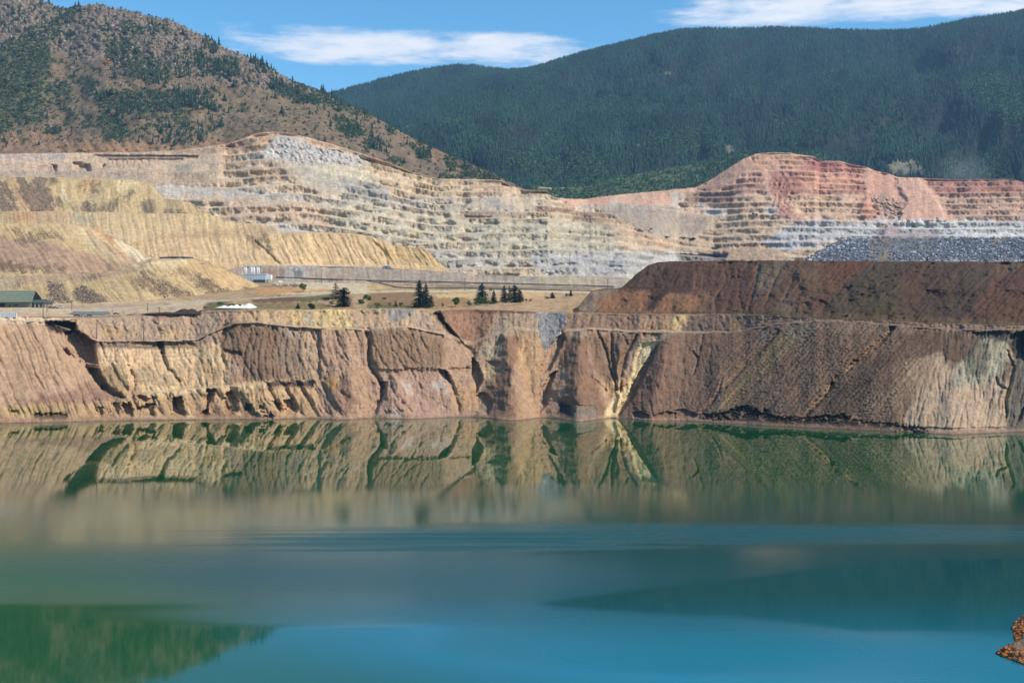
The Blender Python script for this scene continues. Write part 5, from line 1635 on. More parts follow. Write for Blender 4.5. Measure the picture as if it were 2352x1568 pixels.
mr_top = pl((600, 260), (700, 232), (775, 212), (800, 205), (850, 191), (875, 182), (900, 178), (950, 168), (1000, 158), (1050, 152), (1090, 153), (1130, 160), (1170, 165),
            (1210, 162), (1240, 155), (1300, 138), (1340, 125), (1400, 109), (1450, 96), (1500, 85), (1560, 75), (1620, 71), (1700, 70), (1770, 65), (1850, 67),
            (1920, 71), (2000, 73), (2060, 73), (2120, 67), (2200, 53), (2280, 40), (2352, 28), (2450, 10), (2600, -20), (2780, -30))


def build_forest_mountain():
    xs = columns(560, 2780, 4.0, core=(560, 2420))
    base = pl((560, 480), (1200, 452), (1400, 452), (2000, 450), (2780, 450))
    db = pl((560, 3900), (1200, 3900), (1700, 3900), (2780, 3800))
    dt_ = pl((560, 7400), (1000, 7400), (1200, 7000), (1400, 6800), (2000, 6500), (2780, 6300))
    s = make_sheet('forested_mountain', xs, [
        (lambda x: base(x) + 40, db, 2),
        (base, db, 150),
        (mr_top, dt_, 4),
        (lambda x: mr_top(x) + 20, lambda x: dt_(x) + 600, 1)])
    px, py, T = s.px.copy(), s.py.copy(), s.T
    on = sstep(.95, 1.1, T) * sstep(2.05, 1.85, T)
    D = on * (330 * (ridged((px + .7 * py) / 360, py / 420, 2, 540) - .55) + 60 * (ridged((px + .3 * py) / 110, py / 200, 2, 541) - .5) + 110 * fbm(px / 90, py / 80, 4, 542))
    # the middle spur that comes down from the right
    q = [(1300, 150), (1200, 220), (1150, 300), (1110, 380)]
    D -= on * 260 * np.exp(-(seg_dist(px, py, q)[0] / 60) ** 2)
    s.Y = s.Y + D
    s.X = (px - CX) / FOC * s.Y
    C = np.zeros(px.shape + (3,), np.float32) + np.array([.014, .026, .017])[None, None]
    v = asp_right(px, py)
    C += (np.array([.045, .065, .03])[None, None] - C) * v[..., None]
    for code, pts in (('H', [(980, 835), (1080, 840), (1060, 865), (1010, 870), (990, 855)]), ('I', [(790, 800), (860, 805), (850, 830), (820, 825)]),
                      ('I', [(350, 990), (430, 990), (400, 1030), (360, 1030)]), ('I', [(1410, 1110), (1650, 1090), (1690, 1190), (1480, 1190), (1410, 1150)])):
        paint(C, px, py, code, pts, (104, 100, 80), soft=4, warp=12)
    stroke(C, px, py, 'H', [(2040, 540), (2200, 520), (2352, 500)], (110, 118, 96), 2.0, .6)
    C *= (1 + .4 * fbm(px / 16, py / 12, 4, 543))[..., None]
    o = finish_sheet(s, M_FOREST, C)
    tag(o, 'long blue green forested mountain across the background on the right', 'mountain', kind='structure')
    project(s)
    return s


ASP = [('H', [(780, 800), (900, 800), (900, 860), (800, 860)], .8), ('H', [(1200, 1040), (1400, 1030), (1500, 1080), (1400, 1180), (1220, 1120)], .8),
       ('H', [(1400, 1160), (1700, 1050), (1900, 1060), (1900, 1250), (1400, 1250)], .7), ('H', [(1440, 940), (1560, 900), (1680, 1020), (1500, 1040)], .6),
       ('H', [(1740, 700), (1900, 680), (1920, 760), (1780, 760)], .6), ('H', [(2000, 650), (2150, 640), (2150, 760), (2010, 740)], .7), ('H', [(2000, 1000), (2150, 980), (2352, 880), (2352, 950), (2100, 1060)], .4),
       ('I', [(1900, 560), (2050, 540), (2150, 500), (2250, 540), (2352, 640), (2420, 820), (2300, 900), (2180, 820), (2040, 640)], .95),
       ('I', [(990, 490), (1070, 490), (1100, 600), (1020, 560)], .6), ('I', [(640, 820), (860, 800), (900, 900), (700, 900)], .4),
       ('I', [(1850, 1120), (2150, 1050), (2200, 1200), (1860, 1210)], .7), ('I', [(1300, 850), (1500, 830), (1480, 950), (1350, 930)], .3),
       ('I', [(0, 880), (250, 880), (300, 1000), (0, 1040)], .4), ('H', [(880, 920), (1200, 900), (1250, 960), (900, 960)], .35)]


def asp_right(px, py):
    v = np.zeros(px.shape, np.float32)
    for code, pts, a in ASP:
        v = np.maximum(v, a * poly_mask(px, py, tr(code, pts), 9, 16, 22.0))
    return np.clip(v * (.8 + 1.1 * fbm(px / 14, py / 9, 3, 550)) + .5 * sstep(.3, .5, fbm(px / 40, py / 26, 4, 551)) * sstep(150, 260, py), 0, 1)


mf = build_forest_mountain()


def build_foothill():
    xs = np.arange(1120, 1900, 3.0).astype(np.float32)
    top = pl((1120, 470), (1200, 440), (1222, 428), (1270, 431), (1340, 431), (1398, 415), (1466, 400), (1552, 386), (1620, 372), (1700, 352), (1800, 350), (1900, 352))
    s = make_sheet('green_foothill', xs, [
        (lambda x: x * 0 + 500, lambda x: x * 0 + 3050, 2),
        (pl((1120, 478), (1300, 474), (1900, 474)), lambda x: x * 0 + 3060, 60),
        (top, pl((1120, 3250), (1300, 3600), (1900, 3750)), 2),
        (lambda x: top(x) + 10, lambda x: x * 0 + 4000, 1)])
    px, py = s.px.copy(), s.py.copy()
    s.Y = s.Y + 25 * fbm(px / 50, py / 30, 4, 560) * sstep(1, 1.2, s.T) * sstep(2, 1.8, s.T)
    s.X = (px - CX) / FOC * s.Y
    C = np.zeros(px.shape + (3,), np.float32) + np.array([.085, .105, .05])[None, None]
    paint(C, px, py, 'H', [(1410, 1248), (1770, 1248), (1770, 1262), (1430, 1275)], (150, 132, 92), soft=2, warp=2)
    stroke(C, px, py, 'H', [(1930, 1220), (2000, 1190), (2190, 1160), (2352, 1130)], (170, 160, 132), 1.5, .8)
    C *= (1 + .4 * fbm(px / 12, py / 6, 4, 561))[..., None]
    o = finish_sheet(s, M_FOREST, C)
    tag(o, 'low green foothill of aspen brush between the pit and the forest', 'hill', kind='structure')
    project(s)
    return s


fh = build_foothill()

# ground under everything, out to the horizon


def build_base():
    V = [(-14000, 1700, 20), (14000, 1700, 20), (14000, 16000, 60), (-14000, 16000, 60)]
    o = mesh_from('valley_ground', V, [[0, 1, 2, 3]], M_FOREST, np.array([[.09, .08, .05]] * 4))
    tag(o, 'brown valley floor under the hills', 'ground', kind='structure')


build_base()


# ================================================================== NEAR SHORE
def build_near_shore():
    shore_x = pl((150, 95), (175, 99), (200, 104), (215, 107.5), (228, 108.5), (232, 110.0), (236, 112.0), (240, 108.5), (247, 104.8), (252, 103.2), (256, 101.8),
                 (259, 104.5), (263, 109.5), (270, 112.0), (278, 114.5), (285, 119), (292, 126), (310, 150), (330, 190), (350, 260))
    ys = np.linspace(150, 350, 260)
    us = np.linspace(-6, 90, 200)
    U, Yg = np.meshgrid(us, ys)
    sx_ = shore_x(Yg) + 1.3 + 1.1 * fbm(Yg / 4, Yg * 0, 3, 600)
    X = sx_ + U
    Z = np.where(U < 0, U * .5, 0) + np.where(U >= 0, .20 * U + .9 * sstep(0, 2.5, U) + .0035 * U ** 2, 0)
    Z = Z + sstep(-1, 3, U) * (.9 * fbm(X / 5, Yg / 5, 4, 601) + .5 * ridged(X / 3, Yg / 3, 2, 602)) + .2 * fbm(X, Yg, 3, 603)
    C = np.zeros(X.shape + (3,), np.float32) + lin((118, 98, 78))[None, None]
    C += (lin((152, 96, 50))[None, None] - C) * (sstep(4.5, .5, U + 2.0 * fbm(X / 2, Yg / 2, 3, 604)) * .9)[..., None]
    C += (lin((176, 166, 146))[None, None] - C) * (sstep(.15, .4, fbm(X / 3, Yg / 4, 3, 605)) * sstep(1, 4, U) * .6)[..., None]
    C *= (1 + .5 * fbm(X / 1.2, Yg / 1.2, 3, 606))[..., None]
    idx = np.arange(X.size).reshape(X.shape)
    F = np.stack([idx[:-1, :-1], idx[:-1, 1:], idx[1:, 1:], idx[1:, :-1]], -1).reshape(-1, 4)
    o = mesh_from('near_shore', np.stack([X, Yg, Z], -1).reshape(-1, 3), F, ground_mat('shore_rubble', 1.2, .4, .9, 1.5, dist=.5), C.reshape(-1, 3))
    tag(o, 'rust edged rocky shore point at the bottom right corner', 'shore', kind='structure')
    # the ground the viewer stands on
    xs = np.linspace(-400, 400, 120)
    ys = np.linspace(-80, 190, 80)
    X, Yg = np.meshgrid(xs, ys)
    Z = np.interp(Yg, [-80, 10, 20, 150, 190], [67, 66, 60, 6, -6]) + 1.0 * fbm(X / 14, Yg / 14, 4, 610)
    C = np.zeros(X.shape + (3,), np.float32) + lin((140, 112, 86))[None, None]
    C *= (1 + .4 * fbm(X / 5, Yg / 5, 3, 611))[..., None]
    idx = np.arange(X.size).reshape(X.shape)
    F = np.stack([idx[:-1, :-1], idx[:-1, 1:], idx[1:, 1:], idx[1:, :-1]], -1).reshape(-1, 4)
    o2 = mesh_from('near_bank', np.stack([X, Yg, Z], -1).reshape(-1, 3), F, M_BANK, C.reshape(-1, 3))
    tag(o2, 'tan slope of the near bank under the viewer', 'lake bank', kind='structure')
    # rust-stained stones along the point
    V, Fs, CC = [], [], []
    n = 0
    for i in range(2000):
        y = RNG.uniform(215, 292)
        u = abs(RNG.normal(0, 2.2)) if i < 1000 else RNG.uniform(0, 22)
        x = float(shore_x(y)) + 1.0 + u
        r = RNG.uniform(.15, .55) * (1.2 if u < 3 else 1)
        z = .20 * u + .9 * float(sstep(0, 2.5, np.array(u))) * .8
        v, f = rock(r, i)
        V.append(v + np.array([x, y, z + .1]))
        Fs.append(f + n)
        n += len(v)
        c = lin((170, 96, 46)) if (u < 3 and RNG.random() < .6) else lin((156, 132, 106)) if RNG.random() < .6 else lin((96, 78, 64))
        CC.append(np.repeat(c[None], len(v), 0))
    o3 = mesh_from('shore_stones', np.concatenate(V), np.concatenate(Fs), M_FLAT, np.concatenate(CC), False)
    tag(o3, 'rust and grey stones strewn along the near shore point', 'stones', kind='stuff')


_ico = None


def ico():
    global _ico
    if _ico is None:
        p = (1 + 5 ** .5) / 2
        v = np.array([(-1, p, 0), (1, p, 0), (-1, -p, 0), (1, -p, 0), (0, -1, p), (0, 1, p), (0, -1, -p), (0, 1, -p), (p, 0, -1), (p, 0, 1), (-p, 0, -1), (-p, 0, 1)], float)
        v /= np.linalg.norm(v, axis=1, keepdims=True)
        f = np.array([(0, 11, 5), (0, 5, 1), (0, 1, 7), (0, 7, 10), (0, 10, 11), (1, 5, 9), (5, 11, 4), (11, 10, 2), (10, 7, 6), (7, 1, 8), (3, 9, 4), (3, 4, 2), (3, 2, 6),
                      (3, 6, 8), (3, 8, 9), (4, 9, 5), (2, 4, 11), (6, 2, 10), (8, 6, 7), (9, 8, 1)])
        _ico = (v, f)
    return _ico


def rock(r, seed):
    v, f = ico()
    g = np.random.default_rng(seed * 7 + 1)
    s = g.uniform(.6, 1.25, 3)
    q = v * g.uniform(.75, 1.2, (len(v), 1)) * s * r
    a = g.uniform(0, 6.28)
    c, sn = math.cos(a), math.sin(a)
    q = np.stack([q[:, 0] * c - q[:, 1] * sn, q[:, 0] * sn + q[:, 1] * c, q[:, 2] * .8], 1)
    return q, f


build_near_shore()


# ================================================================== scatter helpers
def cell_sample(s, n, dens, rng, rows=None):
    """random places on a sheet; dens(px, py) in 0..1 weights the ground area"""
    P = np.stack([s.X, s.Y], -1)
    a = np.abs(np.cross(P[:-1, 1:] - P[:-1, :-1], P[1:, :-1] - P[:-1, :-1]))
    pc = .25 * (s.px[:-1, :-1] + s.px[1:, 1:] + s.px[:-1, 1:] + s.px[1:, :-1])
    qc = .25 * (s.py[:-1, :-1] + s.py[1:, 1:] + s.py[:-1, 1:] + s.py[1:, :-1])
    w = a * dens(pc, qc)
    if rows is not None:
        w[:rows[0]] = 0
        w[rows[1]:] = 0
    w[(pc < -120) | (pc > 2480)] *= .5
    w = w.ravel()
    c = np.cumsum(w)
    k = np.searchsorted(c, rng.uniform(0, c[-1], n))
    k = np.clip(k, 0, len(w) - 1)
    i, j = k // a.shape[1], k % a.shape[1]
    u, v = rng.random(n), rng.random(n)

    def g(A):
        return (A[i, j] * (1 - u) * (1 - v) + A[i, j + 1] * u * (1 - v) + A[i + 1, j] * (1 - u) * v + A[i + 1, j + 1] * u * v)
    return g(s.X), g(s.Y), g(s.Z), g(s.px), g(s.py)


def conifer_verts(seed, tiers=5, segs=7, slim=.20, ragged=.35):
    g = np.random.default_rng(seed)
    V, F = [], []
    z0 = .06
    for t in range(tiers):
        f0 = t / tiers
        zb = z0 + (1 - z0) * f0 * .93
        zt = min(1.0, zb + (1 - z0) * (1.9 / tiers))
        if t == tiers - 1:
            zt = 1.0
        r = slim * (1 - f0 * .86)
        n = len(V)
        V.append((g.normal(0, .008), g.normal(0, .008), zt))
        a0 = g.uniform(0, 6)
        for k in range(segs):
            a = a0 + k * 2 * math.pi / segs
            rr = r * g.uniform(1 - ragged, 1 + ragged)
            V.append((rr * math.cos(a), rr * math.sin(a), zb + g.uniform(-.03, .03)))
        for k in range(segs):
            F.append((n, n + 1 + k, n + 1 + (k + 1) % segs))
    # trunk
    n = len(V)
    for k in range(3):
        a = k * 2.094
        V.append((.015 * math.cos(a), .015 * math.sin(a), -.04))
    V.append((0, 0, .4))
    F += [(n, n + 1, n + 3), (n + 1, n + 2, n + 3), (n + 2, n, n + 3)]
    return np.array(V), np.array(F)


def clump_verts(seed, n=26, flat=.75, size=.34):
    """loose ball of leaf clumps, unit size"""
    g = np.random.default_rng(seed)
    V, F = [], []
    for i in range(n):
        d = g.normal(size=3)
        d /= np.linalg.norm(d)
        r = g.uniform(.25, 1) ** .5
        c = d * r * np.array([.5, .5, .5 * flat]) + np.array([0, 0, .42 * flat])
        k = len(V)
        for q in range(3):
            V.append(c + g.normal(size=3) * size * .5)
        F.append((k, k + 1, k + 2))
    return np.array(V), np.array(F)


def proto(name, V, F, mat):
    me = bpy.data.meshes.new(name)
    me.from_pydata([tuple(v) for v in V], [], [tuple(int(a) for a in f) for f in F])
    me.materials.append(mat)
    o = bpy.data.objects.new(name, me)
    return o


def scatter(name, pts, scl, protos, label, cat, rng, tints=None):
    """one object: copies of the small protos on every point (a wood nobody could count)"""
    n = len(pts)
    me = bpy.data.meshes.new(name)
    me.vertices.add(n)
    me.vertices.foreach_set('co', np.asarray(pts, np.float32).ravel())
    a = me.attributes.new('scl', 'FLOAT_VECTOR', 'POINT')
    sc = np.asarray(scl, np.float32)
    if sc.ndim == 1:
        sc = np.repeat(sc[:, None], 3, 1)
    a.data.foreach_set('vector', sc.ravel())
    a = me.attributes.new('rot', 'FLOAT_VECTOR', 'POINT')
    r = np.zeros((n, 3), np.float32)
    r[:, 2] = rng.uniform(0, 6.283, n)
    r[:, 0] = rng.normal(0, .03, n)
    a.data.foreach_set('vector', r.ravel())
    a = me.attributes.new('tint', 'FLOAT', 'POINT')
    a.data.foreach_set('value', (rng.random(n) if tints is None else np.clip(tints, 0, 1)).astype(np.float32))
    a = me.attributes.new('which', 'INT', 'POINT')
    a.data.foreach_set('value', rng.integers(0, len(protos), n).astype(np.int32))
    o = bpy.data.objects.new(name, me)
    COL.objects.link(o)
    ng = bpy.data.node_groups.new(name, 'GeometryNodeTree')
    ng.interface.new_socket('Geometry', in_out='INPUT', socket_type='NodeSocketGeometry')
    ng.interface.new_socket('Geometry', in_out='OUTPUT', socket_type='NodeSocketGeometry')
    nn, ll = ng.nodes, ng.links
    gi, go = nn.new('NodeGroupInput'), nn.new('NodeGroupOutput')
    join = nn.new('GeometryNodeJoinGeometry')
    for p in reversed(protos):
        oi = nn.new('GeometryNodeObjectInfo')
        oi.inputs['Object'].default_value = p
        oi.inputs['As Instance'].default_value = True
        ll.new(oi.outputs['Geometry'], join.inputs[0])
    ip = nn.new('GeometryNodeInstanceOnPoints')
    ip.inputs['Pick Instance'].default_value = True

    def attr(nm, ty):
        q = nn.new('GeometryNodeInputNamedAttribute')
        q.data_type = ty
        q.inputs['Name'].default_value = nm
        return q.outputs['Attribute']
    ll.new(gi.outputs[0], ip.inputs['Points'])
    ll.new(join.outputs[0], ip.inputs['Instance'])
    ll.new(attr('which', 'INT'), ip.inputs['Instance Index'])
    ll.new(attr('rot', 'FLOAT_VECTOR'), ip.inputs['Rotation'])
    ll.new(attr('scl', 'FLOAT_VECTOR'), ip.inputs['Scale'])
    ll.new(ip.outputs[0], go.inputs[0])
    md = o.modifiers.new('scatter', 'NODES')
    md.node_group = ng
    tag(o, label, cat, kind='stuff')
    return o


L_CON_FAR = leaf_mat('far_conifer_needles', (.021, .054, .028), .85, True)
L_ASP_FAR = leaf_mat('far_aspen_leaves', (.075, .135, .045), .35, True)
L_CON_I = leaf_mat('hillside_needles', (.022, .045, .022), .35, True)
L_BR_I = leaf_mat('brush_leaves', (.075, .105, .045), .35, True)
L_SAGE_I = leaf_mat('grey_brush_leaves', (.090, .100, .065), .35, True)
L_CON = leaf_mat('conifer_needles', (.022, .045, .022), .35)
L_ORANGE = leaf_mat('orange_leaves', (.45, .20, .06), .2)

# ---- far forest
rng = np.random.default_rng(5)


def far_forest():
    pr = [proto('far_pine', *conifer_verts(70 + i, 4, 5, .17, .4), L_CON_FAR) for i in range(3)]
    clear = [('H', [(980, 835), (1080, 840), (1060, 865), (1010, 870), (990, 855)]), ('I', [(790, 800), (860, 805), (850, 830), (820, 825)]),
             ('I', [(350, 990), (430, 990), (400, 1030), (360, 1030)]), ('I', [(1410, 1110), (1650, 1090), (1690, 1190), (1480, 1190), (1410, 1150)])]

    def dens(px, py):
        d = (1 - .93 * asp_right(px, py)) * (.85 + .5 * fbm(px / 25, py / 18, 3, 620))
        for c, p in clear:
            d = d * (1 - .97 * poly_mask(px, py, tr(c, p), 4, 4))
        return np.clip(d, 0, 2) * (py < 470)
    x, y, z, px, py = cell_sample(mf, 120000, dens, rng)
    h = rng.uniform(9, 24, len(x)) * np.interp(py, [60, 450], [1.05, 1.25])
    scatter('conifer_forest', np.stack([x, y, z - .5], 1), np.stack([h * 1.15, h * 1.15, h], 1), pr, 'dense dark conifer forest covering the far mountain', 'forest', rng,
            .5 + .28 * (rng.random(len(x)) - .5) + .9 * fbm((px + .5 * py) / 70, py / 60, 4, 622) + .25 * (ridged((px + .6 * py) / 120, py / 200, 2, 623) - .5))
    pa = [proto('far_aspen', *clump_verts(80 + i, 16, 1.0, .5), L_ASP_FAR) for i in range(3)]
    x, y, z, px, py = cell_sample(mf, 30000, lambda a, b: asp_right(a, b) * (b < 470), rng)
    h = rng.uniform(5, 12, len(x))
    P1 = np.stack([x, y, z - .5], 1)
    x, y, z, px, py = cell_sample(fh, 5000, lambda a, b: (b < 478) * np.clip(.7 + fbm(a / 14, b / 8, 3, 630), 0, 2) * (1 - poly_mask(a, b, tr('H', [(1410, 1240), (1770, 1240), (1770, 1270), (1430, 1280)]), 2, 2)), rng)
    P2 = np.stack([x, y, z - .5], 1)
    h2 = rng.uniform(4, 9, len(x))
    scatter('aspen_brush', np.concatenate([P1, P2]), np.concatenate([h, h2]), pa, 'light green aspen patches between the far conifers', 'brush', rng)
    x, y, z, px, py = cell_sample(fh, 1500, lambda a, b: (sstep(1560, 1640, a + 1.2 * (b - 400)) + .04) * (b < 478), rng)
    h = rng.uniform(11, 20, len(x))
    scatter('foothill_pines', np.stack([x, y, z - .5], 1), np.stack([h * 1.1, h * 1.1, h], 1), pr, 'band of dark pines on the foothill left of the red hill', 'forest', rng)


far_forest()

# ---- left mountain: conifers one by one, the rest as a scatter, brush as stuff
GROVES = [([(520, 530), (640, 540), (700, 620), (800, 640), (1000, 640), (1250, 620), (1440, 600), (1450, 740), (1300, 740), (1150, 760), (900, 760), (760, 780), (700, 720), (600, 640)], 1.0),
          ([(1180, 400), (1350, 370), (1600, 440), (1620, 520), (1300, 520), (1190, 520)], .8), ([(920, 480), (1160, 500), (1120, 580), (960, 570)], .6),
          ([(1070, 860), (1370, 840), (1390, 950), (1300, 980), (1080, 970)], .9), ([(880, 900), (1060, 920), (1040, 970), (890, 960)], .5),
          ([(490, 530), (640, 550), (640, 680), (560, 700), (500, 600)], .5), ([(1380, 270), (1480, 280), (1460, 360), (1380, 340)], .8),
          ([(1700, 390), (1830, 400), (1900, 480), (1720, 500)], .6), ([(1830, 560), (1900, 570), (2040, 640), (2150, 690), (2000, 700), (1850, 640)], .7),
          ([(0, 880), (60, 880), (90, 960), (0, 1000)], .6), ([(0, 30), (130, 60), (160, 260), (0, 240)], .18), ([(1400, 800), (1500, 850), (1480, 890), (1400, 880)], .7),
          ([(2180, 600), (2300, 660), (2330, 720), (2200, 690)], .5), ([(150, 850), (500, 850), (480, 900), (200, 900)], .15)]
GROVES_H = [([(270, 920), (350, 930), (410, 1000), (380, 1030), (280, 1000)], .9), ([(580, 1010), (690, 1010), (680, 1080), (600, 1060)], .8),
            ([(100, 870), (220, 880), (210, 930), (110, 925)], .7), ([(180, 690), (280, 740), (260, 810), (190, 780)], .3), ([(900, 1030), (1060, 1080), (1200, 1160), (1180, 1190), (1080, 1130), (920, 1060)], .35)]


def tree_dens(px, py):
    v = np.zeros(px.shape, np.float32)
    for p, a in GROVES:
        v = np.maximum(v, a * poly_mask(px, py, tr('G', p), 6, 10, 16.))
    for p, a in GROVES_H:
        v = np.maximum(v, a * poly_mask(px, py, tr('H', p), 6, 8, 16.))
    bg = .075 * sstep(-.1, .3, fbm(px / 60, py / 45, 3, 640)) * sstep(345, 320, py - .0 * px)
    bare = poly_mask(px, py, tr('G', [(1500, 690), (1900, 660), (2352, 900), (1900, 900), (1500, 900)]), 6, 6)
    return np.maximum(v, bg * (1 - .75 * bare))


# conspicuous single trees: (column, base row, height) read off the photograph
SINGLES_G = [(235, 280, 58), (205, 385, 60), (195, 690, 55), (128, 750, 55), (320, 805, 58), (778, 280, 52), (775, 530, 70), (505, 435, 40), (1030, 385, 48), (1180, 335, 52),
             (1270, 335, 42), (1410, 325, 48), (1430, 360, 50), (1235, 235, 48), (1360, 340, 40), (1730, 470, 50), (1785, 480, 40), (1685, 555, 46), (1750, 572, 40), (1860, 655, 48),
             (1695, 500, 34), (2008, 700, 60), (2095, 775, 58), (1975, 660, 40), (2118, 705, 50), (2190, 730, 36), (1915, 782, 44), (1755, 757, 34), (1545, 765, 46), (1555, 840, 28),
             (2130, 882, 32), (2160, 808, 26), (2287, 755, 60), (2232, 855, 62), (1520, 683, 56), (1580, 590, 62), (1212, 615, 56), (1215, 525, 60), (980, 545, 56), (1045, 560, 60),
             (945, 805, 64), (790, 780, 74), (828, 800, 56), (738, 745, 66), (720, 650, 62), (885, 770, 44), (1420, 810, 44), (1360, 950, 62), (1180, 980, 56), (1100, 970, 50),
             (938, 965, 44), (1030, 970, 56), (1330, 640, 62), (1280, 690, 100), (1300, 720, 96), (1360, 710, 70), (1400, 725, 66), (1430, 740, 64), (1250, 720, 70), (1170, 730, 64),
             (165, 160, 50), (85, 175, 44), (300, 130, 44), (130, 75, 40), (30, 80, 30), (455, 250, 46), (600, 205, 44), (650, 165, 32), (570, 180, 40), (735, 215, 36), (115, 440, 44),
             (1065, 390, 30), (1600, 460, 40), (1480, 650, 40), (275, 28, 36), (915, 90, 20), (755, 68, 28), (605, 38, 24), (500, 52, 24), (1610, 358, 26), (1725, 408, 32), (1980, 525, 50),
             (1850, 600, 40), (145, 905, 32), (265, 978, 32), (440, 855, 30), (485, 890, 34), (365, 805, 36), (665, 850, 30), (620, 795, 36), (345, 520, 26), (408, 295, 60), (470, 395, 44),
             (505, 750, 30), (1455, 755, 56), (1550, 510, 50), (950, 120, 28), (870, 145, 26)]
SINGLES_H = [(75, 755, 58), (197, 740, 50), (197, 810, 58), (22, 855, 56), (262, 748, 34), (316, 840, 32), (290, 895, 46), (345, 950, 36), (426, 958, 30), (495, 992, 30), (555, 978, 26),
             (700, 985, 44), (697, 1070, 44), (625, 1072, 62), (832, 1158, 56), (928, 1130, 58), (1165, 1180, 66), (322, 1010, 90), (395, 1035, 58), (210, 920, 40), (170, 925, 46), (138, 915, 40),
             (628, 1135, 38), (496, 838, 30), (915, 1062, 32), (1023, 1090, 34), (648, 1000, 30), (1205, 1210, 30), (1356, 1262, 36), (1740, 1420, 18)]


def zone(px, py):
    """plain words for a place on the left mountain"""
    x, y = px, py
    if y < ml_top(x) + 22:
        return ('on the left half of the mountain skyline' if x < 330 else 'on the middle of the mountain skyline' if x < 620 else 'on the descending skyline of the ridge'), ('sky a' if x < 330 else 'sky b' if x < 620 else 'sky c')
    if x < 170 and y < 110:
        return 'among the top left mountain rocks', 'top left rocks'
    if x < 150 and y < 290:
        return 'in the green brush at left edge', 'left brush'
    if x < 330 and y < 170:
        return 'on the rocky upper left mountain', 'upper rocks'
    if x < 330 and y >= 290:
        return 'near the bare mountain foot', 'left foot'
    if 220 <= x < 500 and 170 <= y < 272:
        return 'in the dense dark mountain grove', 'dense grove'
    if 290 <= x < 500 and y >= 272:
        return 'in the lower grove just above the pit edge', 'lower grove'
    if 330 <= x < 600 and y < 180:
        return 'in the sparse stand below the mountain crest', 'crest stand'
    if x < 330:
        return 'on the brushy middle slope', 'brushy slope'
    if 500 <= x < 640:
        return 'on the brown shoulder beside the grove', 'bare shoulder'
    if 640 <= x < 800:
        return 'scattered on the descending ridge', 'descending ridge'
    if 800 <= x < 1000:
        return 'on the slope above the benches', 'brown slope'
    return 'at the low end of the ridge', 'ridge end'


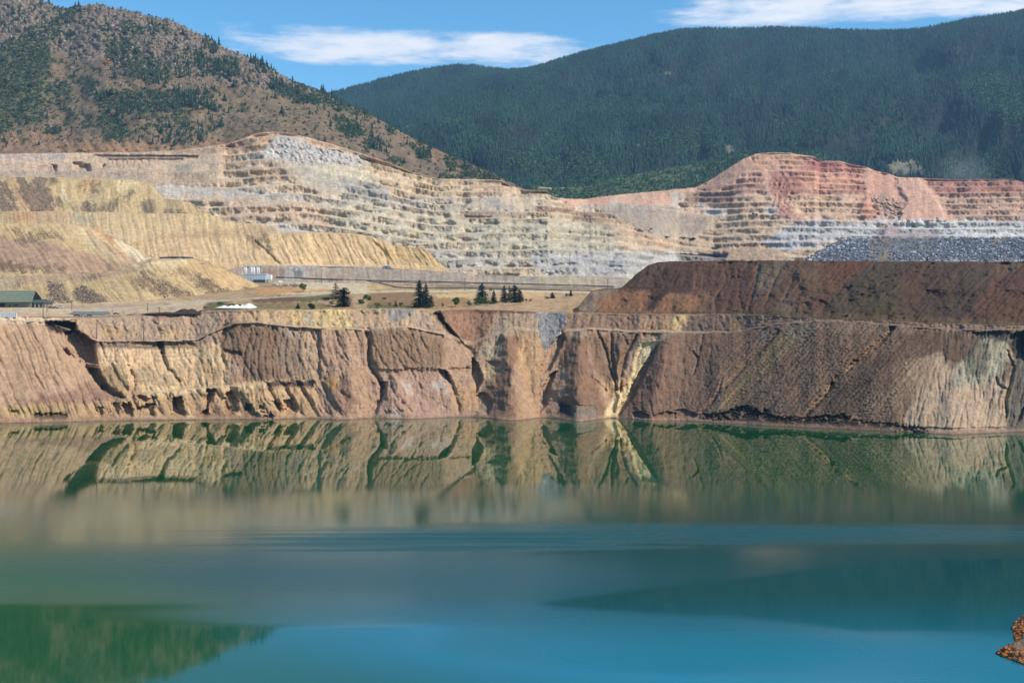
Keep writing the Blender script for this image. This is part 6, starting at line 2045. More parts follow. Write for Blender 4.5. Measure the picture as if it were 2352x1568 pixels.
def left_trees():
    g = np.random.default_rng(9)
    protos = [proto('hill_conifer', *conifer_verts(20 + i, 6, 7, .22, .3), L_CON_I) for i in range(3)]
    real = []
    for i in range(4):
        V, F = conifer_verts(30 + i, 7, 8, [.20, .24, .17, .27][i], .32)
        me = bpy.data.meshes.new('hillside_conifer')
        me.from_pydata([tuple(v) for v in V], [], [tuple(int(a) for a in f) for f in F])
        me.materials.append(L_CON)
        real.append(me)
    items = []
    for code, lst in (('G', SINGLES_G), ('H', SINGLES_H)):
        for a, b, h in lst:
            (qx, qy), = tr(code, [(a, b)])
            if ml_top(qx) > qy - 1:
                qy = float(ml_top(qx)) + 2
            sh = ml if qy < 440 and qx < 1230 else pit
            p = at(sh, qx, qy)
            items.append((h * .34, qx, qy, p, h * .34 / FOC * p.y))
    n0 = len(items)
    x, y, z, px, py = cell_sample(ml, 1500, tree_dens, g)
    hp = np.clip(g.lognormal(2.3, .38, len(x)), 4.5, 24)
    ok = (py < 356) | (px > 600)
    cand = sorted([(hp[i], px[i], py[i], Vector((x[i], y[i], z[i])), hp[i] / FOC * y[i]) for i in range(len(x)) if ok[i] and -10 < px[i] < 1260], key=lambda t: -t[0])
    items += cand[:300 - n0]
    rest = cand[300 - n0:]
    seen = {}
    items.sort(key=lambda t: -t[0])
    sizew = [(22, 'very tall'), (17, 'tall'), (13.5, 'medium height'), (11, 'smallish'), (0, 'small')]
    ordw = ['', 'second ', 'third ', 'fourth ', 'fifth ', 'sixth ', 'seventh ', 'eighth ', 'ninth ', 'tenth ']
    for k, (h, qx, qy, p, H) in enumerate(items):
        kk = k % 4
        w, zn = zone(qx, qy)
        side = ''
        o = bpy.data.objects.new('hillside_conifer', real[kk])
        COL.objects.link(o)
        o.location = p - Vector((0, 0, H * .03))
        wd = g.uniform(.85, 1.25)
        o.scale = (H * wd, H * wd, H)
        o.rotation_euler = (0, 0, g.uniform(0, 6.28))
        items[k] = (h, qx, qy, p, H, o, w, zn)
    # a label for each: rank by size within its stand, then where in the stand it is
    by = {}
    for it in items:
        by.setdefault(it[7], []).append(it)
    for zn, L in by.items():
        xs_ = sorted(i[1] for i in L)
        ys_ = sorted(i[2] for i in L)
        cellc = {}
        for it in L:
            h, qx, qy, p, H, o, w, _ = it
            fx = sum(1 for a in xs_ if a < qx) / len(xs_)
            fy = sum(1 for a in ys_ if a < qy) / len(ys_)
            hx = ['far left', 'left', 'middle', 'right', 'far right'][min(4, int(fx * 5))]
            hy = ['top', 'upper', 'lower', 'bottom'][min(3, int(fy * 4))]
            cellc.setdefault((hx, hy), []).append(it)
        for (hx, hy), M_ in cellc.items():
            M_.sort(key=lambda t: -t[0])
            for r, it in enumerate(M_):
                h, o, w = it[0], it[5], it[6]
                sup = 'tallest' if r == 0 else (ordw[r] + 'tallest' if r < 10 else 'short')
                sz = 'only' if len(M_) == 1 else sup
                tag(o, f'{sz} conifer, {hy} {hx}, {w}', 'conifer', 'conifers on the left mountain')
    pts = np.array([tuple(r[3]) for r in rest])
    hh = np.array([r[4] for r in rest])
    x, y, z, px, py = cell_sample(ml, 5200, lambda a, b: tree_dens(a, b) ** .8 * (b < 352 + 1e3 * (a > 600)), g)
    h2 = g.uniform(3.0, 8.5, len(x))
    pts = np.concatenate([pts, np.stack([x, y, z], 1)])
    hh = np.concatenate([hh, h2])
    scatter('small_conifers', pts - np.array([0, 0, .3]), np.stack([hh, hh, hh], 1), protos, 'small conifers and saplings dotted over the left mountain', 'young trees', g)
    # skyline conifers of the ridge
    # brush
    pb = [proto('brush_clump', *clump_verts(40 + i, 30, .7, .42), L_BR_I) for i in range(3)]
    x, y, z, px, py = cell_sample(ml, 13500, lambda a, b: (.03 + veg_left(a, b) ** 1.1 * (.55 + 1.4 * np.clip(fbm(a / 5, b / 5, 2, 522), -.3, .6))) * (b < 360 + 1e3 * (a > 600)), g)
    scatter('green_brush', np.stack([x, y, z - .3], 1), g.uniform(3.0, 7.5, len(x)), pb, 'green aspen and willow brush in patches on the left mountain', 'brush', g)
    ps = [proto('sage_clump', *clump_verts(50 + i, 18, .6, .45), L_SAGE_I) for i in range(2)]
    x, y, z, px, py = cell_sample(ml, 9000, lambda a, b: (.25 + veg_left(a, b)) * sstep(700, 400, a) * (b < 330), g)
    scatter('grey_brush', np.stack([x, y, z - .3], 1), g.uniform(1.8, 4.5, len(x)), ps, 'grey green low brush between the rocks of the left mountain', 'brush', g)
    # rocks of the crest
    mrk = bpy.data.materials.new('crest_rock')
    pr = [proto('crest_rock', *rock(.5, 900 + i), M_CREST) for i in range(4)]
    rkp = lambda a, b: poly_mask(a, b, [(-400, -80), (300, 0), (620, 140), (800, 240), (560, 190), (420, 150), (330, 160), (200, 130), (60, 90), (0, 130), (-400, 130)], 18, 30, 40) + .06 * (a < 480) * (b < 260)
    x, y, z, px, py = cell_sample(ml, 9000, rkp, g)
    scatter('crest_rocks', np.stack([x, y, z + .4], 1), g.lognormal(1.3, .45, len(x)), pr, 'pinkish grey boulders and outcrops along the rocky crest', 'rocks', g)
    # the single orange tree
    p = at(ml, 247, 146)
    V, F = clump_verts(77, 60, .7, .32)
    o = mesh_from('orange_tree', V * 1.0, F, L_ORANGE, None, False)
    o.location = p
    o.scale = (17, 17, 20)
    tag(o, 'single orange autumn tree on the upper left mountain', 'tree')


M_CREST = plain_mat('crest_rock', (158, 138, 128), .95, 0, .25, .3)
left_trees()


# ---- rubble on the grey dump and the brown one
def rubble():
    g = np.random.default_rng(15)
    mr_ = [plain_mat('rubble_dark', (112, 112, 120), .9, 0, .3, .8), plain_mat('rubble_light', (176, 176, 180), .9, 0, .2, .8)]
    pr = [proto('rubble', *rock(.5, 800 + i), mr_[0 if i < 3 else 1]) for i in range(4)]
    den = lambda a, b: np.clip(poly_mask(a, b, tr('T', [(280, 290), (440, 170), (540, 110), (860, 110), (860, 290)]), 4, 6) + poly_mask(a, b, tr('T', [(1550, 110), (2420, 100), (2420, 290), (1550, 290)]), 12, 20)
                               + .25 + poly_mask(a, b, tr('T', [(1080, 230), (2400, 230), (2400, 290), (1080, 290)]), 4, 6) * .5, 0, 1) * (b < 600)
    x, y, z, px, py = cell_sample(gd, 7500, den, g)
    scatter('rock_rubble', np.stack([x, y, z + .3], 1), g.lognormal(.75, .45, len(x)), pr, 'blasted grey boulders piled on the dark rock dump', 'boulders', g)
    # grey chute of rubble in the bank
    den = lambda a, b: poly_mask(a, b, tr('B', [(1410, 122), (1612, 124), (1560, 260), (1500, 360), (1470, 370), (1440, 290)]), 3, 4)
    x, y, z, px, py = cell_sample(lk, 1400, den, g)
    prc = [proto('chute_stone', *rock(.5, 850 + i), plain_mat('chute_stone', (142, 137, 134), .9, 0, .3, 1.0)) for i in range(3)]
    scatter('chute_rubble', np.stack([x, y, z + .1], 1), g.lognormal(-.2, .45, len(x)), prc, 'grey crushed rock spilling down the chute in the bank', 'rubble', g)
    # dark boulder streaks on the yellow dumps
    prb = [proto('black_boulder', *rock(.5, 870 + i), plain_mat('black_boulder', (86, 74, 72), .9, 0, .3, 1.0)) for i in range(3)]
    P_, S_ = [], []
    for sh, polys, n in ((d1, [('L', [(0, 560), (60, 600), (180, 780), (220, 960), (0, 960)]), ('L', [(250, 530), (330, 600), (400, 680), (440, 560), (590, 520), (720, 930), (460, 980), (330, 780)]),
                               ('L', [(1150, 880), (1210, 860), (1300, 985), (1150, 985)]), ('L', [(1940, 850), (2060, 860), (2110, 1000), (1970, 990)])], 1500),
                         (d4, [('D', [(320, 800), (400, 810), (480, 940), (350, 930)]), ('D', [(500, 850), (560, 830), (740, 940), (560, 945)]), ('D', [(1340, 770), (1420, 790), (1590, 880), (1450, 890)]),
                               ('D', [(1000, 760), (1300, 880), (1100, 900)])], 1700)):
        den = lambda a, b: sum(poly_mask(a, b, tr(c, p), 5, 8) for c, p in polys) + .015
        x, y, z, px, py = cell_sample(sh, n, den, g, rows=(2, sh.X.shape[0] - 3))
        P_.append(np.stack([x, y, z + .1], 1))
        S_.append(g.lognormal(.1, .4, n))
    scatter('dump_boulders', np.concatenate(P_), np.concatenate(S_), prb, 'dark boulders lying in streaks on the yellow dumps', 'boulders', g)


rubble()

# ================================================================== TREES ON THE FLAT
L_SPRUCE = leaf_mat('spruce_needles', (.020, .040, .028), .4)
L_DARK = leaf_mat('dark_tree_leaves', (.012, .024, .014), .4)
L_GREEN = leaf_mat('bright_leaves', (.075, .120, .030), .35)
L_BUSH = leaf_mat('bush_leaves', (.060, .095, .030), .35)
L_OLIVE = leaf_mat('olive_leaves', (.070, .085, .042), .35)
M_BARK = plain_mat('bark', (92, 72, 56), .95, 0, .3, 3.0)


def tube(V, F, a, b, r0, r1, n=6):
    a, b = np.array(a, float), np.array(b, float)
    d = b - a
    d /= np.linalg.norm(d) + 1e-9
    u = np.cross(d, [0, 0, 1.0]) if abs(d[2]) < .9 else np.cross(d, [1.0, 0, 0])
    u /= np.linalg.norm(u)
    v = np.cross(d, u)
    k = len(V)
    for c, r in ((a, r0), (b, r1)):
        for i in range(n):
            t = 2 * math.pi * i / n
            V.append(tuple(c + r * (math.cos(t) * u + math.sin(t) * v)))
    for i in range(n):
        j = (i + 1) % n
        F.append((k + i, k + j, k + n + j, k + n + i))
    V.append(tuple(a))
    V.append(tuple(b))
    for i in range(n):
        j = (i + 1) % n
        F.append((k + j, k + i, k + 2 * n))
        F.append((k + n + i, k + n + j, k + 2 * n + 1))


def mesh_obj(name, V, F, mat, parent=None, smooth=False):
    me = bpy.data.meshes.new(name)
    me.from_pydata([tuple(map(float, v)) for v in V], [], [tuple(int(a) for a in f) for f in F])
    me.materials.append(mat)
    if smooth:
        me.polygons.foreach_set('use_smooth', [True] * len(me.polygons))
    o = bpy.data.objects.new(name, me)
    COL.objects.link(o)
    if parent is not None:
        o.parent = parent
    return o


def spruce(name, loc, h, w, label, cat, group, seed, mat=None, sparse=1.0, blunt=.0):
    g = np.random.default_rng(seed)
    root = empty(name, loc, g.uniform(0, 6), label, cat, group)
    V, F = [], []
    tube(V, F, (0, 0, -.5), (0, 0, h * .95), h * .014 + .08, .04, 7)
    mesh_obj('trunk', V, F, M_BARK, root, True)
    V, F = [], []
    nl = int(30 * sparse) + 6
    for i in range(nl):
        f = i / (nl - 1)
        z = h * (.05 + .93 * f)
        env = (1 - f) ** (.8 - .35 * blunt) * (1 if f > .08 else .75)
        nb = int(11 - 6 * f)
        for k in range(nb):
            a = g.uniform(0, 6.283)
            L = w * .64 * env * g.uniform(.72, 1.15) + .12
            droop = -.18 * L if f < .6 else .05 * L
            ca, sa = math.cos(a), math.sin(a)
            nseg = 3
            for q in range(nseg):
                r0, r1 = L * q / nseg, L * (q + 1) / nseg
                wd0 = L * .30 * (1 - q / nseg * .6)
                zz0 = z + droop * (r0 / L) ** 1.5
                zz1 = z + droop * (r1 / L) ** 1.5 + g.uniform(-.06, .06)
                kx = len(V)
                V += [(ca * r0 - sa * wd0 * .5, sa * r0 + ca * wd0 * .5, zz0 - .1 * wd0), (ca * r0 + sa * wd0 * .5, sa * r0 - ca * wd0 * .5, zz0 - .1 * wd0),
                      (ca * r1, sa * r1, zz1 + .02), (ca * (r0 + r1) / 2, sa * (r0 + r1) / 2, zz0 - h * .028 - .15)]
                F += [(kx, kx + 1, kx + 2), (kx, kx + 3, kx + 2), (kx + 1, kx + 2, kx + 3)]
    mesh_obj('crown', V, F, mat or L_SPRUCE, root)
    return root


def leafy(name, loc, h, w, label, cat, group, seed, mat, stem=.22, n=420):
    g = np.random.default_rng(seed)
    root = empty(name, loc, g.uniform(0, 6), label, cat, group)
    V, F = [], []
    if stem > .05:
        tube(V, F, (0, 0, -.3), (0, 0, h * .55), h * .03 + .05, h * .015, 6)
        for k in range(5):
            a = k * 1.256 + g.uniform(-.3, .3)
            tube(V, F, (0, 0, h * g.uniform(.2, .45)), (math.cos(a) * w * .33, math.sin(a) * w * .33, h * g.uniform(.6, .85)), h * .012 + .02, .02, 5)
    else:
        for k in range(5):
            a = k * 1.256 + g.uniform(-.3, .3)
            tube(V, F, (0, 0, -.2), (math.cos(a) * w * .3, math.sin(a) * w * .3, h * g.uniform(.5, .8)), .07, .02, 5)
    mesh_obj('trunk' if stem > .05 else 'stems', V, F, M_BARK, root)
    V, F = [], []
    lobes = [(g.uniform(-.28, .28) * w, g.uniform(-.28, .28) * w, h * g.uniform(stem + .18, .80), g.uniform(.24, .40)) for _ in range(9)]
    for i in range(n):
        lx, ly, lz, lr = lobes[int(g.integers(len(lobes)))]
        d = g.normal(size=3)
        d /= np.linalg.norm(d)
        r = g.uniform(.5, 1.05)
        c = np.array([lx, ly, lz]) + d * r * np.array([w, w, h * .75]) * lr * .62
        c[2] = max(c[2], h * stem * .6 + .1)
        s_ = g.uniform(.05, .085) * (w + h) * .5
        k = len(V)
        e1 = g.normal(size=3)
        e1 /= np.linalg.norm(e1)
        e2 = np.cross(e1, g.normal(size=3))
        e2 /= np.linalg.norm(e2) + 1e-9
        V += [tuple(c - e1 * s_), tuple(c + e2 * s_ * .7), tuple(c + e1 * s_), tuple(c - e2 * s_ * .7)]
        F.append((k, k + 1, k + 2, k + 3))
    mesh_obj('crown', V, F, mat, root)
    return root


def flat_at(px, py):
    return at(flat, px, py)


def place(px, py, hpx, wpx):
    p = flat_at(px, py)
    k = p.y / FOC
    return p, hpx * k, wpx * k


SPR = 'spruces on the flat above the bank'
BSH = 'bushes on the flat above the bank'
TREES = [
    # kind, column, base row, height, width, label
    ('s', 770, 687, 38, 21, 'open ragged spruce behind the dense black tree left of centre', L_SPRUCE, .5, 0),
    ('s', 788, 704, 42, 31, 'dense rounded almost black evergreen standing alone left of centre', L_DARK, 1.3, 1.2),
    ('s', 684, 709, 13, 8, 'tiny cone shaped spruce near the bank edge left of centre', L_SPRUCE, .7, 0),
    ('s', 963, 707, 63, 25, 'tallest spruce, left one of the big central cluster', L_SPRUCE, 1.2, .3),
    ('s', 979, 706, 54, 19, 'slimmer spruce touching the tallest spruce on its right', L_SPRUCE, 1.2, .2),
    ('s', 990, 703, 25, 12, 'short spruce at the right foot of the tallest cluster', L_SPRUCE, .8, .4),
    ('s', 909, 704, 14, 7, 'thin scrawny young conifer between two dark bushes', L_SPRUCE, .4, 0),
    ('s', 1107, 697, 46, 25, 'broad dark spruce behind the bright green bush', L_SPRUCE, 1.2, .3),
    ('s', 1134, 698, 32, 12, 'narrow lone spruce between the two right hand groups', L_SPRUCE, .9, .1),
    ('s', 1159, 692, 36, 16, 'left spruce of the right hand group', L_SPRUCE, .9, .2),
    ('s', 1170, 691, 35, 9, 'thin spire spruce in the middle of the right hand group', L_SPRUCE, .7, 0),
    ('s', 1182, 694, 38, 26, 'widest spruce of the right hand group', L_SPRUCE, 1.2, .6),
    ('s', 1194, 692, 27, 15, 'rounded green conifer ending the right hand group', L_SPRUCE, 1.0, .8),
    ('s', 1268, 685, 14, 11, 'small pointed green conifer on the slope right of centre', L_SPRUCE, .8, .4),
    ('s', 1312, 680, 15, 7, 'rightmost small conifer near the brown dump', L_SPRUCE, .8, .1)]
BUSHES = [
    ('t', 697, 671, 19, 20, 'round bright green tree on a short trunk beside the track', L_GREEN, .22),
    ('b', 716, 710, 15, 18, 'dark round shrub beside the tiny cone shaped spruce', L_DARK, .02),
    ('b', 746, 689, 8, 24, 'low grey green shrub left of the ragged spruce', L_OLIVE, .02),
    ('b', 762, 700, 10, 13, 'pale olive shrub left of the black evergreen', L_OLIVE, .02),
    ('b', 843, 693, 16, 20, 'bright green bush, taller of the pair right of the black evergreen', L_GREEN, .04),
    ('b', 829, 697, 9, 24, 'low spreading green bush left of the taller bright one', L_BUSH, .02),
    ('b', 868, 706, 11, 17, 'yellowish green bush at the bank edge below the pair', L_GREEN, .03),
    ('b', 881, 688, 6, 11, 'tiny dark shrub behind the yellowish bush', L_OLIVE, .02),
    ('b', 894, 703, 8, 9, 'small dark bush left of the scrawny conifer', L_BUSH, .02),
    ('b', 921, 703, 9, 11, 'small dark bush right of the scrawny conifer', L_BUSH, .02),
    ('b', 988, 708, 11, 18, 'green bush at the foot of the tallest spruces', L_BUSH, .02),
    ('b', 1018, 705, 8, 6, 'tiny upright bush alone right of the tallest spruces', L_BUSH, .02),
    ('t', 1048, 705, 22, 24, 'lone yellow green deciduous tree with spreading crown', L_GREEN, .15),
    ('b', 1079, 703, 13, 15, 'grey brown twiggy shrub left of the bright bush', L_OLIVE, .02),
    ('b', 1101, 701, 18, 25, 'bright green bush in front of the broad spruce', L_GREEN, .03),
    ('b', 1124, 699, 12, 12, 'green bush between the broad and the narrow spruce', L_BUSH, .02),
    ('b', 1128, 669, 9, 10, 'pale aspen clump far behind on the track', L_OLIVE, .05),
    ('b', 1162, 696, 12, 18, 'grey green bush at the foot of the right hand spruces', L_OLIVE, .02),
    ('b', 1209, 693, 7, 7, 'small bush right of the right hand spruces', L_BUSH, .02),
    ('b', 1219, 692, 6, 9, 'very low bush beyond the right hand spruces', L_BUSH, .02),
    ('b', 1256, 687, 7, 12, 'dark bush touching the small pointed conifer', L_BUSH, .02),
    ('b', 1301, 681, 8, 10, 'dark bush left of the rightmost small conifer', L_BUSH, .02),
    ('b', 505, 700, 7, 16, 'green weeds bush at the left end of the white pile', L_BUSH, .02),
    ('b', 548, 706, 7, 20, 'low green bush in front of the white pile', L_OLIVE, .02),
    ('b', 530, 704, 6, 16, 'low green bush left of the one before the white pile', L_OLIVE, .02),
    ('b', 470, 708, 4, 8, 'tiny bush at the right foot of the black mound', L_OLIVE, .02)]
for i, (k, px, py, h, w, lab, mt, sp, bl) in enumerate(TREES):
    p, H, Wd = place(px, py, h, w)
    spruce('spruce', p, H * 1.07, Wd * 1.36, lab, 'spruce', SPR, 100 + i, mt, sp, bl)
for i, (k, px, py, h, w, lab, mt, st) in enumerate(BUSHES):
    p, H, Wd = place(px, py, h, w)
    leafy('leafy_tree' if k == 't' else 'bush', p, H * 1.15, Wd * 1.2, lab, 'tree' if k == 't' else 'bush', None if k == 't' else BSH, 200 + i, mt, st, 480 if w > 15 else 240)

# shrubs elsewhere
p = at(bd, 2129, 603)
spruce('pine', at(gd, 2129, 599), 5.5, 2.4, 'lone tiny dark pine at the foot of the grey rock dump', 'pine', None, 320, L_DARK, .7, 0)
for i, (px, py, h, w, lab) in enumerate([(1588, 552, 9, 26, 'dark green thicket in the hollow below the grey slope'), (1568, 549, 5, 18, 'low green bushes left of the hollow thicket'),
                                         (1648, 571, 9, 14, 'green bush at the foot of the right terraces'), (1496, 528, 5, 9, 'small green bush on the edge of the grey slope'),
                                         (1530, 547, 5, 20, 'low dark bush on the bench end above the track')]):
    q = at(pit, px, py)
    k = q.y / FOC
    leafy('bush', q - Vector((0, 2, 0)), h * k, w * k, lab, 'bush', 'bushes in the pit', 330 + i, L_DARK if i in (0, 4) else L_BUSH, .02, 300)

# dark shrubs on the big brown slope
SHR = [(1035, 460, 26, 'left upper'), (1095, 490, 24, ''), (1120, 440, 20, ''), (1000, 515, 22, ''), (1045, 455, 14, ''), (930, 540, 14, ''), (760, 600, 22, ''), (800, 625, 34, ''), (920, 608, 34, ''),
       (880, 640, 30, ''), (1005, 595, 26, ''), (905, 490, 18, ''), (565, 640, 16, ''), (595, 618, 18, ''), (705, 640, 16, ''), (1180, 412, 16, ''), (1232, 400, 14, ''), (1285, 408, 12, ''),
       (1325, 362, 20, ''), (1325, 410, 20, ''), (1995, 437, 22, ''), (1438, 365, 14, ''), (1350, 330, 12, ''), (1480, 328, 30, ''), (880, 570, 14, ''), (975, 575, 12, ''), (660, 828, 26, ''), (620, 830, 16, ''),
       (1310, 200, 0, '')]
SHR_L = ['dark shrub halfway up, in the loose row on the brown slope', 'dark shrub just below the row on the brown slope', 'dark shrub topping the loose row on the brown slope',
         'pair member shrub in the middle of the brown slope row', 'small shrub touching the halfway one on the brown slope', 'small dark shrub below the loose row',
         'grey shrub, upper one of the lower left pair', 'larger shrub, lower one of the lower left pair', 'largest black shrub of the low cluster on the brown slope', 'black shrub at the bottom of the low cluster',
         'lone black shrub right of the low cluster', 'shrub apart on the left of the row', 'leftmost low shrub at the grass edge', 'shrub beside the leftmost one at the grass edge',
         'faint shrub between the grass edge and the cluster', 'shrub above the row towards the crest', 'next shrub up towards the crest', 'tiny shrub near the crest shrubs', 'shrub under the crest, upper one',
         'shrub under the crest, lower one', 'lone shrub far right on the upper brown slope', 'small shrub right of the crest pair', 'tiny shrub at the crest above the pair', 'wide low shrub on the crest line',
         'tiny shrub left of the low cluster', 'tiny shrub above the low cluster', 'shrub on the bench road, right of two', 'shrub on the bench road, left of two']
shr_mesh = None
for i, (a, b, w, _) in enumerate(SHR):
    if w == 0:
        continue
    (qx, qy), = tr('T', [(a, b)])
    q = at(bd, qx, qy)
    k = q.y / FOC
    if shr_mesh is None:
        V, F = clump_verts(400, 60, .7, .34)
        shr_mesh = bpy.data.meshes.new('slope_shrub')
        shr_mesh.from_pydata([tuple(v) for v in V], [], [tuple(int(c) for c in f) for f in F])
        shr_mesh.materials.append(L_DARK)
    o = bpy.data.objects.new('slope_shrub', shr_mesh)
    COL.objects.link(o)
    o.location = q - Vector((0, .3, .1))
    s_ = w * .24 * k * 1.1
    o.scale = (s_, s_ * .9, s_ * .75)
    o.rotation_euler = (0, 0, i * 1.3)
    tag(o, SHR_L[i], 'shrub', 'dark shrubs on the brown slope')

# loose boulders on the right hand bench
BLD = [(1790, 205, 22, 'largest pale boulder on the bench road'), (890, 170, 14, 'pale boulder on the bench road, left of the middle'), (955, 180, 12, 'second pale boulder beside it on the bench road'),
       (395, 105, 22, 'brown boulder pile stone at the foot of the brown dump'), (440, 115, 12, 'pale stone next to the brown boulder at the dump foot'), (560, 15, 12, 'pale stone half way up the brown dump foot'),
       (490, 70, 12, 'stone in the gully of the brown dump'), (695, 145, 10, 'stone at the left part of the bench'), (1190, 175, 18, 'brown boulder, middle of the bench'),
       (1215, 178, 12, 'dark stone touching the middle boulder'), (1375, 190, 12, 'dark stone right of the bench middle'), (265, 122, 10, 'pale stone near the ochre chute'),
       (110, 150, 12, 'dark stone beside the ochre chute'), (85, 185, 12, 'dark stone below the ochre chute'), (1870, 210, 10, 'small stone right of the largest pale boulder'),
       (1710, 195, 10, 'small stone left of the largest pale boulder'), (2020, 208, 9, 'small stone towards the right end of the bench'), (760, 122, 10, 'small pale stone at the dark dump foot'),
       (1130, 140, 12, 'stone on the grassy strip of the bench'), (1160, 140, 10, 'smaller stone on the grassy strip'), (325, 150, 9, 'tiny pale stone left on the bench slope'),
       (530, 205, 8, 'tiny stone below the bench edge'), (745, 190, 8, 'tiny stone low on the left bench slope')]
m_bp = plain_mat('pale_boulder', (196, 178, 156), .95, 0, .15, 2)
m_bd = plain_mat('brown_boulder', (110, 88, 76), .95, 0, .2, 2)
for i, (a, b, w, lab) in enumerate(BLD):
    (qx, qy), = tr('C', [(a, b)])
    sh = bd if b < 125 else lk
    q = at(sh, qx, qy)
    k = q.y / FOC
    v, f = rock(.5, 700 + i)
    o = mesh_obj('boulder', v, f, m_bd if ('brown' in lab or 'dark' in lab) else m_bp)
    o.location = q + Vector((0, -.4, .25))
    s_ = w * .34 * k * 1.05
    o.scale = (s_, s_, s_ * .75)
    tag(o, lab, 'boulder', 'loose boulders on the right bench')


# ================================================================== BUILDINGS AND SMALL THINGS
def box(V, F, x0, x1, y0, y1, z0, z1):
    k = len(V)
    V += [(x0, y0, z0), (x1, y0, z0), (x1, y1, z0), (x0, y1, z0), (x0, y0, z1), (x1, y0, z1), (x1, y1, z1), (x0, y1, z1)]
    F += [(k, k + 3, k + 2, k + 1), (k + 4, k + 5, k + 6, k + 7), (k, k + 1, k + 5, k + 4), (k + 1, k + 2, k + 6, k + 5), (k + 2, k + 3, k + 7, k + 6), (k + 3, k, k + 4, k + 7)]


def bx(name, dims, mat, parent=None):
    V, F = [], []
    box(V, F, *dims)
    return mesh_obj(name, V, F, mat, parent)


M_GREENROOF = plain_mat('green_metal_roof', (122, 128, 108), .75, .0, .12, .3)
M_DKROOF = plain_mat('dark_green_roof', (70, 88, 84), .6, 0, .15, .4)
M_WALL = plain_mat('tan_siding', (128, 116, 98), .9, 0, .08, .5)
M_DARK = plain_mat('dark_opening', (34, 36, 40), .6, 0, .1, 1)
M_WHITE = plain_mat('white_paint', (214, 216, 214), .7, 0, .06, .4)
M_WOOD = plain_mat('pole_wood', (84, 70, 60), .95, 0, .2, 1)
M_STEEL = plain_mat('weathered_steel', (84, 80, 82), .7, .3, .2, .6)
M_LGREY = plain_mat('light_grey_panel', (176, 184, 192), .6, .1, .08, .4)
M_RUBBER = plain_mat('black_rubber', (28, 28, 30), .9, 0, .2, 1)
M_GLASS = plain_mat('dark_glass', (40, 52, 62), .15, 0, .1, 1)


def build_green_house():
    base = flat_at(71, 706)
    k = base.y / FOC
    H = lambda px: px * k
    x1 = H(0)
    r = empty('green_roofed_building', base, 0, 'long building with green metal roof and tan walls at left edge', 'building')
    L = H(135)   # runs out of the frame to the left
    d = 26.0
    zw = H(13)
    bx('wall', (-L, 0, 0, d, -1, zw), M_WALL, r)
    # roof slope facing the lake
    zr = H(40)
    ov = 2.2
    V, F = [], []
    V += [(-L - 1, -ov, zw - .1), (1.2, -ov, zw - .1), (-1.0, d * .5, zr), (-L - 1, d * .5, zr), (1.2, d + ov, zw - .1), (-L - 1, d + ov, zw - .1)]
    V += [(a, b, c - .4) for a, b, c in V[:6]]
    F += [(0, 1, 2, 3), (3, 2, 4, 5), (9, 8, 7, 6), (11, 10, 8, 9), (0, 6, 7, 1), (1, 7, 8, 2), (2, 8, 10, 4), (4, 10, 11, 5), (5, 11, 9, 3), (3, 9, 6, 0)]
    roof = mesh_obj('roof', V, F, M_GREENROOF, r)
    # standing seams and the staggered lap rows of the roof sheets
    V, F = [], []
    n = 44
    for i in range(n):
        f = (i + .5) / n
        xa = -L - 1 + f * (L + 2.2)
        xb = -L - 1 + f * L
        V0 = len(V)
        for (xx, yy, zz) in ((xa, -ov, zw), (xb, d * .5, zr)):
            V += [(xx - .07, yy, zz), (xx + .07, yy, zz), (xx + .07, yy, zz + .16), (xx - .07, yy, zz + .16)]
        F += [(V0, V0 + 1, V0 + 5, V0 + 4), (V0 + 1, V0 + 2, V0 + 6, V0 + 5), (V0 + 2, V0 + 3, V0 + 7, V0 + 6), (V0 + 3, V0, V0 + 4, V0 + 7)]
    o = mesh_obj('roof_seams', V, F, M_GREENROOF, roof)
    for j in range(5):
        V, F = [], []
        fy = (j + .7) / 5.4
        for i in range(60):
            f0, f1 = i / 60, (i + 1) / 60
            wob = .35 * math.sin(i * .9)
            yy = -ov + fy * (d * .5 + ov) + wob
            zz = zw + (yy + ov) / (d * .5 + ov) * (zr - zw) + .07
            xa, xb = -L - 1 + f0 * (L + 1.5), -L - 1 + f1 * (L + 1.5)
            box(V, F, xa, xb, yy - .25, yy + .12, zz - .1, zz + .12)
        mesh_obj('lap_row', V, F, M_DKROOF, roof)
    # fascia band, windows and door
    bx('gutter', (-L - 1, 1.2, -ov - .35, -ov, zw - 1.1, zw - .15), M_DKROOF, r)
    for (a, b, z0, z1) in ((-50, -48.6, 2.2, 6.5),):
        pass
    for xx in (-H(40), -H(36.5), -H(33)):
        w = bx('window', (xx, xx + H(2.2), -.14, .2, H(4), H(6.6)), M_GLASS, r)
        bx('frame', (xx - .15, xx + H(2.2) + .15, -.1, .1, H(4) - .15, H(6.6) + .15), M_DARK, w)
    dr = bx('door', (-H(51), -H(48.5), -.12, .2, 0, H(7)), M_DARK, r)
    bx('handle', (-H(49), -H(48.8), -.2, -.12, H(3), H(3.4)), M_STEEL, dr)
    bx('entry_bay', (-H(72), -H(62), -1.5, .3, 0, H(9)), M_DARK, r)
    # annex
    a = bx('annex_wall', (0.05, H(27), 3, d - 3, -1, H(11)), M_WALL, r)
    V, F = [], []
    box(V, F, -.5, H(30), .6, d - 1, H(11), H(13.5))
    V[4:8] = [(-.5, 5, H(18)), (H(29), 5, H(17.5)), (H(29), d - 5, H(17.5)), (-.5, d - 5, H(18))]
    mesh_obj('annex_roof', V, F, M_DKROOF, r)
    pch = bx('porch_roof', (H(8), H(28), -1.5, 3.2, H(8.2), H(9.6)), M_DKROOF, r)
    for xx in (H(9), H(18), H(27)):
        bx('post', (xx, xx + .35, -1.2, -.85, 0, H(8.2)), M_WHITE, r)


build_green_house()


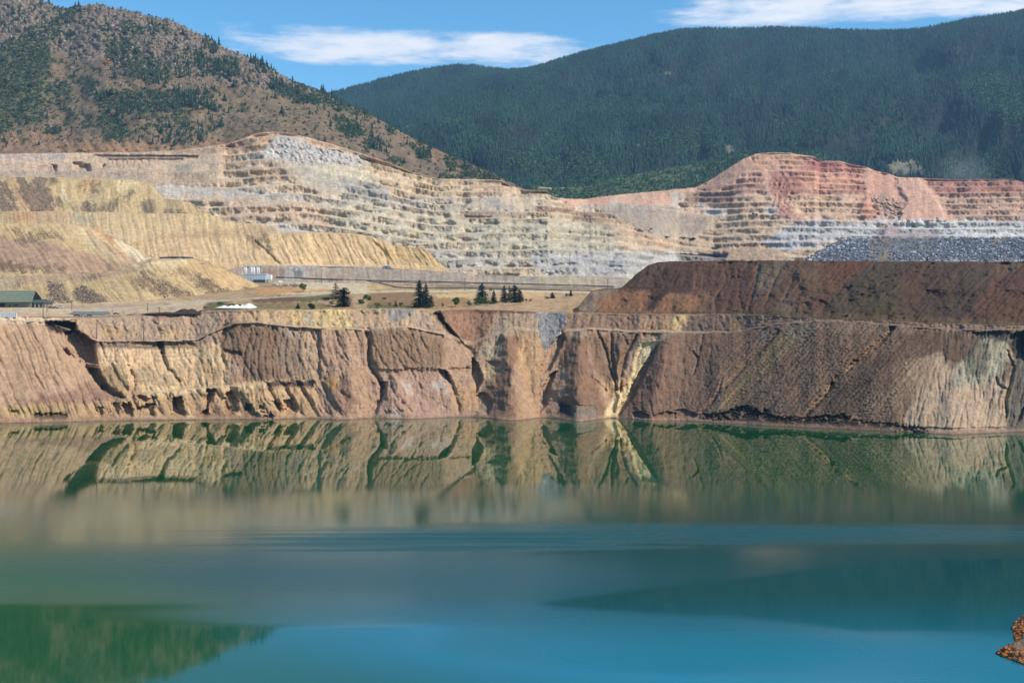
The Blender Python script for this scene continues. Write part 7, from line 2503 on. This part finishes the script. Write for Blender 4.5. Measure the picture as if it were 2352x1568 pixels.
def build_white_plant():
    base = at(dg, 600, 645)
    base = Vector((base.x, base.y - 28, base.z - 1.0))
    k = base.y / FOC
    H = lambda v: v * k
    r = empty('processing_plant', base, 0, 'light grey processing building with white silos below the grey cut', 'industrial building')
    bx('main_hall', (-H(30), H(22), 0, 12, -2, H(15)), M_LGREY, r)
    bx('roof_deck', (-H(31), H(23), -.4, 12.5, H(15), H(15) + .5), M_WHITE, r)
    bx('side_hall', (H(22.1), H(33), 1, 10, H(3), H(14.4)), M_WHITE, r)
    for i in range(9):
        xx = -H(29) + i * H(6.1)
        bx('wall_rib', (xx, xx + .3, -.18, .0, -1, H(14.6)), M_WHITE, r)
    bx('lower_shed', (-H(4), H(21), -6, -.5, -2, H(2.2)), M_STEEL, r)
    bx('shed_roof', (-H(5), H(22), -6.6, -.3, H(2.2), H(4.4)), M_LGREY, r)
    for x0 in (-32, -17, -3):
        V, F = [], []
        for q in range(2 if x0 != -17 else 3):
            tube(V, F, (H(x0 + q * 3.4), 14, H(14)), (H(x0 + q * 3.4), 14, H(33)), H(1.35), H(1.35), 10)
        mesh_obj('silo', V, F, M_WHITE, r, True)
        bx('silo_frame', (H(x0 - 2), H(x0 + 9), 15.7, 16.3, H(31), H(34)), M_STEEL, r)


build_white_plant()


def pole(px, yb, yt, sheet, label, arms=1, lean=0):
    p = at(sheet, px, yb)
    k = p.y / FOC
    h = (yb - yt) * k
    r = empty('power_pole', p, 0, label, 'power pole', 'wooden power poles')
    V, F = [], []
    tube(V, F, (0, 0, -1), (lean, 0, h), .30, .22, 7)
    mesh_obj('pole', V, F, M_WOOD, r, True)
    for a in range(arms):
        z = h - .9 - a * 1.6
        c = bx('crossarm', (-1.7, 1.7, -.12, .12, z, z + .24), M_WOOD, r)
        for xx in (-1.5, -.6, .6, 1.5):
            V, F = [], []
            tube(V, F, (xx, 0, z + .2), (xx, 0, z + .62), .09, .07, 6)
            mesh_obj('insulator', V, F, M_LGREY, c)
    return p, h


POLES = [(100, 729, 686, flat, 'tall power pole in front of the green roofed building corner', 1), (106.7, 716, 676, flat, 'power pole just behind the corner pole at the annex', 2),
         (164.6, 712, 689, flat, 'power pole at the left end of the grey pad', 1), (340, 714, 696, flat, 'power pole behind the red heap', 1), (366, 723, 705, flat, 'short power pole left of the black mound', 1),
         (222.7, 777.5, 741, lk, 'left power pole on the bench rim below the flat', 1), (330.8, 781.5, 741.5, lk, 'right power pole on the bench rim below the flat', 1),
         (737, 650, 612, flat, 'power pole by the conveyor left of centre', 1), (1068, 667, 639, flat, 'power pole by the conveyor between the spruce groups', 1), (1395, 661, 641, dg, 'power pole near the foot of the brown dump', 1)]
for a in POLES:
    pole(*a)


def conveyor(name, pts, sheet, label, hgt, thick):
    P3 = []
    for px, py in pts:
        q = at(sheet, px, py + 1.5)
        P3.append(q)
    base = P3[0].copy()
    r = empty(name, base, 0, label, 'conveyor')
    V, F = [], []
    for a, b in zip(P3[:-1], P3[1:]):
        A = a - base + Vector((0, 0, hgt))
        B = b - base + Vector((0, 0, hgt))
        for yy in (-.6, .6):
            k = len(V)
            V += [(A.x, A.y + yy - .1, A.z), (A.x, A.y + yy + .1, A.z), (A.x, A.y + yy + .1, A.z + thick), (A.x, A.y + yy - .1, A.z + thick)]
            V += [(B.x, B.y + yy - .1, B.z), (B.x, B.y + yy + .1, B.z), (B.x, B.y + yy + .1, B.z + thick), (B.x, B.y + yy - .1, B.z + thick)]
            F += [(k, k + 1, k + 5, k + 4), (k + 1, k + 2, k + 6, k + 5), (k + 2, k + 3, k + 7, k + 6), (k + 3, k, k + 4, k + 7)]
    mesh_obj('side_truss', V, F, M_STEEL, r)
    V, F = [], []
    for a, b in zip(P3[:-1], P3[1:]):
        A = a - base + Vector((0, 0, hgt + thick))
        B = b - base + Vector((0, 0, hgt + thick))
        k = len(V)
        V += [(A.x, A.y - .8, A.z), (A.x, A.y + .8, A.z), (B.x, B.y + .8, B.z), (B.x, B.y - .8, B.z), (A.x, A.y - .8, A.z + .25), (A.x, A.y + .8, A.z + .25), (B.x, B.y + .8, B.z + .25), (B.x, B.y - .8, B.z + .25)]
        F += [(k + 3, k + 2, k + 1, k), (k + 4, k + 5, k + 6, k + 7), (k, k + 4, k + 7, k + 3), (k + 1, k + 2, k + 6, k + 5)]
    mesh_obj('belt', V, F, M_RUBBER, r)
    n = 0
    for a, b in zip(P3[:-1], P3[1:]):
        L = (b - a).length
        m = max(1, int(L / 14))
        for i in range(m):
            f = i / m
            c = a.lerp(b, f) - base
            V, F = [], []
            box(V, F, c.x - .15, c.x + .15, c.y - .7, c.y - .4, c.z - .5, c.z + hgt)
            box(V, F, c.x - .15, c.x + .15, c.y + .4, c.y + .7, c.z - .5, c.z + hgt)
            mesh_obj('support_leg', V, F, M_STEEL, r)
            n += 1


conveyor('conveyor', [(634, 637), (700, 640), (760, 642), (847, 645), (930, 647), (1014, 648), (1089, 650), (1180, 652), (1280, 655), (1364, 657), (1410, 659)], dg,
         'long upper conveyor line running right from the grey plant', .9, .9)
conveyor('conveyor', [(862, 648), (885, 653), (913, 660), (952, 662), (1067, 662), (1180, 664), (1290, 667), (1400, 669)], flat, 'lower conveyor line branching down behind the spruces', .5, .7)


def mound(name, px0, px1, pyb, h, sheet, label, cat, mat, depth, peaks, seed, kind=None):
    a = at(sheet, px0, pyb)
    b = at(sheet, px1, pyb)
    c = (a + b) / 2
    hw = (b - a).length / 2
    k = c.y / FOC
    H = h * k
    nx, ny = 90, 26
    us = np.linspace(-1, 1, nx)
    vs_ = np.linspace(-1, 1, ny)
    U, Vv = np.meshgrid(us, vs_)
    prof = np.zeros_like(U)
    for (cx_, w, hh) in peaks:
        prof = np.maximum(prof, hh * np.maximum(0, 1 - np.abs(U - cx_) / w))
    Z = H * prof * np.clip(1 - np.abs(Vv) ** 1.3, 0, 1)
    Z = Z * (1 + .35 * fbm(U * 5, Vv * 3, 4, seed)) - .25 + .12 * fbm(U * 14, Vv * 6, 2, seed + 2)
    X = U * hw
    Y = Vv * depth
    # follow the ground under it
    zlin = a.z + (b.z - a.z) * (U + 1) / 2 - c.z
    Z = Z + zlin + .05 * (Y + depth) 
    idx = np.arange(X.size).reshape(X.shape)
    F = np.stack([idx[:-1, :-1], idx[:-1, 1:], idx[1:, 1:], idx[1:, :-1]], -1).reshape(-1, 4)
    o = mesh_from(name, np.stack([X, Y, Z], -1).reshape(-1, 3), F, mat, None, True)
    o.location = c
    tag(o, label, cat)
    return o


M_BLACKSOIL = plain_mat('black_soil', (62, 50, 44), .98, 0, .3, .6, .5)
M_WHITEGR = plain_mat('white_gravel', (226, 220, 210), .95, 0, .08, 1.0, .4)
M_REDS = plain_mat('red_scrap', (150, 112, 98), .9, 0, .25, .5, .4)
mound('soil_mound', 336, 474, 721, 13, flat, 'long black soil mound at the edge of the flat', 'soil mound', M_BLACKSOIL, 9, [(.25, .42, .95), (.48, .32, 1.0), (.75, .22, .7), (-.3, .8, .3), (.9, .2, .35)], 901)
mound('gravel_pile', 506, 584, 707, 11, flat, 'bright white gravel pile beside the green weeds', 'gravel pile', M_WHITEGR, 8, [(.55, .45, 1.0), (.25, .3, .62), (-.05, .35, .66), (-.3, .4, .5), (-.65, .4, .45)], 905)
mound('scrap_heap', 297, 329, 722, 5, flat, 'low reddish scrap heap right of the grey pad', 'scrap heap', M_REDS, 5, [(0, .7, 1.0), (-.5, .4, .8), (.6, .4, .5)], 909)


def simple_pad():
    a = at(flat, 157, 721)
    k = a.y / FOC
    V = []
    pts = [(156, 722), (254, 722), (248, 716), (168, 716)]
    for px, py in pts:
        q = at(flat, px, py)
        V.append((q.x, q.y, q.z))
    T_ = [(x, y, z + .35) for x, y, z in V]
    B_ = [(x, y, z - 1.5) for x, y, z in V]
    o = mesh_obj('gravel_pad', T_ + B_, [(0, 1, 2, 3), (0, 4, 5, 1), (1, 5, 6, 2), (2, 6, 7, 3), (3, 7, 4, 0)], plain_mat('pad_gravel', (112, 112, 108), .9, 0, .15, .3))
    tag(o, 'blue grey gravel storage pad on the flat', 'storage pad', kind='structure')


simple_pad()


def vehicle(name, px, py, sheet, rz, label, body_c, L=5.2, box_body=False):
    p = at(sheet, px, py)
    r = empty(name, p + Vector((0, 0, .05)), rz, label, 'truck' if box_body else 'car')
    mt = plain_mat(name + '_paint', body_c, .4, 0, .05, 1)
    V, F = [], []
    W2 = 1.0
    if box_body:
        box(V, F, -L / 2, L * .22, -W2, W2, .7, 2.9)
        mesh_obj('cargo_box', V, F, mt, r)
        V, F = [], []
        box(V, F, L * .24, L / 2, -W2, W2, .6, 2.2)
        V[5] = (L / 2 - .5, -W2, 2.2)
        V[6] = (L / 2 - .5, W2, 2.2)
        mesh_obj('cab', V, F, mt, r)
    else:
        box(V, F, -L / 2, L / 2, -.9, .9, .4, 1.0)
        mesh_obj('body', V, F, mt, r)
        V, F = [], []
        box(V, F, -L * .32, L * .18, -.82, .82, 1.0, 1.6)
        for i_, dx in ((4, .3), (5, -.4), (6, -.4), (7, .3)):
            V[i_] = (V[i_][0] + dx, V[i_][1] * .9, V[i_][2])
        mesh_obj('cabin', V, F, M_GLASS, r)
    for sx_ in (-.32, .32):
        for sy in (-1, 1):
            V, F = [], []
            tube(V, F, (sx_ * L, sy * .8, .4), (sx_ * L, sy * 1.02, .4), .4, .4, 10)
            mesh_obj('wheel', V, F, M_RUBBER, r)
    return r


vehicle('parked_car', 126, 708, flat, .2, 'dark car parked right of the annex', (38, 38, 44))
vehicle('parked_pickup', 139, 707, flat, .1, 'white pickup beside the dark car', (220, 222, 224))
vehicle('parked_car', 116, 708, flat, -.1, 'teal grey car closest to the annex wall', (84, 110, 112))
vehicle('delivery_truck', 645, 650, flat, .3, 'white truck right of the grey plant', (210, 214, 216), 6.5, True)
vehicle('delivery_truck', 725, 646, flat, .05, 'long low white truck beside the conveyor power pole', (216, 216, 212), 10, True)
vehicle('parked_car', 177, 726, flat, 0, 'leftmost small dark vehicle in front of the grey pad', (60, 56, 54))
vehicle('parked_car', 203, 726, flat, 0, 'small brown vehicle in the middle before the grey pad', (96, 70, 58))
vehicle('parked_pickup', 192, 726, flat, 0, 'small white pickup before the grey pad', (206, 206, 200))
vehicle('parked_car', 266, 722, flat, .2, 'dark vehicle at the right end of the grey pad', (58, 54, 56))


def barrier():
    p = at(flat, 0, 727)
    k = p.y / FOC
    r = empty('white_barrier', p, 0, 'long low white ribbed wall at the left edge of the flat', 'wall')
    L0, L1 = -60 * k, 38 * k
    bx('panel', (L0, L1, 0, .8, -.5, 9.0 * k), M_WHITE, r)
    n = 22
    for i in range(n):
        x = L0 + (L1 - L0) * (i + .5) / n
        bx('rib', (x, x + .3, -.25, -.02, -.4, 8.7 * k), M_LGREY, r)


barrier()


def haul_truck():
    q = at(pit, 1732, 494)
    r = empty('haul_truck', q + Vector((0, -6, 0)), math.pi, 'tiny white haul truck on the bench left of the red slide', 'haul truck')
    V, F = [], []
    box(V, F, -5, 3, -2.5, 2.5, 2.6, 3.4)
    box(V, F, -5.4, -5, -2.5, 2.5, 2.6, 5.4)
    box(V, F, -5, 3.6, -2.6, -2.3, 3.4, 5.2)
    box(V, F, -5, 3.6, 2.3, 2.6, 3.4, 5.2)
    mesh_obj('dump_body', V, F, M_WHITE, r)
    bx('cab', (3.2, 5.6, -2, 2, 2.0, 5.0), M_DARK, r)
    bx('chassis', (-5, 6, -1.4, 1.4, 1.2, 2.4), M_STEEL, r)
    for x in (-3.5, 4.0):
        for y in (-2, 2):
            V, F = [], []
            tube(V, F, (x, y - .5, 1.3), (x, y + .5, 1.3), 1.35, 1.35, 12)
            mesh_obj('wheel', V, F, M_RUBBER, r)


haul_truck()


def liner_strip():
    # black liner lying on the crest of the nearest yellow dump
    V = []
    a = []
    for px in np.linspace(368, 444, 20):
        c = at(d4, px, 593.5)
        a.append((c.x, c.y - 1, c.z + 1.2))
    n = len(a)
    V = [(x, y, z - .8) for x, y, z in a] + [(x, y, z + .35 + .5 * math.sin(i / (n - 1) * 3.14)) for i, (x, y, z) in enumerate(a)] + [(x, y + 8, z + .5) for x, y, z in a]
    F = [(i, i + 1, n + i + 1, n + i) for i in range(n - 1)] + [(n + i, n + i + 1, 2 * n + i + 1, 2 * n + i) for i in range(n - 1)]
    o = mesh_obj('pond_liner', V, F, plain_mat('black_liner', (52, 54, 58), .5, 0, .2, .3))
    tag(o, 'thin black pond liner along the crest of the nearest yellow dump', 'pond liner')


liner_strip()


def teal_shed():
    q = at(dg, 887, 615)
    r = empty('pump_house', q + Vector((0, -2, 0)), 0, 'small blue grey pump house on top of the grey cut', 'pump house')
    k = q.y / FOC
    m = plain_mat('teal_panel', (120, 142, 152), .7, 0, .1, 1)
    bx('wall', (-7 * k, 7 * k, 0, 4, -1, 3.6 * k), m, r)
    bx('roof', (-7.6 * k, 7.6 * k, -.4, 4.4, 3.6 * k, 4.4 * k), M_LGREY, r)
    bx('door', (-1.2 * k, .6 * k, -.12, .1, -.5, 2.6 * k), M_DARK, r)
    bx('tank', (8.5 * k, 11.5 * k, 0, 3, -1, 3 * k), m, r)


teal_shed()


def fence_posts():
    for i, (px, py) in enumerate([(172, 722), (212, 722), (258, 720), (284, 722)]):
        q = at(flat, px, py)
        V, F = [], []
        tube(V, F, (0, 0, -.5), (0, 0, 3.4), .16, .13, 6)
        o = mesh_obj('fence_post', V, F, M_WOOD)
        o.location = q
        tag(o, ['first fence post at the left end of the grey pad', 'second fence post above the middle of the grey pad', 'third fence post at the right end of the grey pad',
                'last fence post left of the red heap'][i], 'post', 'posts round the grey pad')


fence_posts()


# ================================================================== AIR
def haze():
    V, F = [], []
    box(V, F, -12500, 12500, -300, 12500, -30, 2300)
    m = bpy.data.materials.new('haze_air')
    m.use_nodes = True
    n, l = m.node_tree.nodes, m.node_tree.links
    n.remove(n['Principled BSDF'])
    pv = N(n, 'ShaderNodeVolumePrincipled')
    pv.inputs['Color'].default_value = (.36, .64, 1.0, 1)
    pv.inputs['Density'].default_value = 3.2e-5
    pv.inputs['Anisotropy'].default_value = 0.1
    l.new(pv.outputs[0], n['Material Output'].inputs['Volume'])
    o = mesh_obj('haze', V, F, m)
    tag(o, 'thin blue air haze over the whole valley', 'haze', kind='stuff')


haze()


def dust():
    c = at(pit, 2235, 420)
    V, F = [], []
    box(V, F, -70, 110, 30, 150, -10, 110)
    m = bpy.data.materials.new('dust_air')
    m.use_nodes = True
    n, l = m.node_tree.nodes, m.node_tree.links
    n.remove(n['Principled BSDF'])
    pv = N(n, 'ShaderNodeVolumePrincipled')
    pv.inputs['Color'].default_value = (.86, .84, .82, 1)
    pv.inputs['Anisotropy'].default_value = 0.1
    tc = N(n, 'ShaderNodeTexCoord')
    nz = N(n, 'ShaderNodeTexNoise')
    nz.inputs['Scale'].default_value = .035
    nz.inputs['Detail'].default_value = 4
    l.new(tc.outputs['Object'], nz.inputs['Vector'])
    vm = N(n, 'ShaderNodeVectorMath', operation='SUBTRACT')
    vm.inputs[1].default_value = (15, 90, 30)
    l.new(tc.outputs['Object'], vm.inputs[0])
    vd = N(n, 'ShaderNodeVectorMath', operation='DIVIDE')
    vd.inputs[1].default_value = (80, 58, 70)
    l.new(vm.outputs[0], vd.inputs[0])
    ln = N(n, 'ShaderNodeVectorMath', operation='LENGTH')
    l.new(vd.outputs[0], ln.inputs[0])
    a = N(n, 'ShaderNodeMath', operation='SUBTRACT')
    a.inputs[0].default_value = 1.0
    l.new(ln.outputs['Value'], a.inputs[1])
    b = N(n, 'ShaderNodeMath', operation='MULTIPLY_ADD')
    l.new(nz.outputs['Fac'], b.inputs[0])
    b.inputs[1].default_value = 2.4
    b.inputs[2].default_value = -1.2
    a2 = N(n, 'ShaderNodeMath', operation='MULTIPLY')
    l.new(a.outputs[0], a2.inputs[0])
    a2.inputs[1].default_value = .8
    s_ = N(n, 'ShaderNodeMath', operation='ADD')
    l.new(a2.outputs[0], s_.inputs[0])
    l.new(b.outputs[0], s_.inputs[1])
    mn = N(n, 'ShaderNodeMath', operation='MINIMUM')
    l.new(s_.outputs[0], mn.inputs[0])
    l.new(a.outputs[0], mn.inputs[1])
    mx = N(n, 'ShaderNodeMath', operation='MAXIMUM')
    l.new(mn.outputs[0], mx.inputs[0])
    mx.inputs[1].default_value = 0
    k = N(n, 'ShaderNodeMath', operation='MULTIPLY')
    l.new(mx.outputs[0], k.inputs[0])
    k.inputs[1].default_value = .0042
    l.new(k.outputs[0], pv.inputs['Density'])
    l.new(pv.outputs[0], n['Material Output'].inputs['Volume'])
    o = mesh_obj('dust_cloud', V, F, m)
    o.location = c
    tag(o, 'thin pale dust drifting above the right end of the red benches', 'dust', kind='stuff')


dust()
